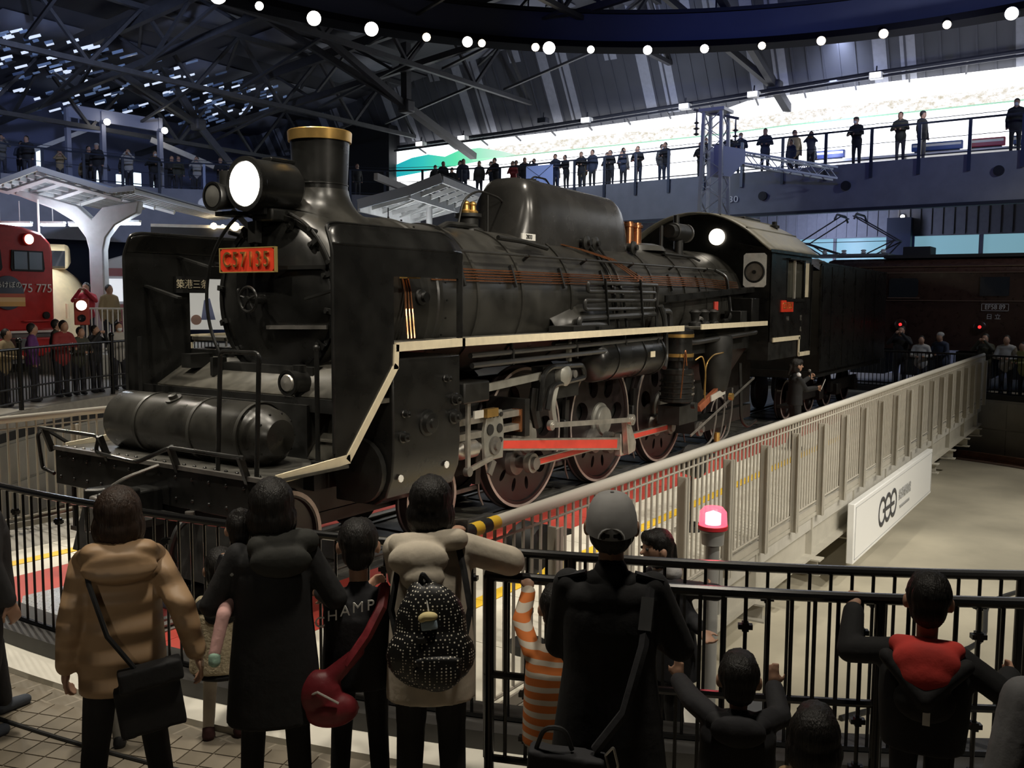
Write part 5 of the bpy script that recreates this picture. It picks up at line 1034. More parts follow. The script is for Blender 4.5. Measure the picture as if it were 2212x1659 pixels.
# --- maroon coach in the back
mc = thing('maroon_coach', 'maroon and grey passenger coach far behind the white canopy pillar', 'coach', (9, 23.6, RZ)); M = local((9.3, 23.05, 0), radians(-33)); MAR = mat('coach_maroon', (.22, .05, .06), .5)
xf(MB().prism([(-1.4, .9), (1.4, .9), (1.4, 3.5), (1.1, 3.9), (.5, 4.1), (-.5, 4.1), (-1.1, 3.9), (-1.4, 3.5)], 'y', 0, 9), M).build('body', mat('coach_grey', (.42, .42, .45), .5), mc, bevel=.05); xf(MB().box(-1.43, -.02, 3.30, 1.43, 9.0, 3.58), M).build('maroon_band', MAR, mc); xf(MB().box(-1.43, -.02, .9, 1.43, 9, 2.3), M).build('lower_band', MAR, mc)
for k in range(3): xf(MB().box(-1.15+.8*k, -.06, 2.4, -.5+.8*k, -.02, 3.2), M).build('window', mat('lit_coach_window', (.8, .8, .8), emit=.6, ecol=(.9, .93, 1)), mc)
# --- platform block with people and white railing
pl = struct(MB().box(2.6, 15.6, RZ, 9, 21, 1.05).build('floor_platform', CONC)); pl.location = (0, 0, 0)
prl = thing('platform_railing', 'white picket railing in front of the visitors on the far platform', 'railing', (3.5, 17, 1.05))
pa, pb_ = Vector((3.25, 17.0, 1.05)), Vector((4.05, 15.8, 1.05))
for k in range(11):
    p = pa+(pb_-pa)*k/10; MB().cyl(p, p+Vector((0, 0, 1.2)), .018, n=6).build('baluster', WHITE, prl)
for z in (1.15, 2.25): MB().tube([pa+Vector((0, 0, z-1.05)), pb_+Vector((0, 0, z-1.05))], .03, 6).build('rail', WHITE, prl)
# red twin-lens signal
sgn = thing('red_signal_lamp', 'red box signal with one lit lens on a post beside the platform railing', 'signal', (1.62, 14.6, RZ)); M = local((1.64, 14.62, 0), radians(-33)); SGR = mat('signal_red', (.45, .05, .03), .4)
xf(MB().box(-.17, -.1, 1.88, .17, .12, 2.52), M).build('case', SGR, sgn, bevel=.02); xf(MB().lathe((0, -.1, 2.36), (0, -1, 0), [(0, .14), (.05, .14), (.05, .12)], 20), M).build('hood', SGR, sgn); xf(MB().lathe((0, -.12, 2.36), (0, -1, 0), [(0, .125), (.02, 0)], 20), M).build('lit_lens', mat('signal_lit', (1, .75, .6), emit=5, ecol=(1, .78, .66)), sgn)
xf(MB().lathe((0, -.1, 2.05), (0, -1, 0), [(0, .09), (.04, .09), (.04, .05), (.02, 0)], 18), M).build('dark_lens', GLASSD, sgn); xf(MB().cyl((0, 0, RZ), (0, 0, 1.9), .05, n=10), M).build('post', SKIRT, sgn)

# --- platform canopies
CANW = mat('canopy_white_steel', (.62, .63, .64), .5, noise=.06); CANS = mat('canopy_sheet_grey', (.22, .24, .28), .6); TUBE = mat('fluorescent_tube', (1, 1, 1), emit=9, ecol=(.80, .90, 1))
cn = thing('platform_canopy', 'white steel platform canopy with flared pillar and fluorescent lights at left', 'canopy', (4.36, 18.05, RZ)); M = local((4.36, 18.05, 0), radians(-57.4))
# in local frame: x to the right along the front edge, y away
def cp_(mb, nm, m, par=cn, **k): return xf(mb, M).build(nm, m, par, **k)
cp_(MB().prism([(-.22, RZ), (.2, RZ), (.2, 3.9), (.28, 4.25), (.55, 4.6), (1.2, 4.95), (1.28, 5.3), (.2, 5.1), (-.1, 4.78), (-.5, 5.15), (-2.2, 5.62), (-2.3, 5.45), (-1.2, 5.05), (-.62, 4.7), (-.3, 4.25), (-.22, 3.9)], 'y', -.15, .2), 'pillar', CANW, bevel=.04)
roofp = [(-3.5, 5.98), (-2.05, 5.62), (-.95, 6.02), (1.02, 5.43), (1.68, 5.5)]
for i in range(len(roofp)-1):
    (xa, za), (xb, zb) = roofp[i], roofp[i+1]
    cp_(MB().add([(xa, -1.4, za), (xb, -1.4, zb), (xb, 7, zb), (xa, 7, za), (xa, -1.4, za+.05), (xb, -1.4, zb+.05), (xb, 7, zb+.05), (xa, 7, za+.05)], [(0, 1, 2, 3), (7, 6, 5, 4), (0, 4, 5, 1), (1, 5, 6, 2), (2, 6, 7, 3), (3, 7, 4, 0)]), 'roof_sheet', CANS)
    cp_(MB().bar((xa, -1.42, za), (xb, -1.42, zb), .05, .14), 'roof_edge', mat('canopy_edge_cream', (.62, .57, .48), .5))
    for k in range(5):
        t = (k+.5)/5; cp_(MB().bar((xa+(xb-xa)*t, -1.35, za+(zb-za)*t-.07), (xa+(xb-xa)*t, 7, za+(zb-za)*t-.07), .06, .12), 'purlin', CANW)
for y in (-.9, 0, 1.4, 3.0): cp_(MB().tube([(-3.4, y, 5.8), (-2.05, y, 5.45), (-.95, y, 5.80), (1.1, y, 5.25)], .08, 4), 'rafter', CANW)
for k, (x, y) in enumerate(((-3.5, 1.2), (-2.9, 1.2), (-1.9, 1.2), (-1.05, 1.2), (.62, .6))):
    t = thing('fluorescent_fitting', 'glowing fluorescent strip under the left canopy, %s from the left' % ('first', 'second', 'third', 'fourth', 'fifth')[k], 'light', M @ Vector((x, y, 4.7)), 'canopy fluorescent lights')
    cp_(MB().box(x-.36, y-.09, 4.74, x+.36, y+.09, 4.80), 'tray', CANW, t); cp_(MB().box(x-.36, y-.07, 4.66, x+.36, y+.07, 4.74), 'tube', TUBE, t, bevel=.03); cp_(MB().cyl((x, y, 4.8), (x, y, 5.4), .015, n=6), 'hanger', CANW, t)
cp_(MB().cyl((-1.55, -.3, 2.6), (-1.55, -.3, 5.3), .03, n=6), 'drain_pipe', WHITE); cp_(MB().box(-1.68, -.35, 3.2, -1.38, -.2, 4.1), 'hanging_sign', WHITE)
for x, y in ((-2.9, 1.2), (-1.5, 1.2), (.62, .6), (-1.0, -.8)):
    dl = bpy.data.lights.new('canopy_tube_light', 'POINT'); dl.energy = 70; dl.color = (.78, .88, 1); dl.shadow_soft_size = .25; do = bpy.data.objects.new('canopy_tube_light', dl); COL.objects.link(do); do.location = M @ Vector((x, y, 4.5))
cm = thing('gable_canopy', 'pale steel platform canopy with open rafters behind the boiler, left of the dome', 'canopy', (11, 12, 0)); M = local((9.98, 9.96, 0), radians(19.9))
CANP = mat('canopy_pale_steel', (.70, .71, .70), .5, noise=.06)
def cq_(mb, nm, m=None, **k): return xf(mb, M).build(nm, m or CANP, cm, **k)
CS = [(0, 6.0), (1.0, 5.66), (2.57, 5.30)]; LX = 5.4
FASB = mat('canopy_fascia_blue_white', (.66, .74, .88), .5)
for (ya, za), (yb, zb) in zip(CS, CS[1:]):
    cq_(MB().bar((-.05, ya, za+.02), (-.05, yb, zb+.02), .06, .28), 'fascia', FASB)
    for k in range(7):
        x = .1+k*LX/6.3; cq_(MB().bar((x, ya, za), (x, yb, zb), .07, .13), 'rafter')
    for k in range(4):
        t = (k+.5)/4; y, z = ya+(yb-ya)*t, za+(zb-za)*t+.08; cq_(MB().box(0, y-.03, z-.02, LX, y+.03, z+.02), 'purlin')
    cq_(MB().sheet([[(0, ya, za+.13), (0, yb, zb+.13)], [(LX, ya, za+.13), (LX, yb, zb+.13)]]), 'roof_sheet', mat('canopy_roof_slate', (.20, .22, .25), .5), thick=.03)
for y, z, h in ((0, 5.98, .2), (1.0, 5.60, .26), (2.57, 5.24, .26)): cq_(MB().box(0, y-.04, z-h/2, LX, y+.04, z+h/2), 'edge_beam')
cq_(MB().bar((-.7, 1.75, 6.02), (LX, 1.15, 5.62), .12, .2), 'valley_beam', CANW)
for k in range(3): cq_(MB().bar((.8+1.5*k, 1.1, 5.5), (1.5+1.5*k, 2.4, 5.2), .05), 'brace')
cq_(MB().cyl((2.7, 1.3, 0), (2.7, 1.3, 5.5), .1, n=12), 'column'); cq_(MB().cyl((.9, 2.0, 4.5), (.9, 2.0, 5.3), .02, n=6), 'lamp_rod', RUBBER)
for x in (1.2, 3.8):
    dl = bpy.data.lights.new('canopy_fill', 'POINT'); dl.energy = 60; dl.color = (.95, .97, 1); dl.shadow_soft_size = .2; do = bpy.data.objects.new('canopy_fill', dl); COL.objects.link(do); do.location = M @ Vector((x, 1.2, 4.3))  # unseen fill points, added to lighten the canopy from below

# --- lattice catenary mast with arm
tw = thing('catenary_mast', 'tall pale lattice catenary mast with a lattice arm reaching right', 'mast', (17, 4.5, 0)); LAT = mat('lattice_grey', (.60, .61, .63), .5, metal=.2)
TX, TY, H = 17.0, 4.5, 8.55
def w2(z): return .44-.018*z
for sx in (-1, 1):
    for sy in (-1, 1): MB().bar((TX+sx*w2(0), TY+sy*w2(0), 0), (TX+sx*w2(H), TY+sy*w2(H), H), .10, .10).build('leg', LAT, tw)
z = 4.4; k = 0
while z < H-.3:
    z2 = z+.45
    for sx, sy, ax in ((-1, 0, 'y'), (1, 0, 'y'), (0, -1, 'x'), (0, 1, 'x')):
        s1 = 1 if k % 2 else -1
        if ax == 'y': a, b = (TX+sx*w2(z), TY-s1*w2(z), z), (TX+sx*w2(z2), TY+s1*w2(z2), z2)
        else: a, b = (TX-s1*w2(z), TY+sy*w2(z), z), (TX+s1*w2(z2), TY+sy*w2(z2), z2)
        MB().bar(a, b, .045, .02).build('lattice_bar', LAT, tw)
    z = z2; k += 1
MB().box(TX-.42, TY-.42, H-.1, TX+.42, TY+.42, H).build('cap_frame', LAT, tw)
ad = Vector((2.1, -3.25, -.60)).normalized(); ap = Vector((TX, TY, 0))+ad*.4; an = Vector((-ad.y, ad.x, 0)).normalized()
for s in (-1, 1):
    for z in (7.0, 7.34): MB().bar(ap+an*.22*s+Vector((0, 0, z)), ap+ad*3.45+an*.22*s+Vector((0, 0, z)), .07, .06).build('arm_chord', LAT, tw)
    for k in range(11):
        a = ap+ad*(.3136*k)+an*.22*s+Vector((0, 0, 7.0 if k % 2 else 7.34)); b = ap+ad*(.3136*(k+1))+an*.22*s+Vector((0, 0, 7.34 if k % 2 else 7.0)); MB().bar(a, b, .04, .02).build('lattice_bar', LAT, tw)
mb = MB()
for s in (-1, 1):
    P = [ap+ad*x+an*.26*s+Vector((0, 0, z)) for x, z in ((-.5, 7.42), (.5, 7.42), (.5, 7.05), (.05, 6.5), (-.5, 6.5))]; Q = [p+an*.02*s for p in P]; mb.add(P+Q, [(0, 1, 2, 3, 4), (9, 8, 7, 6, 5)]+[(i, (i+1) % 5, 5+(i+1) % 5, 5+i) for i in range(5)])
    mb.build('gusset_plate', LAT, tw); mb = MB()
MB().bar((TX, TY+.75, 8.62), (TX, TY-.75, 8.2), .06, .08).build('cross_arm', STEELD, tw)
for y, z in ((TY+.65, 8.55), (TY-.65, 8.2)):
    MB().lathe((TX, y, z-.75), (0, 0, 1), [(0, .02), (.05, .10), (.09, .03), (.18, .03), (.22, .11), (.26, .03), (.36, .03), (.4, .10), (.44, .03), (.75, .02)], 12).build('insulator', STEELD, tw)

# --- dark brown electric locomotive at the right
BRN = mat('electric_locomotive_brown', (.030, .014, .011), .3, noise=.25); 
ef = thing('brown_electric_locomotive', 'dark brown electric locomotive with raised pantograph at the right', 'locomotive', (19.7, -3, 0))
def ef_(mb, nm, m=BRN, par=ef, **k): return mb.build(nm, m, par, **k)
b_ = ef_(MB().prism([(18.32, 1.15), (18.32, 3.45), (18.45, 3.62), (18.9, 3.82), (19.7, 3.9), (20.5, 3.82), (21.0, 3.45), (21.0, 1.15)], 'y', -12, .1), 'body')
rows = []
for y, k in ((.1, 1), (.6, .97), (1.1, .88), (1.4, .74)): rows.append([(19.7+(x-19.7)*k, y, z) for x, z in ((18.32, 1.15), (18.32, 3.45), (18.45, 3.62), (18.9, 3.82), (19.7, 3.9), (20.5, 3.82), (21.0, 3.45), (21.0, 1.15))])
ef_(MB().sheet(rows), 'nose', sharp=50); ef_(MB().prism([(18.68, 1.15), (18.68, 3.45), (18.9, 3.7), (19.7, 3.86), (20.5, 3.7), (20.7, 3.45), (20.7, 1.15)], 'y', 1.38, 1.42), 'nose_face')
w_ = ef_(MB().prism([(-.62, 2.72), (-.58, 2.68), (-1.36, 2.68), (-1.44, 2.76), (-1.44, 3.2), (-1.36, 3.26), (-.68, 3.26), (-.62, 3.2)], 'x', 18.29, 18.31), 'cab_window', GLASSD)
ef_(MB().box(18.28, -1.48, 2.66, 18.31, -.58, 2.69), 'window_sill', mat('brown_trim', (.10, .06, .045), .4), w_)
ef_(MB().box(18.28, -3.85, 2.74, 18.31, -3.10, 3.28), 'side_window', GLASSD); ef_(MB().box(18.28, -6.2, 2.74, 18.31, -5.2, 3.28), 'side_window', GLASSD)
for z in (2.60, 3.42): ef_(MB().box(18.29, -12, z-.012, 18.32, .1, z+.012), 'body_seam', mat('brown_trim', (.10, .06, .045), .4))
ef_(MB().tube([(18.42, -12, 3.60), (18.42, .3, 3.60)], .02, 6), 'roof_gutter', mat('roof_glint', (.25, .18, .12), .25, metal=.7))
pe = ef_(MB().box(18.295, -3.86, 2.315, 18.31, -3.16, 2.52), 'number_plate', BRN); PLW = mat('plate_grey_white', (.45, .43, .42), .5)
for a in ((-3.86, 2.315, -3.16, 2.325), (-3.86, 2.51, -3.16, 2.52), (-3.86, 2.315, -3.85, 2.52), (-3.17, 2.315, -3.16, 2.52)): ef_(MB().box(18.285, a[0], a[1], 18.3, a[2], a[3]), 'plate_border', PLW, pe)
text('plate_number', 'EF58 89', .19, (18.29, -3.51, 2.418), (0, -1, 0), (0, 0, 1), PLW, pe, depth=.004, sx=.86); text('maker_lettering', '日 立', .17, (18.31, -3.48, 2.14), (0, -1, 0), (0, 0, 1), PLW, ef, depth=.004)
for k in range(8): ef_(MB().box(18.6, -11+k*1.5, .35, 20.8, -10.0+k*1.5, 1.1), 'bogie_box', RUBBER)
ef_(MB().box(18.9, -12, 3.88, 20.6, -.3, 3.98), 'roof_walkway', RUBBER); ef_(MB().box(19.4, -1.55, 3.98, 20.3, -.75, 4.25), 'roof_box', RUBBER, bevel=.02)
# pantograph
pg = ef_(MB().box(19.2, -.35, 3.98, 20.4, 2.0, 4.06), 'pantograph_base', SKIRT); PGM = mat('pantograph_steel', (.11, .11, .12), .45, metal=.5)
for x in (19.3, 20.3):
    for a, b in (((x, 1.75, 4.06), (x, 2.4, 4.47)), ((x, -.15, 4.06), (x, -.52, 4.47)), ((x, 1.2, 4.06), (x, 2.4, 4.47)), ((x, .3, 4.06), (x, -.52, 4.47)), ((x, 2.4, 4.47), (x, 1.15, 5.25)), ((x, -.52, 4.47), (x, .75, 5.25))): ef_(MB().cyl(a, b, .022, n=6), 'pantograph_arm', PGM, pg)
for y, z in ((2.4, 4.47), (-.52, 4.47), (1.15, 5.25), (.75, 5.25)): ef_(MB().cyl((19.25, y, z), (20.35, y, z), .02, n=6), 'cross_tube', PGM, pg)
for y in (1.25, .65): ef_(MB().tube(bend([(19.0, y, 5.15), (19.25, y, 5.32), (20.35, y, 5.32), (20.6, y, 5.15)], .1), .035, 6), 'collector_shoe', SKIRT, pg)
ef_(MB().cyl((19.8, 2.4, 4.47), (19.8, -.52, 4.47), .012, n=6), 'tie_rod', PGM, pg)
for y in (-.2, .4, 1.0, 1.6): ef_(MB().lathe((19.3, y, 4.06), (0, 0, 1), [(0, .05), (.03, .09), (.06, .05), (.1, .09), (.13, .05)], 10), 'insulator', WHITE, pg)
REDL = mat('red_marker_lit', (.8, .02, .02), emit=1.6, ecol=(1, .03, .03))
for k, (y, z) in enumerate(((-1.0, 1.88), (-3.15, 1.85))):
    rl = ef_(MB().lathe((18.33, y, z), (-1, 0, 0), [(0, .17), (.1, .17), (.12, .14)], 18), 'marker_light', BRN); ef_(MB().lathe((18.23, y, z), (-1, 0, 0), [(0, .14), (.03, 0)], 18), 'red_lens', REDL, rl)
hl_ = thing('wall_lamp', 'small bright lamp on the siding above the brown locomotive', 'light', (23.9, .2, 5.55)); MB().lathe((24.0, .2, 5.55), (-1, 0, 0), [(0, .08), (.1, .08), (.1, 0)], 14).build('body', WHITE, hl_); MB().sphere((23.86, .2, 5.55), .06, 10, 8).build('bulb', LAMP, hl_)
# --- stair and lift frame on the far left balcony
sf = thing('stair_frame', 'grey-blue steel stair frame with two lamps on the far left balcony', 'frame', (10.5, 28.5, Z2)); SFM_ = mat('stair_frame_blue_grey', (.28, .30, .40), .5)
for x, y in ((10.2, 28.9), (11.4, 28.4), (13.5, 27.6)): MB().bar((x, y, Z2), (x, y, 10.0), .18, .18).build('post', SFM_, sf)
MB().bar((10.2, 28.9, 9.9), (13.5, 27.6, 9.7), .16, .5).build('beam', SFM_, sf); MB().bar((10.2, 28.9, 9.2), (11.4, 28.4, 9.2), .06, .1).build('rail', SFM_, sf); MB().bar((13.2, 27.8, 9.1), (16.3, 26.4, 7.9), .10, .22).build('escalator_side', PALE, sf); MB().bar((9.0, 29.5, 8.2), (11.0, 28.6, 9.3), .08, .16).build('stair_stringer', PALE, sf)
for k in range(4): MB().bar((10.3+.28*k, 28.86-.12*k, 9.2), (10.3+.28*k, 28.86-.12*k, 9.7), .04).build('picket', SFM_, sf)
for k, (x, y, z) in enumerate(((11.35, 28.0, 9.55), (13.45, 27.2, 9.45), (16.3, 26.1, 8.1))):
    t = thing('frame_spotlight', 'bright spotlight on the far left stair frame, %s' % ('left one', 'middle one', 'lowest right one')[k], 'light', (x, y, z)); MB().sphere((x, y, z), .13, 14, 10).build('bulb', LAMP, t); MB().cyl((x, y+.1, z), (x, y+.4, z+.05), .08, n=10).build('housing', SFM_, t)
LB = mat('lit_blue_white_panel', (.8, .9, 1), emit=1.3, ecol=(.75, .90, 1))
for k, (x, y, z, w_, h_) in enumerate(((12.9, 31, 7.6, .5, .8), (13.9, 31, 7.6, .4, .7), (14.4, 30.5, 7.6, .35, .9), (15.2, 30.3, 7.6, .5, 1.0), (8.6, 31.5, 7.8, .16, .9), (10.4, 31.4, 7.9, .16, 1.6), (17.6, 28.2, 7.7, .3, .8), (19.6, 27.0, 7.6, .5, .5))):
    t = thing('lit_display_case', 'small glowing showcase on the far left balcony, %s from the left' % ('third', 'fourth', 'fifth', 'sixth', 'first', 'second', 'seventh', 'eighth')[k], 'showcase', (x, y, Z2), 'balcony showcases')
    MB().box(x-w_/2, y-.05, z-h_/2, x+w_/2, y+.05, z+h_/2).build('lit_panel', LB, t, bevel=.02); MB().box(x-w_/2-.03, y-.1, Z2, x+w_/2+.03, y+.1, z-h_/2).build('plinth', RAILD, t)
# long lit cove with lamps on the wall behind the smoke deflector
cv = thing('cove_light_strip', 'dark wall strip with three warm spot lamps above the far smoke deflector', 'light strip', (10, 18, 4.7)); M = local((9.6, 20.2, 0), radians(-40))
xf(MB().box(-1.6, 0, 4.95, 3.4, .3, 5.05), M).build('strip', PALE, cv); xf(MB().box(-1.6, .0, 4.55, 3.4, .35, 4.95), M).build('valance', BLKP, cv)
for x, r in ((.45, .11), (.75, .06), (1.15, .15)): xf(MB().sphere((x, -.1, 5.02), r, 14, 10), M).build('lamp', LAMPW, cv)
# --- white poster stand seen through the far deflector
po = thing('poster_stand', 'white poster stand with a blue figure, seen between smokebox and far deflector', 'poster', (3.98, 12.95, RZ)); M = local((3.98, 12.95, 0), radians(-42))
xf(MB().box(-.55, -.02, 1.75, .55, .02, 3.1), M).build('board', mat('poster_white', (.75, .75, .72), .5, emit=.25, ecol=(.9, .9, .85)), po); xf(MB().prism([(-.1, 2.0), (.25, 2.0), (.12, 2.55), (-.02, 2.5)], 'y', -.03, -.022), M).build('blue_shape', mat('poster_blue', (.25, .30, .55), .5), po); xf(MB().cyl((-.22, -.022, 2.0), (-.22, -.03, 2.0), .13, n=18), M).build('pink_disc', mat('poster_pink', (.55, .35, .30), .5), po)
for x in (-.5, .5): xf(MB().cyl((x, 0, RZ), (x, 0, 1.8), .03, n=8), M).build('leg', STEELD, po)

# ================================================================ BLACK FENCES ROUND THE PIT
def fence(label, R, a0, a1, z0, top, post_as, bar=.0095, rail=.027, low=None, clips=True, pr_=.028, step=.11, cap=False):
    ac = radians((a0+a1)/2); t = thing('pit_fence', label, 'fence', (TC[0]+R*cos(ac), TC[1]+R*sin(ac), z0))
    n = int(abs(a1-a0)/1.5)+2
    MB().tube(arcpts(TC, R, radians(a0), radians(a1), n, top), rail, 10).build('top_rail', FENCEB, t)
    zb = z0+.16
    if low: MB().tube(arcpts(TC, R, radians(a0), radians(a1), n, low), .02, 6).build('lower_rail', FENCEB, t)
    MB().tube(arcpts(TC, R, radians(a0), radians(a1), n, zb), .02, 6).build('bottom_rail', FENCEB, t)
    b = MB(); b.cyl((0, 0, zb), (0, 0, top), bar, n=8); bm_ = b.mesh('baluster', FENCEB)
    cm_ = MB(); cm_.box(-.035, -.018, -.012, .035, .018, .012); cm_.box(-.016, -.02, -.022, .016, .02, .022); clm = cm_.mesh('clip', FENCEB)
    k = int(radians(abs(a1-a0))*R/step)
    for i in range(k+1):
        a = radians(a0)+(radians(a1)-radians(a0))*i/k; p = (TC[0]+R*cos(a), TC[1]+R*sin(a), 0)
        o = bpy.data.objects.new('baluster', bm_); link(o, t); o.location = p
        if clips and i % 5 == 2:
            for z in (top-.17, top-.62, top-.86):
                if z > zb+.05 and (z > top-.3 or clips == 2):
                    c = bpy.data.objects.new('clip', clm); link(c, o); c.location = (0, 0, z); c.rotation_euler = (0, 0, a+pi/2)
    for a in post_as:
        p = Vector((TC[0]+R*cos(radians(a)), TC[1]+R*sin(radians(a)), 0)); h = top+(.12 if cap else 0)
        mb = MB(); mb.cyl(p+Vector((0, 0, z0)), p+Vector((0, 0, h)), pr_, n=12); mb.build('post', FENCEB, t)
        if cap: MB().sphere((p.x, p.y, h+.03), .06, 12, 8).build('post_ball', FENCEB, t)
    return t
fence('curved black fence close to the pit in front of the spectators', 12.33, 166, 227, 0, 1.15, (168.5, 176.5, 184.5, 192.5, 200.5, 211.6, 220), pr_=.026)
fence('short second black fence overlapping on the viewer side at the right', 12.80, 198.8, 227, 0, 1.15, (198.9, 207.6, 213.6, 221), bar=.0105, rail=.028, low=.62, clips=2, pr_=.027)
fence('black fence on the far left side of the pit below the red locomotive', 12.33, 92, 137, RZ, RZ+1.15, (107.9, 122), low=RZ+.42, clips=False, cap=True, bar=.012, pr_=.045)
fence('black fence on the far right side of the pit below the brown locomotive', 12.33, -30, 14, 0, 1.15, (-24, -10, 4), clips=False, bar=.012, low=.25)
# red beacon lamp on its pole inside the pit
bc = thing('beacon_lamp', 'glowing red beacon lamp on a grey pole between fence and turntable', 'beacon', (-6.1, -4.70, -.33)); bx, by = -6.1, -4.70
GPOLE = mat('pole_grey', (.45, .44, .41), .4, metal=.2)
MB().cyl((bx, by, -.33), (bx, by, 1.02), .045, n=16).build('pole', GPOLE, bc); MB().lathe((bx, by, 1.02), (0, 0, 1), [(0, .04), (.01, .07), (.09, .075), (.1, .085), (.12, .085)], 20).build('base', GPOLE, bc)
BEAC = mat('beacon_red_lit', (.9, .05, .08), .3, emit=2.2, ecol=(1, .10, .16), alpha=.55); MB().lathe((bx, by, 1.14), (0, 0, 1), [(0, .085), (.02, .09), (.10, .085), (.13, .06), (.14, 0)], 22).build('dome', BEAC, bc); MB().lathe((bx, by, 1.13), (0, 0, 1), [(0, .086), (.0, .095), (.025, .095), (.025, .086)], 22).build('red_collar', mat('beacon_collar', (.6, .03, .04), .4), bc)
MB().lathe((bx, by, 1.16), (0, 0, 1), [(0, .05), (.07, .05), (.09, 0)], 14).build('bulb', mat('beacon_bulb', (1, .7, .7), emit=3.2, ecol=(1, .62, .64)), bc); MB().box(bx+.06, by-.03, .55, bx+.12, by+.03, .85).build('junction_box', GPOLE, bc)
L = bpy.data.lights.new('beacon_glow', 'POINT'); L.energy = 2.5; L.color = (1, .1, .12); L.shadow_soft_size = .05; lo = bpy.data.objects.new('beacon_glow', L); COL.objects.link(lo); lo.location = (bx, by, 1.36)
# equipment box and hoses lying in the pit
eb = thing('equipment_box', 'dark grey equipment box on the step platform right of the beacon', 'box', (-5.85, -4.95, -.33)); Mx = local((-5.85, -4.95, -.33), radians(25))
xf(MB().box(-.14, -.10, .03, .14, .10, .22), Mx).build('body', mat('box_dark_grey', (.05, .052, .055), .5), eb, bevel=.02); xf(MB().box(-.15, -.11, .22, .15, .11, .25), Mx).build('lid', mat('box_lid_grey', (.08, .082, .085), .45), eb)
for s in (-1, 1): xf(MB().box(-.12, s*.08-.015, 0, .12, s*.08+.015, .03), Mx).build('skid', RUBBER, eb)
hs = thing('cable_hose', 'dark hose snaking over the pale pit floor beyond the beacon', 'hose', (-1.2, -5, PITZ)); MB().tube(bend([(-2.6, -4.7, PITZ+.03), (-1.9, -5.1, PITZ+.03), (-.8, -5.0, PITZ+.03), (.4, -5.6, PITZ+.03), (2.2, -5.4, PITZ+.03), (4.5, -6.4, PITZ+.03)], .5), .03, 8).build('hose', RUBBER, hs)
# black cable along the walkway tiles
ck = thing('floor_cable', 'black cable laid across the walkway tiles behind the beige coat', 'cable', (-9, -2, 0)); MB().tube(arcpts(TC, 13.22, radians(178), radians(196), 24, .016), .012, 8).build('cable', RUBBER, ck)

# ================================================================ PEOPLE
import numpy as np
from mathutils import noise
TMP = bpy.data.scenes.new('tmp_workshop')
def capsule(mb, p0, p1, r0, r1, n=10):
    p0, p1 = Vector(p0), Vector(p1); L = (p1-p0).length
    if L < 1e-4: return mb.sphere(p0, max(r0, r1), n, 8)
    pr = [(-r0*cos(k*pi/8), r0*sin(k*pi/8)) for k in range(4)]+[(0, r0), (L, r1)]+[(L+r1*sin(k*pi/8), r1*cos(k*pi/8)) for k in range(1, 5)]
    pr[0] = (-r0, 0); pr[-1] = (L+r1, 0)
    return mb.lathe(p0, p1-p0, pr, n)
def ellip(mb, c, r, R=None):
    t = MB().sphere((0, 0, 0), 1, 14, 10); M_ = Matrix.Translation(Vector(c)) @ (R.to_4x4() if R else Matrix()) @ Matrix.Diagonal((*r, 1)); return mb.add([M_ @ Vector(p) for p in t.v], t.f)
def blob(prims, voxel, smooth=4):
    mb = MB()
    for p in prims:
        if p[0] == 'c': capsule(mb, *p[1:5])
        elif p[0] == 'e': ellip(mb, *p[1:4])
        elif p[0] == 'b': mb.bar(*p[1:5])
        elif p[0] == 'l':
            n = 28; rg_ = p[1]; vs_ = [(rx*(abs(cos(2*pi*i/n))**.85)*(1 if cos(2*pi*i/n) > 0 else -1), cy+ry*(abs(sin(2*pi*i/n))**.85)*(1 if sin(2*pi*i/n) > 0 else -1), z) for z, rx, ry, cy in rg_ for i in range(n)]
            mb.add(vs_, [(j*n+i, j*n+(i+1) % n, (j+1)*n+(i+1) % n, (j+1)*n+i) for j in range(len(rg_)-1) for i in range(n)]+[tuple(reversed(range(n))), tuple(range((len(rg_)-1)*n, len(rg_)*n))])
    me = bpy.data.meshes.new('raw'); me.from_pydata(mb.v, [], mb.f); ob = bpy.data.objects.new('raw', me); TMP.collection.objects.link(ob)
    md = ob.modifiers.new('r', 'REMESH'); md.mode = 'VOXEL'; md.voxel_size = voxel; md.adaptivity = 0
    if smooth: ms = ob.modifiers.new('s', 'SMOOTH'); ms.iterations = smooth; ms.factor = .5
    vl = TMP.view_layers[0]; vl.update(); out = bpy.data.meshes.new_from_object(ob.evaluated_get(vl.depsgraph)); bpy.data.objects.remove(ob); bpy.data.meshes.remove(me)
    out.polygons.foreach_set('use_smooth', [True]*len(out.polygons)); return out
def place(me, name, mats, M, parent, label=None):
    me.transform(M); me.name = name
    for m in (mats if isinstance(mats, (list, tuple)) else [mats]): me.materials.append(m)
    o = bpy.data.objects.new(name, me); link(o, parent)
    if label: o['label'] = label
    return o
SKIN = mat('skin', (.42, .24, .16), .5, noise=.08); HAIRB = mat('hair_black', (.009, .0075, .0065), .55, noise=.3, nscale=40); HAIRN = mat('hair_brown', (.030, .017, .011), .55, noise=.35, nscale=40)
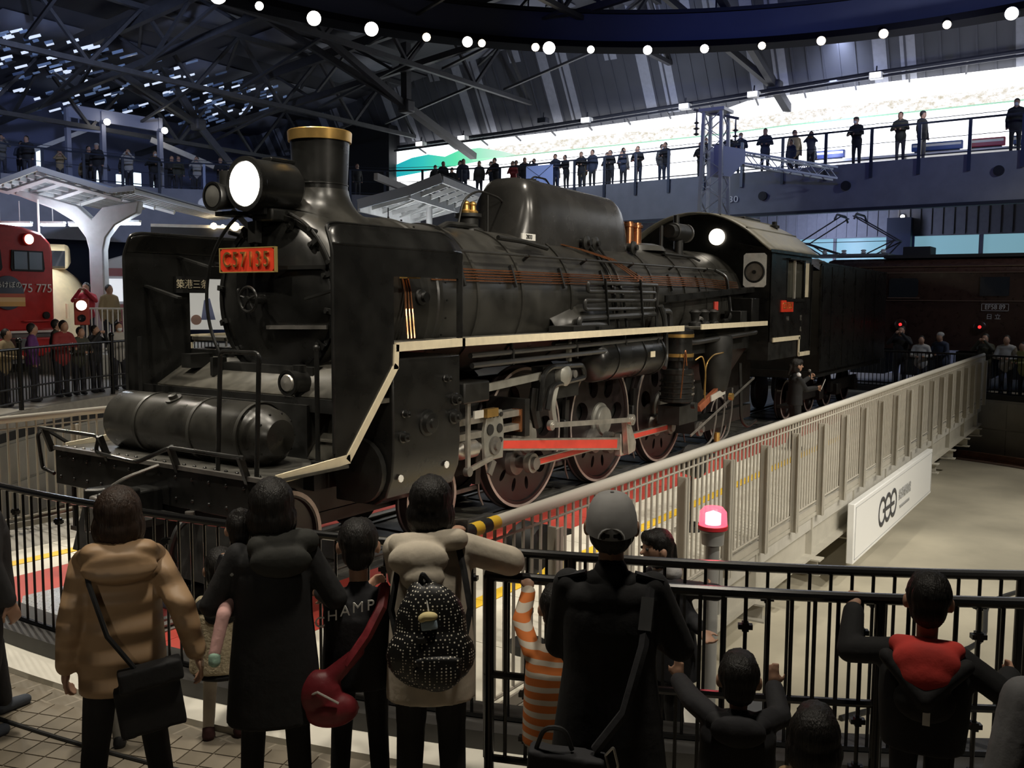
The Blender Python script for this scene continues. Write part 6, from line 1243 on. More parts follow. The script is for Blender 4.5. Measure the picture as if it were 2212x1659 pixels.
for h_ in (HAIRB, HAIRN):          # fine strands running down the head
    nt = h_.node_tree; b = nt.nodes['Principled BSDF']; tc = nt.nodes.new('ShaderNodeTexCoord'); mp = nt.nodes.new('ShaderNodeMapping'); mp.inputs['Scale'].default_value = (150, 150, 9); n_ = nt.nodes.new('ShaderNodeTexNoise'); n_.inputs['Scale'].default_value = 1
    bb = nt.nodes.new('ShaderNodeBump'); bb.inputs['Strength'].default_value = .9; bb.inputs['Distance'].default_value = .006
    nt.links.new(tc.outputs['Object'], mp.inputs[0]); nt.links.new(mp.outputs[0], n_.inputs['Vector']); nt.links.new(n_.outputs['Fac'], bb.inputs['Height']); nt.links.new(bb.outputs['Normal'], b.inputs['Normal']); b.inputs['Specular IOR Level'].default_value = .35
def cloth(name, col, rough=.85, **k): return mat('cloth_'+name, col, rough, noise=k.get('noise', .15), nscale=k.get('nscale', 9), bump=k.get('bump', .25), bscale=k.get('bscale', 14))
BLACKC = cloth('black', (.010, .010, .011)); INK = cloth('ink', (.016, .016, .019)); DARKC = cloth('charcoal', (.035, .035, .038)); SHOEM = mat('shoe_dark', (.02, .02, .022), .5)
def ik(s, h, l1, l2, pole):
    d = h-s; D = min(d.length, (l1+l2)*.995); dn = d.normalized(); a = (l1*l1-l2*l2+D*D)/(2*D); q = sqrt(max(1e-6, l1*l1-a*a)); p = Vector(pole)-dn*Vector(pole).dot(dn); p.normalize()
    return s+dn*a+p*q, s+dn*D
def hand(w, d, n, t, k, curl=.5):
    """palm and five fingers: w wrist, d finger direction, n palm normal, t thumb side, k size"""
    P = [('e', w+d*.045*k, (.040*k, .020*k, .048*k), Matrix((t, n, d)).transposed())]
    for i, (off, ln) in enumerate(((.030, .070), (.010, .078), (-.011, .073), (-.030, .056))):
        a = w+d*.082*k+t*off*k; c1 = (d*cos(curl*.6)+n*sin(curl*.6)); c2 = (d*cos(curl*1.7)+n*sin(curl*1.7)); c3 = (d*cos(curl*2.8)+n*sin(curl*2.8))
        b = a+c1*ln*.45*k; c = b+c2*ln*.35*k; e_ = c+c3*ln*.28*k
        P += [('c', a-d*.02*k, b, .0098*k, .0090*k), ('c', b, c, .0090*k, .0085*k), ('c', c, e_, .0085*k, .0070*k)]
    a = w+d*.03*k+t*.034*k; b = a+(d*.7+t*.7)*.038*k; c = b+(d*.85+n*.5*curl+t*.2).normalized()*.034*k
    P += [('c', a, b, .0125*k, .0105*k), ('c', b, c, .0105*k, .0085*k)]
    return P
def person(label, loc, yaw, H, hands=(None, None), poles=((-.25, -1, -.2), (.25, -1, -.2)), curls=(.5, .5), palms=(None, None), stance=.10, lean=0., turn=0., nod=0., child=False, sitting=False, fine=.0085, group='spectators along the fence', hair='short', hairm=None, top=None, topm=None, bottom=None, legm=None, shoem=None, sleeve=None, feet=None, toplen=.0, name='person', steps=(0, 0)):
    """yaw: compass angle of the facing direction. Local frame: x to the person's right, y forward, z up"""
    M = Matrix.Translation(Vector(loc)) @ Matrix.Rotation(yaw-pi/2, 4, 'Z'); Mi = M.inverted()
    k = H/1.65; hk = (1.0 if not child else (1.22 if H > 1.2 else 1.42))
    t = thing(name, label, 'person', loc, group)
    J = {}
    V = Vector
    hipz, shz = .87*k, (1.318 if not child else 1.225)*k; hh = .107*k*hk; hz = H-hh*1.04
    fw = lean
    sh = [V((-.158*k, fw, shz)), V((.158*k, fw, shz))]; neck = V((0, fw*.9-.005, shz+.03*k)); hd = V((0, fw+.02*k+.05*nod, hz))
    hip = [V((-.085*k, 0, hipz)), V((.085*k, 0, hipz))]
    foot = [V((-stance*k, steps[0], .045*k)), V((stance*k, steps[1], .045*k))]
    knee = [hip[i].lerp(foot[i], .5)+V((0, .025*k, 0)) for i in (0, 1)]
    if sitting: knee = [V((-.16*k, -.32*k, hipz-.10*k)), V((.12*k, .26*k, hipz-.02))]; foot = [V((-.24*k, -.40*k, hipz-.48*k)), V((.12*k, .30*k, hipz-.38*k))]
    els = []; wr = []; HD = []
    for i, s in ((0, -1), (1, 1)):
        if hands[i] is None: tgt = V((s*.245*k, .03*k+fw*.3, .82*k)); 
        else: tgt = Mi @ V(hands[i])
        e_, w_ = ik(sh[i], tgt, .275*k, .25*k, V((poles[i][0], poles[i][1], poles[i][2]))); els.append(e_); wr.append(w_)
        d = (w_-e_).normalized()
        if palms[i]:
            d = (M.to_3x3().inverted() @ V(palms[i][0])).normalized(); n = (M.to_3x3().inverted() @ V(palms[i][1])).normalized(); n = (n-d*n.dot(d)).normalized()
        else:
            n = V((-s, 0, 0)); n = (n-d*n.dot(d)).normalized()
        th = n.cross(d) if s > 0 else d.cross(n); th.normalize(); HD.append((w_, d, n, th))
    # --- body: one continuous surface
    B = [('e', hd, (.083*k*hk, .097*k*hk, hh)), ('e', hd+V((0, .028*k*hk, -.048*k*hk)), (.060*k*hk, .062*k*hk, .060*k*hk)), ('c', neck-V((0, 0, .05*k)), hd-V((0, .015, .06*k*hk)), .052*k, .048*k*hk),
         ('c', hd+V((0, .092*k*hk, .0)), hd+V((0, .112*k*hk, -.022*k*hk)), .010*k*hk, .014*k*hk), ('e', hd+V((.091*k*hk, -.005, -.014)), (.015*k*hk, .022*k*hk, .034*k*hk)), ('e', hd+V((-.091*k*hk, -.005, -.014)), (.015*k*hk, .022*k*hk, .034*k*hk)),
         ('c', hip[0].lerp(hip[1], .5)+V((0, 0, .05*k)), neck-V((0, 0, .14*k)), .088*k, .092*k), ('c', sh[0]+V((.03*k, 0, -.02*k)), sh[1]+V((-.03*k, 0, -.02*k)), .055*k, .055*k)]
    for i in (0, 1):
        B += [('c', sh[i], els[i], .045*k, .036*k), ('c', els[i], wr[i], .036*k, .025*k), ('c', hip[i], knee[i], .075*k, .052*k), ('c', knee[i], foot[i]+V((0, -.02, .03)), .050*k, .035*k)]
        if hands[i] is not None or fine < .01: B += hand(HD[i][0], HD[i][1], HD[i][2], HD[i][3], k*(1 if not child else 1.05), curls[i])
        else: B += [('e', wr[i]+(wr[i]-els[i]).normalized()*.06*k, (.035*k, .03*k, .06*k))]
    place(blob(B, fine if H > .9 else fine*.9, 2), 'body', SKIN, M, t)
    e2 = MB()
    for s in (-1, 1): e2.sphere(hd+V((s*.032*k*hk, .088*k*hk, .008*k)), .011*k*hk, 8, 6)
    em = e2.mesh('eyes', RUBBER); place(em, 'eyes', [], M, t); 
    mo = MB().sphere(hd+V((0, .086*k*hk, -.065*k*hk)), .018*k*hk, 10, 6, (1, .5, .3)).mesh('mouth', mat('lips', (.30, .10, .09), .5)); place(mo, 'mouth', [], M, t)
    # --- hair
    hm_ = hairm or HAIRB; a, b_ = .092*k*hk, .102*k*hk
    Hh = [('e', hd+V((0, -.020*k*hk, .034*k*hk)), (a*1.05, b_*1.04, hh*.93)), ('e', hd+V((0, -.045*k*hk, -.035*k*hk)), (a*.84, b_*.74, hh*.72)), ('e', hd+V((0, .045*k*hk, .070*k*hk)), (a*.85, b_*.6, hh*.5))]
    if hair == 'cap': Hh = [('e', hd+V((0, -.035*k*hk, -.03*k*hk)), (a*.92, b_*.84, hh*.70))]
    if hair == 'short':
        rnd = random.Random(label)
        for q in range(16):
            u = rnd.uniform(0, 2*pi); v = rnd.uniform(-.1, 1.2); p_ = hd+V((a*.98*cos(u)*cos(v), -.02*k*hk+b_*.95*sin(u)*cos(v), .034*k*hk+hh*.88*sin(v))); d_ = (p_-hd).normalized()
            if p_.y < hd.y+.05: Hh.append(('c', p_-d_*.01, p_+d_*.010*k+V((0, -.006, -.012*k)), .020*k, .006*k))
    if hair in ('bob', 'long'): Hh += [('e', hd+V((0, -.035*k*hk, -.03*k*hk)), (a*.98, b_*.86, hh*.80))]+ [('e', hd+V((0, -.03*k*hk, -.06*k*hk)), (a*1.30, b_*1.05, hh*1.0)), ('e', hd+V((0, -.03*k*hk, .02*k*hk)), (a*1.16, b_*1.08, hh*1.04)), ('e', hd+V((.06*k*hk, .0, -.085*k*hk)), (a*.62, b_*.72, hh*.72)), ('e', hd+V((-.06*k*hk, .0, -.085*k*hk)), (a*.62, b_*.72, hh*.72))]
    if hair == 'long': Hh += [('c', hd+V((0, -.045*k, -.08*k)), V((0, -.105*k+fw, shz-.02*k)), .092*k, .085*k), ('c', hd+V((-.05*k, -.03*k, -.08*k)), V((-.07*k, -.09*k+fw, shz-.0*k)), .06*k, .05*k), ('c', hd+V((.05*k, -.03*k, -.08*k)), V((.07*k, -.09*k+fw, shz-.0*k)), .06*k, .05*k)]
    if hair == 'tail': Hh += [('e', hd+V((0, -.03*k, -.05*k)), (a*.95, b_*.85, hh*.9)), ('c', hd+V((0, -.12*k*hk, -.0)), hd+V((0, -.16*k*hk, -.16*k*hk)), .035*k*hk, .018*k*hk)]
    if hair == 'bun': Hh += [('e', hd+V((0, -.05*k*hk, .115*k*hk)), (.04*k*hk, .04*k*hk, .036*k*hk))]
    # keep the face free: cut by leaving hair behind the brow
    if hair != 'none':
        hme = blob(Hh, .0105*k*hk, 3)
        for v_ in hme.vertices:
            c_ = v_.co; u_ = atan2(c_.x-hd.x, -(c_.y-hd.y)); s_ = noise.noise((u_*9, c_.z*6, 1.3))+.6*noise.noise((u_*21, c_.z*9, 4.1)); v_.co = c_+v_.normal*(.0065*k*s_)
        place(hme, 'hair', hm_, M, t)
    # --- clothes
    if top:
        r0, r1, hem, flare, puff = top      # chest radius, hem radius, hem height above ground, shoulder puff
        c0 = V((0, fw*.85, shz-.10*k)); c1 = V((0, fw*.35, (hipz+.12*k)))
        T = [('e', V((0, fw*.9, shz-.05*k)), (.200*k*puff, .112*k*puff, .10*k)), ('c', neck-V((0, 0, .045*k)), neck+V((0, -.005, .015*k)), .075*k, .068*k)]
        zw = hipz+.14*k
        T.append(('l', [(hem, flare, flare*.72, 0), ((hem+zw)*.5, (r1+flare)*.5, (r1+flare)*.36, fw*.15), (zw, r1*.97, r1*.70, fw*.4), ((zw+shz)*.5, r0*.98, r0*.68, fw*.65), (shz-.10*k, r0*.99, r0*.64, fw*.85), (shz-.02*k, r0*.88, r0*.52, fw*.9), (shz+.035*k, r0*.50, r0*.38, fw*.9)]))
        sl = sleeve or .056*k
        for i in (0, 1):
            T += [('c', sh[i]+V((0, 0, -.008)), els[i], sl*1.02*puff, sl*1.0*puff), ('c', els[i], wr[i]-(wr[i]-els[i]).normalized()*.02*k, sl*1.0*puff, sl*.82*puff)]
        J['top'] = place(blob(T, .0115 if H > 1.2 else .0095, 3), 'jacket', topm, M, t)
    if bottom:
        Bt = [('e', V((0, 0, hipz+.04*k)), (.165*k*bottom, .125*k*bottom, .13*k))]
        for i in (0, 1): Bt += [('c', hip[i], knee[i], .088*k*bottom, .068*k*bottom), ('c', knee[i], foot[i]+V((0, -.02*k, .055*k)), .066*k*bottom, .056*k*bottom)]
        place(blob(Bt, .0125, 3), 'trousers', legm, M, t)
    for i in (0, 1):
        f = foot[i]; q_ = k*(1.3 if child else 1); S = [('c', f+V((0, -.035*q_, 0)), f+V((0, .13*q_, -.008*q_)), .045*q_, .036*q_), ('e', f+V((0, -.02*q_, .03*q_)), (.042*q_, .055*q_, .045*q_))]
        place(blob(S, .010, 2), 'shoe', shoem or SHOEM, M, t)
    J.update(t=t, M=M, k=k, sh=sh, hd=hd, els=els, wr=wr, hipz=hipz, shz=shz, neck=neck, foot=foot, fw=fw, hk=hk, hh=hh)
    return J
def vyaw(px): return radians(33.525)-math.atan((px-1106)/2029)
def wear(J, prims, name, m, voxel=.011, smooth=3, parent=None): return place(blob(prims, voxel, smooth), name, m, J['M'], parent or J['t'])
V = Vector
# -- woman in the beige down coat
PUFF = bpy.data.materials.new('cloth_beige_down'); PUFF.use_nodes = True
nt = PUFF.node_tree; b = nt.nodes['Principled BSDF']; b.inputs['Base Color'].default_value = (.34, .215, .115, 1); b.inputs['Roughness'].default_value = .55
tc = nt.nodes.new('ShaderNodeTexCoord'); wv = nt.nodes.new('ShaderNodeTexWave'); wv.bands_direction = 'Z'; wv.inputs['Scale'].default_value = 2.3; wv.inputs['Distortion'].default_value = 1.2; wv.inputs['Detail'].default_value = 2
bm2 = nt.nodes.new('ShaderNodeBump'); bm2.inputs['Strength'].default_value = .8; bm2.inputs['Distance'].default_value = .03; nt.links.new(tc.outputs['Object'], wv.inputs['Vector']); nt.links.new(wv.outputs['Fac'], bm2.inputs['Height']); nt.links.new(bm2.outputs['Normal'], b.inputs['Normal'])
J = person('woman in a beige down coat with a black shoulder bag, seen from behind', (-9.13, -2.92, 0), vyaw(285), 1.68, hair='bob', hairm=HAIRN, top=(.185, .195, .72, .20, 1.08), topm=PUFF, bottom=1.0, legm=BLACKC, stance=.17, sleeve=.060, hands=(None, (-8.92, -3.20, .88)), poles=((-.2, -1, -.1), (.35, -1, -.1)), steps=(0, .12))
wear(J, [('c', V((-.11, -.07, 1.385)), V((.11, -.07, 1.385)), .07, .07), ('c', V((-.15, -.02, 1.36)), V((.15, -.02, 1.36)), .06, .06), ('c', V((-.13, -.02, 1.35)), V((-.10, .06, 1.36)), .06, .05), ('c', V((.13, -.02, 1.35)), V((.10, .06, 1.36)), .06, .05), ('e', V((0, -.13, 1.34)), (.17, .06, .08))], 'hood', PUFF)
bg = thing('shoulder_bag', 'black shoulder bag hanging on the right hip of the beige coat', 'bag', J['M'] @ V((.12, -.2, .8))); M = J['M']
place(blob([('b', V((-.03, -.19, .66)), V((.26, -.17, .70)), .07, .24), ('b', V((-.02, -.21, .82)), V((.26, -.19, .86)), .09, .10)], .010, 4), 'pouch', BLACKC, M, bg)
place(MB().tube([(.05, -.20, .88), (-.06, -.215, 1.05), (-.13, -.16, 1.28), (-.16, -.03, 1.40), (-.14, .1, 1.33)], .013, 6).mesh('strap', BLACKC), 'strap', [], M, bg)
# -- child in front of her
person('small child in grey trousers hidden behind the beige coat', (-8.70, -2.08, 0), vyaw(280), 1.08, child=True, top=(.15, .15, .52, .16, 1.05), topm=INK, bottom=1.1, legm=cloth('pale_grey', (.26, .25, .22)), stance=.11, hair='short')
# -- girl in the cream fleece
J = person('little girl in a cream fleece coat, black skirt and white tights', (-8.22, -2.52, 0), vyaw(470), 1.12, child=True, hair='tail', top=(.165, .17, .42, .19, 1.05), topm=cloth('cream_fleece', (.50, .42, .28), bscale=60, bump=.4), bottom=.92, legm=cloth('white_tights', (.52, .47, .40)), shoem=cloth('maroon_boot', (.05, .015, .015)), stance=.13, hands=((-8.05, -2.28, .66), (-7.98, -2.6, .70)), poles=((-.3, -1, -.5), (.3, -1, -.5)))
wear(J, [('e', V((0, 0, .44)), (.155, .125, .03)), ('e', V((0, 0, .40)), (.175, .14, .04))], 'skirt', BLACKC); wear(J, [('c', V((-.09, -.03, .80)), V((.09, -.03, .80)), .06, .06), ('e', V((0, -.09, .76)), (.10, .04, .06))], 'hood', BLACKC)
# -- woman in the black coat carrying a toddler
J = person('woman in a long black hooded coat holding a toddler', (-8.65, -3.44, 0), vyaw(610), 1.70, hair='bob', top=(.19, .195, .52, .235, 1.02), topm=BLACKC, bottom=.95, legm=BLACKC, stance=.12, hands=((-8.60, -3.20, 1.08), (-8.32, -3.44, 1.07)), sleeve=.060, steps=(.05, -.05), poles=((-.7, -.6, -.3), (.5, -.6, -.6)), nod=.2)
wear(J, [('c', V((-.05, -.07, 1.40)), V((.16, -.04, 1.41)), .07, .065), ('e', V((.04, -.13, 1.34)), (.15, .05, .08)), ('c', V((.17, .0, 1.40)), V((.12, .09, 1.40)), .055, .05)], 'hood', cloth('dark_olive', (.02, .02, .017)))
Jt = person('toddler with a hair bun and pink leggings carried by the woman in black', (-8.70, -3.27, .68), vyaw(560), .86, child=True, sitting=True, hair='bun', top=(.13, .13, .36, .14, 1.05), topm=cloth('glossy_black', (.012, .012, .014), rough=.35), bottom=1.0, legm=cloth('pink_knit', (.62, .36, .33)), shoem=cloth('green_sneaker', (.30, .46, .36)), hands=((-8.48, -3.12, 1.12), (-8.48, -3.40, 1.16)))
wear(Jt, [('e', V((0, -.10, .62)), (.09, .05, .05)), ('b', V((-.06, -.14, .60)), V((.06, -.14, .60)), .012, .05)], 'collar_patch', cloth('grey_patch', (.28, .28, .27)))
# -- boy in the black varsity jacket with a red sling bag
J = person('boy in a black jacket with white arched letters and a red sling bag', (-8.28, -3.66, 0), vyaw(775), 1.46, child=True, hair='short', top=(.185, .185, .62, .19, 1.05), topm=INK, bottom=1.0, legm=BLACKC, stance=.12, hands=((-7.98, -3.45, 1.0), (-7.93, -3.68, 1.05)), poles=((-.35, -.8, -.6), (.35, -.8, -.6)))
M = J['M']
for i, ch in enumerate('CHAMP'):
    a = -.42+i*.17; p = M @ V((-.17+.062*i-.02, -.150-.012*(2-abs(i-2.5)), 1.035-.35*(a-.05)**2*.5+.012*i)); tx = M.to_3x3() @ V((1, -.10, .10)); text('jacket_letter', ch, .075, p, tx, (0, 0, 1), WHITE, J['t'], depth=.003)
rb = thing('sling_bag', 'dark red sling bag across the back of the boy in black', 'bag', M @ V((-.15, -.2, .7))); RBAG = cloth('bag_red', (.20, .018, .025), rough=.5)
place(blob([('e', V((-.20, -.20, .66)), (.12, .075, .12)), ('e', V((-.14, -.21, .58)), (.14, .075, .09)), ('c', V((-.13, -.19, .74)), V((.0, -.19, .86)), .05, .03)], .010, 3), 'pouch', RBAG, M, rb)
place(MB().tube([(-.06, -.205, .80), (.04, -.20, .94), (.11, -.15, 1.06), (.13, -.04, 1.13), (.10, .08, 1.06)], .028, 6).mesh('strap', RBAG), 'strap', [], M, rb); place(MB().tube([(-.30, -.22, .64), (-.2, -.28, .70), (-.1, -.285, .64)], .006, 6).mesh('zip', PALE), 'zip', [], M, rb)
# -- woman in the cream hoodie with the spotted backpack
HOOD = cloth('cream_hoodie', (.52, .46, .37), bscale=7, bump=.5)
J = person('woman in a cream hoodie with a black spotted backpack, arms raised to her phone', (-8.18, -4.05, 0), vyaw(935), 1.70, hair='bob', top=(.205, .21, .62, .225, 1.10), topm=HOOD, bottom=1.12, legm=BLACKC, stance=.11, sleeve=.072, hands=((-7.95, -3.92, 1.33), (-7.93, -4.06, 1.33)), poles=((-.8, -.1, -.7), (1.0, -.1, -.35)), lean=.05)
wear(J, [('e', V((-.06, -.12, 1.34)), (.15, .07, .09)), ('c', V((-.15, -.03, 1.39)), V((.13, -.05, 1.42)), .06, .055), ('c', V((-.15, .0, 1.38)), V((-.12, .09, 1.38)), .05, .045), ('e', V((-.04, -.15, 1.26)), (.11, .06, .07))], 'hood', HOOD); wear(J, [('e', V((0, .01, .63)), (.225, .165, .045))], 'waistband', HOOD)
M = J['M']; ph = thing('smartphone', 'smartphone held up over the fence by the woman in the cream hoodie', 'phone', M @ V((.12, .42, 1.36))); place(MB().box(.06, .40, 1.33, .20, .41, 1.41).mesh('case', STEELD), 'case', [], M, ph); place(MB().box(.065, .398, 1.335, .195, .40, 1.405).mesh('screen', GLASSD), 'screen', [], M, ph)
SPOT = bpy.data.materials.new('cloth_black_spots'); SPOT.use_nodes = True; nt = SPOT.node_tree; b = nt.nodes['Principled BSDF']; b.inputs['Roughness'].default_value = .45
tc = nt.nodes.new('ShaderNodeTexCoord'); vo = nt.nodes.new('ShaderNodeTexVoronoi'); vo.inputs['Scale'].default_value = 66; vo.inputs['Randomness'].default_value = .12; cr = nt.nodes.new('ShaderNodeValToRGB'); cr.color_ramp.interpolation = 'CONSTANT'; cr.color_ramp.elements[0].color = (.75, .70, .58, 1); cr.color_ramp.elements[1].position = .27; cr.color_ramp.elements[1].color = (.008, .008, .008, 1)
nt.links.new(tc.outputs['Object'], vo.inputs['Vector']); nt.links.new(vo.outputs['Distance'], cr.inputs[0]); nt.links.new(cr.outputs[0], b.inputs['Base Color'])
bp2 = thing('backpack', 'black backpack with small white dots worn over the cream hoodie', 'backpack', M @ V((0, -.25, .75)))
place(blob([('e', V((0, -.23, 1.04)), (.175, .085, .22)), ('e', V((0, -.25, .92)), (.215, .10, .17)), ('e', V((.03, -.27, .86)), (.13, .10, .11)), ('e', V((-.03, -.20, 1.19)), (.09, .06, .08))], .011, 4), 'pack', SPOT, M, bp2)
place(blob([('e', V((.03, -.335, .92)), (.12, .03, .03)), ('e', V((.03, -.34, .86)), (.115, .03, .085))], .010, 3), 'front_pocket', SPOT, M, bp2); place(MB().tube(bend([(-.05, -.21, 1.25), (-.04, -.24, 1.31), (.0, -.21, 1.25)], .02), .012, 6).mesh('grab_loop', BLACKC), 'grab_loop', [], M, bp2)
for s in (-1, 1): place(MB().tube([(s*.15, -.2, .92), (s*.19, -.13, 1.1), (s*.16, -.11, 1.28), (s*.13, .0, 1.40), (s*.12, .1, 1.33)], .018, 6).mesh('strap', BLACKC), 'strap', [], M, bp2)
for z in (1.02, .90): place(MB().box(-.06, -.345, z-.012, -.02, -.33, z+.012).mesh('buckle', RUBBER), 'buckle', [], M, bp2)
chm = thing('plush_charm', 'small yellow and pale blue plush charm on the spotted backpack', 'charm', M @ V((-.01, -.33, 1.1))); place(blob([('e', V((-.01, -.325, 1.13)), (.045, .025, .022)), ('e', V((-.04, -.325, 1.12)), (.02, .02, .02))], .006, 2), 'top', cloth('pale_yellow', (.62, .52, .26)), M, chm); place(blob([('b', V((-.045, -.325, 1.085)), V((.03, -.325, 1.095)), .03, .045)], .006, 2), 'block', cloth('pale_blue', (.36, .47, .55)), M, chm); place(MB().tube([(-.01, -.31, 1.15), (-.02, -.28, 1.2)], .004, 6).mesh('cord', PALE), 'cord', [], M, chm)
# -- man in the grey cap
CAPM = cloth('cap_grey', (.26, .255, .25), bump=.04)
J = person('man in a grey baseball cap and long black coat, seen from behind', (-8.40, -5.16, 0), vyaw(1322), 1.80, hair='cap', top=(.20, .195, .55, .255, 1.02), topm=BLACKC, bottom=1.0, legm=BLACKC, stance=.12, hands=((-8.16, -4.98, 1.14), (-8.05, -5.18, 1.14)), sleeve=.064, poles=((-.6, -.5, -.7), (.6, -.5, -.7)))
hd, hk_, kk = J['hd'], 1.0, J['k']
rows = []
for q in range(8):
    t_ = pi/2*q/7; rows.append([hd+V((.098*kk*cos(t_)**.62*cos(2*pi*i/28), -.006+.116*kk*cos(t_)**.62*sin(2*pi*i/28), -.02+.140*kk*sin(t_)+.018*cos(t_)*sin(2*pi*i/28))) for i in range(29)])
cp2 = thing('baseball_cap', 'grey baseball cap on the head of the man in black', 'cap', J['M'] @ (hd+V((0, 0, .03)))); place(MB().sheet(rows).mesh('crown', CAPM), 'crown', [], J['M'], cp2)
place(MB().sheet([[hd+V((x, sqrt(max(0, .0098-x*x*.9))+.0, .012)) for x in (-.08, -.04, 0, .04, .08)], [hd+V((x, .19-abs(x)*.5, -.004)) for x in (-.075, -.04, 0, .04, .075)]]).mesh('visor', CAPM), 'visor', [], J['M'], cp2); place(MB().sphere(hd+V((0, -.006, .122*kk)), .008, 8, 6).mesh('button', CAPM), 'button', [], J['M'], cp2)
place(MB().tube([hd+V((.05*cos(a), -.128+.006*sin(a), -.03+.040*sin(a))) for a in [pi*i/8 for i in range(9)]], .006, 6).mesh('strap_arch', CAPM), 'strap_arch', [], J['M'], cp2); place(ellip(MB(), hd+V((0, -.119, -.022)), (.047, .012, .030)).mesh('strap_opening', HAIRB), 'strap_opening', [], J['M'], cp2)
for s in (-1, 1): place(MB().bar((s*.10, -.035, J['shz']+.055), (s*.21, -.02, J['shz']+.025), .045, .012).mesh('epaulette', INK), 'epaulette', [], J['M'], J['t'])
wear(J, [('c', V((-.06, -.03, 1.45)), V((.06, -.03, 1.45)), .055, .055), ('e', V((0, -.07, 1.43)), (.08, .03, .04))], 'collar', BLACKC)
mbg = thing('messenger_bag', 'black messenger bag at the left hip of the man in the cap', 'bag', J['M'] @ V((-.17, -.25, .7))); place(blob([('b', V((-.32, -.22, .68)), V((-.02, -.24, .66)), .10, .32), ('b', V((-.30, -.26, .64)), V((-.04, -.28, .62)), .05, .22)], .011, 4), 'pouch', INK, J['M'], mbg)
place(MB().tube([(-.05, -.23, .84), (.06, -.24, 1.0), (.13, -.19, 1.25), (.155, -.06, 1.43), (.13, .1, 1.36)], .022, 6).mesh('strap', INK), 'strap', [], J['M'], mbg); place(MB().bar((.135, -.165, 1.30), (.15, -.09, 1.41), .05, .03).mesh('shoulder_pad', RUBBER), 'shoulder_pad', [], J['M'], mbg)
place(MB().tube(bend([(-.01, -.27, .84), (.02, -.28, .88), (.04, -.28, .80), (.01, -.28, .76), (-.01, -.27, .84)], .01), .005, 6).mesh('carabiner', STEEL), 'carabiner', [], J['M'], mbg); place(MB().tube(bend([(-.28, -.24, .84), (-.25, -.25, .93), (-.17, -.25, .93), (-.14, -.24, .84)], .04), .01, 6).mesh('top_handle', RUBBER), 'top_handle', [], J['M'], mbg)
# -- child with the orange striped sleeve
ORS = bpy.data.materials.new('cloth_orange_stripes'); ORS.use_nodes = True; nt = ORS.node_tree; b = nt.nodes['Principled BSDF']; b.inputs['Roughness'].default_value = .85; tc = nt.nodes.new('ShaderNodeTexCoord'); wv = nt.nodes.new('ShaderNodeTexWave'); wv.bands_direction = 'Z'; wv.inputs['Scale'].default_value = 5.2; wv.inputs['Distortion'].default_value = 2.2; wv.inputs['Detail'].default_value = 1
cr = nt.nodes.new('ShaderNodeValToRGB'); cr.color_ramp.interpolation = 'CONSTANT'; cr.color_ramp.elements[0].color = (.52, .14, .025, 1); cr.color_ramp.elements[1].position = .62; cr.color_ramp.elements[1].color = (.50, .44, .36, 1); nt.links.new(tc.outputs['Object'], wv.inputs['Vector']); nt.links.new(wv.outputs['Fac'], cr.inputs[0]); nt.links.new(cr.outputs[0], b.inputs['Base Color'])
g = Vector((TC[0]+12.80*cos(radians(199.85)), TC[1]+12.80*sin(radians(199.85)), 1.15)); vd = Vector((cos(vyaw(1150)), sin(vyaw(1150)), 0))
person('child in orange striped sleeves gripping the fence rail beside the man in the cap', (-7.98, -4.66, 0), vyaw(1190), 1.22, child=True, hair='short', top=(.155, .16, .46, .165, 1.0), topm=ORS, bottom=1.0, legm=DARKC, hands=(g-vd*.05+V((0, 0, -.045)), (-7.7, -4.75, .8)), palms=((V((0, 0, 1))+vd*.7, vd), None), curls=(.85, .5), sleeve=.048, poles=((-1, -.3, -.5), (.6, -.5, -.6)))
# -- boy with both palms against the fence
fy = vyaw(1575); fv = Vector((cos(fy), sin(fy), 0)); rt = Vector((sin(fy), -cos(fy), 0)); p0 = Vector((-7.97, -5.56, 0))
J = person('small boy in a dark hooded jacket with both palms on the fence', p0, fy, 1.08, child=True, hair='short', top=(.165, .165, .40, .175, 1.06), topm=INK, bottom=1.05, legm=BLACKC, hands=(p0+fv*.30-rt*.27+V((0, 0, .83)), p0+fv*.30+rt*.16+V((0, 0, .84))), palms=((V((0, 0, 1)), fv), (V((0, 0, 1)), fv)), curls=(.12, .12), sleeve=.05, poles=((-.5, -.5, -.8), (.5, -.5, -.8)))
wear(J, [('e', V((0, -.10, .79)), (.12, .045, .07)), ('c', V((-.1, -.03, .80)), V((.1, -.03, .80)), .04, .04)], 'hood', INK); wear(J, [('e', J['hd']+V((0, .085, -.045)), (.055, .03, .04))], 'face_mask', cloth('mask_white', (.65, .65, .65)), voxel=.008)
# -- child in the brown fleece at the lower edge
J = person('child with black bob hair and brown fleece at the bottom picture edge', (-8.25, -5.96, 0), vyaw(1765), 1.05, child=True, hair='bob', hairm=HAIRB, top=(.17, .17, .36, .18, 1.1), topm=cloth('brown_fleece', (.26, .17, .09), bscale=60, bump=.5), bottom=1.05, legm=BLACKC, hands=(None, None))
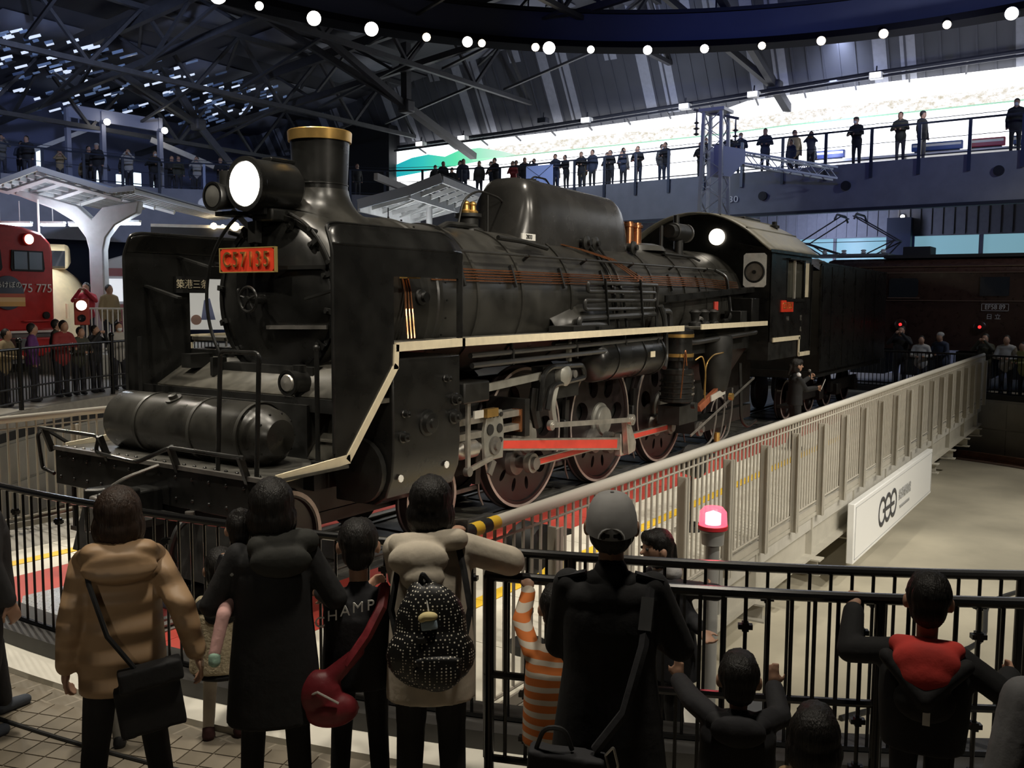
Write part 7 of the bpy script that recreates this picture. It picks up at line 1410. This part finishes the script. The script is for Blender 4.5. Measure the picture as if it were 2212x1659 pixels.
# -- boy with the red hood lining, arm on the rail
g2 = Vector((TC[0]+12.80*cos(radians(207.05)), TC[1]+12.80*sin(radians(207.05)), 1.15)); fy = vyaw(2000); fv = Vector((cos(fy), sin(fy), 0))
J = person('boy in a black jacket with bright red hood lining gripping the rail', (-7.33, -6.19, 0), fy, 1.38, child=True, hair='short', top=(.195, .20, .60, .175, 1.08), topm=BLACKC, bottom=1.0, legm=BLACKC, hands=(g2-fv*.045+V((0, 0, -.04)), (-7.05, -6.50, .90)), palms=((V((0, 0, .9))+fv*.8, fv), None), curls=(.95, .5), sleeve=.058, poles=((-.5, -.4, -.9), (.5, -.7, -.5)))
wear(J, [('e', V((0, -.125, 1.02)), (.15, .055, .10)), ('e', V((0, -.145, .965)), (.12, .05, .09)), ('c', V((-.115, -.06, 1.075)), V((.115, -.06, 1.075)), .045, .045), ('c', V((-.06, -.10, 1.05)), V((.06, -.10, 1.05)), .06, .06)], 'hood_lining', cloth('bright_red', (.55, .045, .035)), smooth=12); place(MB().box(-.005, -.185, .77, .025, -.178, .83).mesh('white_tag', WHITE), 'white_tag', [], J['M'], J['t'])
wear(J, [('e', V((0, -.135, .86)), (.13, .055, .10)), ('c', V((-.16, -.11, 1.03)), V((0, -.175, .88)), .035, .04), ('c', V((.16, -.11, 1.03)), V((0, -.175, .88)), .035, .04)], 'hood', BLACKC)
# -- adult cut by the right edge, adult cut by the left edge
person('adult in a grey knitted sleeve cut by the right picture edge', (-8.375, -6.81, 0), vyaw(2200)+.3, 1.68, hair='short', top=(.21, .20, .70, .21, 1.1), topm=cloth('grey_knit', (.15, .15, .155), bscale=30, bump=.12), bottom=1.0, legm=cloth('blue_denim', (.05, .065, .09)), hands=(None, None), sleeve=.065)
person('adult in dark clothes and blue sneakers cut by the left picture edge', (-8.985, -1.30, 0), vyaw(40)-1.0, 1.66, hair='short', top=(.22, .22, .75, .23, 1.1), topm=DARKC, bottom=1.05, legm=cloth('dark_slate', (.022, .022, .026)), shoem=cloth('slate_blue_shoe', (.06, .07, .09)), stance=.14, steps=(.22, -.1))
# -- woman inside the barrier by the beacon
st_ = thing('maintenance_step', 'grey steel step platform inside the pit where the woman stands', 'platform', (-6.6, -4.5, PITZ)); MB().box(-6.95, -5.15, -.40, -5.6, -4.0, -.33).build('tread', PALE, st_)
for x, y in ((-6.9, -5.1), (-5.65, -5.1), (-6.9, -4.05), (-5.65, -4.05)): MB().box(x-.03, y-.03, PITZ, x+.03, y+.03, -.4).build('leg', PALE, st_)
J = person('woman with dark hair and grey scarf looking down inside the barrier', (-6.50, -4.60, -.33), vyaw(1440)+pi-1.0, 1.52, hair='tail', top=(.20, .20, .62, .21, 1.06), topm=INK, bottom=1.0, legm=BLACKC, hands=((-6.27, -4.74, .78), (-6.62, -4.87, .62)), nod=.8, lean=.06)
wear(J, [('c', V((-.07, .04, 1.28)), V((.07, .04, 1.28)), .06, .06), ('e', V((0, .09, 1.20)), (.07, .05, .12))], 'scarf', cloth('scarf_grey', (.42, .41, .40), bscale=40))
# -- announcer on the turntable by the cab
ay = radians(-50); av = Vector((cos(ay), sin(ay), 0)); ap_ = Vector((4.75, -1.95, -.05))
J = person('announcer in a dark suit with microphone and sheet of paper beside the cab', ap_, ay, 1.60, hair='tail', top=(.165, .155, .80, .165, .98), topm=BLACKC, bottom=.95, legm=BLACKC, fine=.0095, hands=(ap_+av*.24+V((0, 0, 1.28)), ap_+av*.30+V((.05, -.08, 1.10))), curls=(.9, .7), group='staff', sleeve=.052)
wear(J, [('c', V((-.04, .03, 1.33)), V((.04, .03, 1.33)), .05, .05)], 'shirt_collar', cloth('white_shirt', (.7, .7, .7))); mic = thing('microphone', 'hand microphone held to the mouth of the announcer', 'microphone', ap_+av*.25+V((0, 0, 1.33))); q = ap_+av*.27+V((0, 0, 1.36)); MB().cyl(q-av*.0-V((0, 0, .10)), q+V((0, 0, .02)), .014, n=10).build('handle', RUBBER, mic); MB().sphere(q-av*.02+V((0, 0, .045)), .028, 12, 8).build('grille', STEELD, mic)
pp = thing('paper_sheet', 'white sheet of paper in the hand of the announcer', 'paper', ap_+av*.36+V((.05, -.1, 1.1))); q = ap_+av*.36+V((.05, -.1, 1.14)); MB().add([q+V((-.08, -.02, -.05)), q+V((.08, .02, -.08)), q+V((.10, -.04, .10)), q+V((-.06, -.08, .13)), q+V((-.08, -.017, -.05)), q+V((.08, .023, -.08)), q+V((.10, -.037, .10)), q+V((-.06, -.077, .13))], [(0, 1, 2, 3), (7, 6, 5, 4), (0, 4, 5, 1), (1, 5, 6, 2), (2, 6, 7, 3), (3, 7, 4, 0)]).build('sheet', WHITE, pp)

# -- distant visitors: each one figure, coloured by region
def small_person(label, loc, yaw, H, topc, legc=(.03, .03, .04), hairc=(.012, .01, .009), arms='rail', group='', voxel=.032, hat=None, mask=False):
    M = Matrix.Translation(Vector(loc)) @ Matrix.Rotation(yaw-pi/2, 4, 'Z'); k = H/1.65; V = Vector; hk = 1 if H > 1.35 else 1.25
    m = [SKIN, mat('visitor_top_%.3f_%.3f_%.3f' % topc, topc, .8), mat('visitor_leg_%.3f_%.3f_%.3f' % legc, legc, .8), mat('visitor_hair_%.3f_%.3f_%.3f' % hairc, hairc, .6)]
    if mask: m.append(cloth('mask_white', (.65, .65, .65)))
    if hat: m.append(mat('visitor_hat_%.2f_%.2f_%.2f' % hat, hat, .8))
    f = .10*k if arms == 'rail' else 0; hd = V((0, f+.02, 1.53*k))
    P = [(('e', hd+V((0, .02, -.01)), (.082*k*hk, .09*k*hk, .115*k*hk)), 0), (('e', hd+V((0, -.025*k, .028*k)), (.094*k*hk, .10*k*hk, .115*k*hk)), 3), (('c', V((0, f*.8, 1.36*k)), V((0, f, 1.46*k)), .055*k, .05*k), 0)]
    P += [(('c', V((-.11*k, f*.8, 1.33*k)), V((.11*k, f*.8, 1.33*k)), .09*k, .09*k), 1), (('e', V((0, f*.6, 1.14*k)), (.20*k, .14*k, .24*k)), 1), (('e', V((0, f*.2, .88*k)), (.19*k, .14*k, .2*k)), 1)]
    for s in (-1, 1):
        S = V((s*.18*k, f*.8, 1.33*k))
        if arms == 'rail': E, W = V((s*.27*k, f+.05*k, 1.08*k)), V((s*.10*k, f+.27*k, 1.06*k))
        elif arms == 'up': E, W = V((s*.28*k, f+.14*k, 1.22*k)), V((s*.07*k, f+.22*k, 1.47*k))
        else: E, W = V((s*.25*k, 0, 1.06*k)), V((s*.24*k, .06*k, .82*k))
        P += [(('c', S, E, .062*k, .052*k), 1), (('c', E, W, .052*k, .042*k), 1), (('e', W+(W-E).normalized()*.05*k, (.042*k, .042*k, .042*k)), 0)]
        P += [(('c', V((s*.09*k, 0, .85*k)), V((s*.10*k, .02*k, .46*k)), .088*k, .068*k), 2), (('c', V((s*.10*k, .02*k, .46*k)), V((s*.10*k, 0, .06*k)), .066*k, .05*k), 2), (('c', V((s*.10*k, -.02*k, .05*k)), V((s*.10*k, .12*k, .045*k)), .05*k, .045*k), 2)]
    if mask: P.append((('e', hd+V((0, .085*k, -.05*k)), (.06*k, .045*k, .05*k)), 4))
    if hat: P.append((('e', hd+V((0, -.012*k, .065*k)), (.102*k*hk, .108*k*hk, .075*k*hk)), len(m)-1))
    me = blob([p for p, _ in P], voxel, 1); c = np.empty(len(me.polygons)*3); me.polygons.foreach_get('center', c); c = c.reshape(-1, 3); best = np.full(len(c), 1e9); idx = np.zeros(len(c), int)
    for p, mi in P:
        if p[0] == 'e': cc = np.array(p[1]); r = np.array(p[2]); d = (np.linalg.norm((c-cc)/r, axis=1)-1)*r.min()
        else:
            a, b = np.array(p[1]), np.array(p[2]); t = np.clip(((c-a)@(b-a))/max(1e-9, (b-a)@(b-a)), 0, 1); d = np.linalg.norm(c-a-t[:, None]*(b-a), axis=1)-(p[3]+(p[4]-p[3])*t)
        u = d < best; best[u] = d[u]; idx[u] = mi
    me.polygons.foreach_set('material_index', idx.astype(np.int32))
    o = place(me, 'person', m, Matrix(), None); o.matrix_world = M
    return tag(o, label, 'person', group)
ORD = ['first', 'second', 'third', 'fourth', 'fifth', 'sixth', 'seventh', 'eighth', 'ninth', 'tenth', 'eleventh', 'twelfth', 'thirteenth', 'fourteenth', 'fifteenth', 'sixteenth', 'seventeenth', 'eighteenth', 'nineteenth', 'twentieth', 'twenty-first', 'twenty-second', 'twenty-third', 'twenty-fourth', 'twenty-fifth', 'twenty-sixth', 'twenty-seventh', 'twenty-eighth', 'twenty-ninth', 'thirtieth', 'thirty-first', 'thirty-second', 'thirty-third', 'thirty-fourth', 'thirty-fifth', 'thirty-sixth', 'thirty-seventh', 'thirty-eighth', 'thirty-ninth', 'fortieth', 'forty-first']
BK, NV, GY, TN, RD, OL, WT, BL = (.016, .016, .018), (.03, .038, .065), (.10, .10, .10), (.30, .23, .13), (.25, .03, .03), (.05, .05, .035), (.40, .38, .35), (.06, .09, .16)
CN = {BK: 'black', NV: 'navy', GY: 'grey', TN: 'tan', RD: 'red', OL: 'olive', WT: 'pale', BL: 'blue'}
def edge_x(y):
    for (x0, y0), (x1, y1) in zip(EDGE, EDGE[1:]):
        if y0 <= y <= y1: return x0+(x1-x0)*(y-y0)/(y1-y0)
    return 21
# right balcony: (y along the rail, distance behind it, height, coat, arms)
RB_ = [(-3.62, .55, 1.62, BK, 'down'), (-.42, .40, 1.55, OL, 'rail'), (-.95, .9, 1.62, BK, 'down'), (1.0, .7, 1.60, BK, 'rail'), (2.45, .45, 1.25, GY, 'up'), (2.75, 1.6, 1.2, BL, 'down'), (3.3, 1.0, 1.15, NV, 'down'), (3.45, 1.8, 1.62, TN, 'down'), (4.1, .6, 1.55, NV, 'rail'), (4.95, .5, 1.48, NV, 'rail'), (5.2, .6, 1.35, RD, 'rail'), (5.4, .5, 1.50, BK, 'rail'), (6.75, .5, 1.42, BK, 'rail'), (7.9, .5, 1.45, BK, 'rail'), (9.1, .45, 1.42, BK, 'rail'), (9.4, .8, 1.5, RD, 'rail'), (9.75, .45, 1.30, NV, 'rail'), (10.3, .4, 1.35, BK, 'rail'), (10.75, .4, 1.42, BK, 'rail'), (11.7, .45, 1.45, BK, 'rail'), (12.0, .5, 1.38, TN, 'down'), (12.95, .5, 1.48, NV, 'rail'), (13.4, .8, 1.42, TN, 'down'), (14.05, .5, 1.4, BK, 'up'), (15.1, .5, 1.35, RD, 'rail'), (15.35, .7, 1.5, GY, 'rail'), (15.9, .5, 1.55, BK, 'rail'), (17.0, 1.2, 1.55, GY, 'down'), (17.35, 1.2, 1.58, NV, 'down'), (17.8, 1.2, 1.60, GY, 'down'), (19.0, 2.6, 1.5, BK, 'down'), (19.4, 2.6, 1.55, BK, 'down'), (6.3, .5, 1.45, BK, 'rail'), (8.35, 1.0, 1.5, GY, 'down'), (11.2, .6, 1.5, NV, 'down'), (12.45, .5, 1.4, BK, 'rail'), (14.6, .6, 1.5, BK, 'down'), (16.4, .6, 1.5, NV, 'rail'), (10.1, .9, 1.55, GY, 'down'), (18.2, 1.6, 1.5, BK, 'down')]
RB_.sort(key=lambda q: q[0])
for i in range(1, len(RB_)):       # nobody stands inside a neighbour
    if RB_[i][0]-RB_[i-1][0] < .5 and abs(RB_[i][1]-RB_[i-1][1]) < .5: RB_[i] = (RB_[i][0], RB_[i-1][1]+(.62 if RB_[i-1][1] < .8 else -.55))+RB_[i][2:]
for i, (y, off, H, c, ar) in enumerate(RB_):
    small_person('%s visitor in a %s coat along the right balcony, counted from the right end' % (ORD[i], CN[c]), (edge_x(y)+off, y, Z2), pi+.25*sin(i*1.7)+(.9 if ar == 'down' and i % 2 else 0), H, c, legc=random.choice(((.02, .02, .025), (.03, .04, .07), (.12, .11, .10) if i in (1, 2) else (.02, .02, .02))), arms=ar, group='visitors on the right balcony', mask=(i % 3 == 0), hat=(.03, .03, .03) if i in (1, 3) else None)
LBK = [(6.0, 28.2, 1.6, BK), (8.0, 28.0, 1.62, BK), (8.35, 28.4, 1.55, NV), (10.6, 27.6, 1.6, BK), (10.95, 28.0, 1.55, GY), (10.4, 27.3, 1.62, BK), (11.85, 27.4, 1.6, WT), (12.75, 27.0, 1.6, BK), (13.3, 27.2, 1.55, BK), (13.7, 26.7, 1.5, OL), (14.4, 26.4, 1.55, WT), (15.3, 26.0, 1.58, BK), (15.9, 25.3, 1.6, BK), (11.7, 28.9, 1.3, NV), (11.3, 29.6, 1.35, TN), (18.6, 22.4, 1.55, TN), (19.2, 21.8, 1.5, BK), (7.2, 28.3, 1.58, GY), (9.4, 28.2, 1.3, TN), (12.2, 27.5, 1.55, BK), (14.0, 26.9, 1.6, BK), (14.9, 26.6, 1.5, NV), (16.6, 24.8, 1.55, BK), (17.4, 23.9, 1.5, GY)]
LBK.sort(key=lambda q: q[0])
for i in range(1, len(LBK)):
    if hypot(LBK[i][0]-LBK[i-1][0], LBK[i][1]-LBK[i-1][1]) < .6: LBK[i] = (LBK[i][0], LBK[i][1]+.65)+LBK[i][2:]
for i, (x, y, H, c) in enumerate(LBK):
    small_person('%s visitor in a %s top on the far left balcony, counted from the left' % (ORD[i], CN[c]), (x, y, Z2), radians(240)+.4*sin(i*2.3), H, c, arms=('rail', 'up', 'down')[i % 3], group='visitors on the far left balcony', mask=i % 4 == 0, hat=(.35, .35, .33) if i in (5, 7) else None)
PU = (.12, .03, .16)
for i, (x, y, hz, c, nm, ar) in enumerate(((-2.19, 11.15, 1.83, TN, 'a tan top at the left picture edge', 'rail'), (-1.34, 11.6, 1.91, PU, 'a purple jacket', 'down'), (-.51, 11.97, 1.95, RD, 'a red and black jacket', 'rail'), (-.05, 12.1, 1.80, OL, 'a dark olive jacket reaching over the rail', 'rail'), (-.15, 12.75, 1.95, OL, 'a brown hooded coat', 'down'), (.48, 12.3, 1.82, BK, 'a brown jacket leaning on the rail', 'up'), (1.21, 12.52, 1.87, WT, 'a pale coat and white mask', 'down'))):
    small_person('visitor in %s behind the far left fence' % nm, (x, y, RZ), atan2(-y, TC[0]-x)+.5*sin(i*1.9), hz-RZ+.12, c, arms=ar, group='visitors behind the far left fence', voxel=.026, mask=i in (6,))
for i, (x, y, c, nm, H) in enumerate(((3.75, 17.75, RD, 'a bright red padded jacket', 1.9), (4.05, 17.15, TN, 'a black jacket with tan backpack', 1.85), (4.35, 16.6, WT, 'a white coat and mask', 1.82))):
    small_person('visitor in %s on the far platform' % nm, (x, y, 1.05), radians(215)+i*.9, H, c if c != RD else (.45, .03, .05), arms=('up', 'down', 'down')[i], group='visitors on the far platform', voxel=.03, mask=i != 1)
for i, (x, y, hz, c, nm, ar, hat) in enumerate(((17.04, -1.28, 1.76, BK, 'a dark coat taking a photo', 'up', None), (16.9, -1.85, 1.50, WT, 'a white-collared coat, a child', 'rail', None), (17.2, -2.35, 1.60, NV, 'a navy coat and striped knit hat', 'rail', (.30, .30, .29)), (16.75, -3.50, 1.60, OL, 'a black coat with a phone raised', 'up', None), (16.55, -4.05, 1.58, WT, 'a cream jumper resting on the rail', 'rail', None), (16.4, -4.5, 1.42, (.30, .30, .12), 'a yellow-green jacket at the right picture edge', 'rail', None))):
    small_person('visitor in %s behind the far right fence' % nm, (x, y, 0), atan2(-y, TC[0]-x)+.3*sin(i*2.1), hz+.1, c, arms=ar, group='visitors behind the far right fence', voxel=.026, hat=hat)
bpy.data.scenes.remove(TMP)
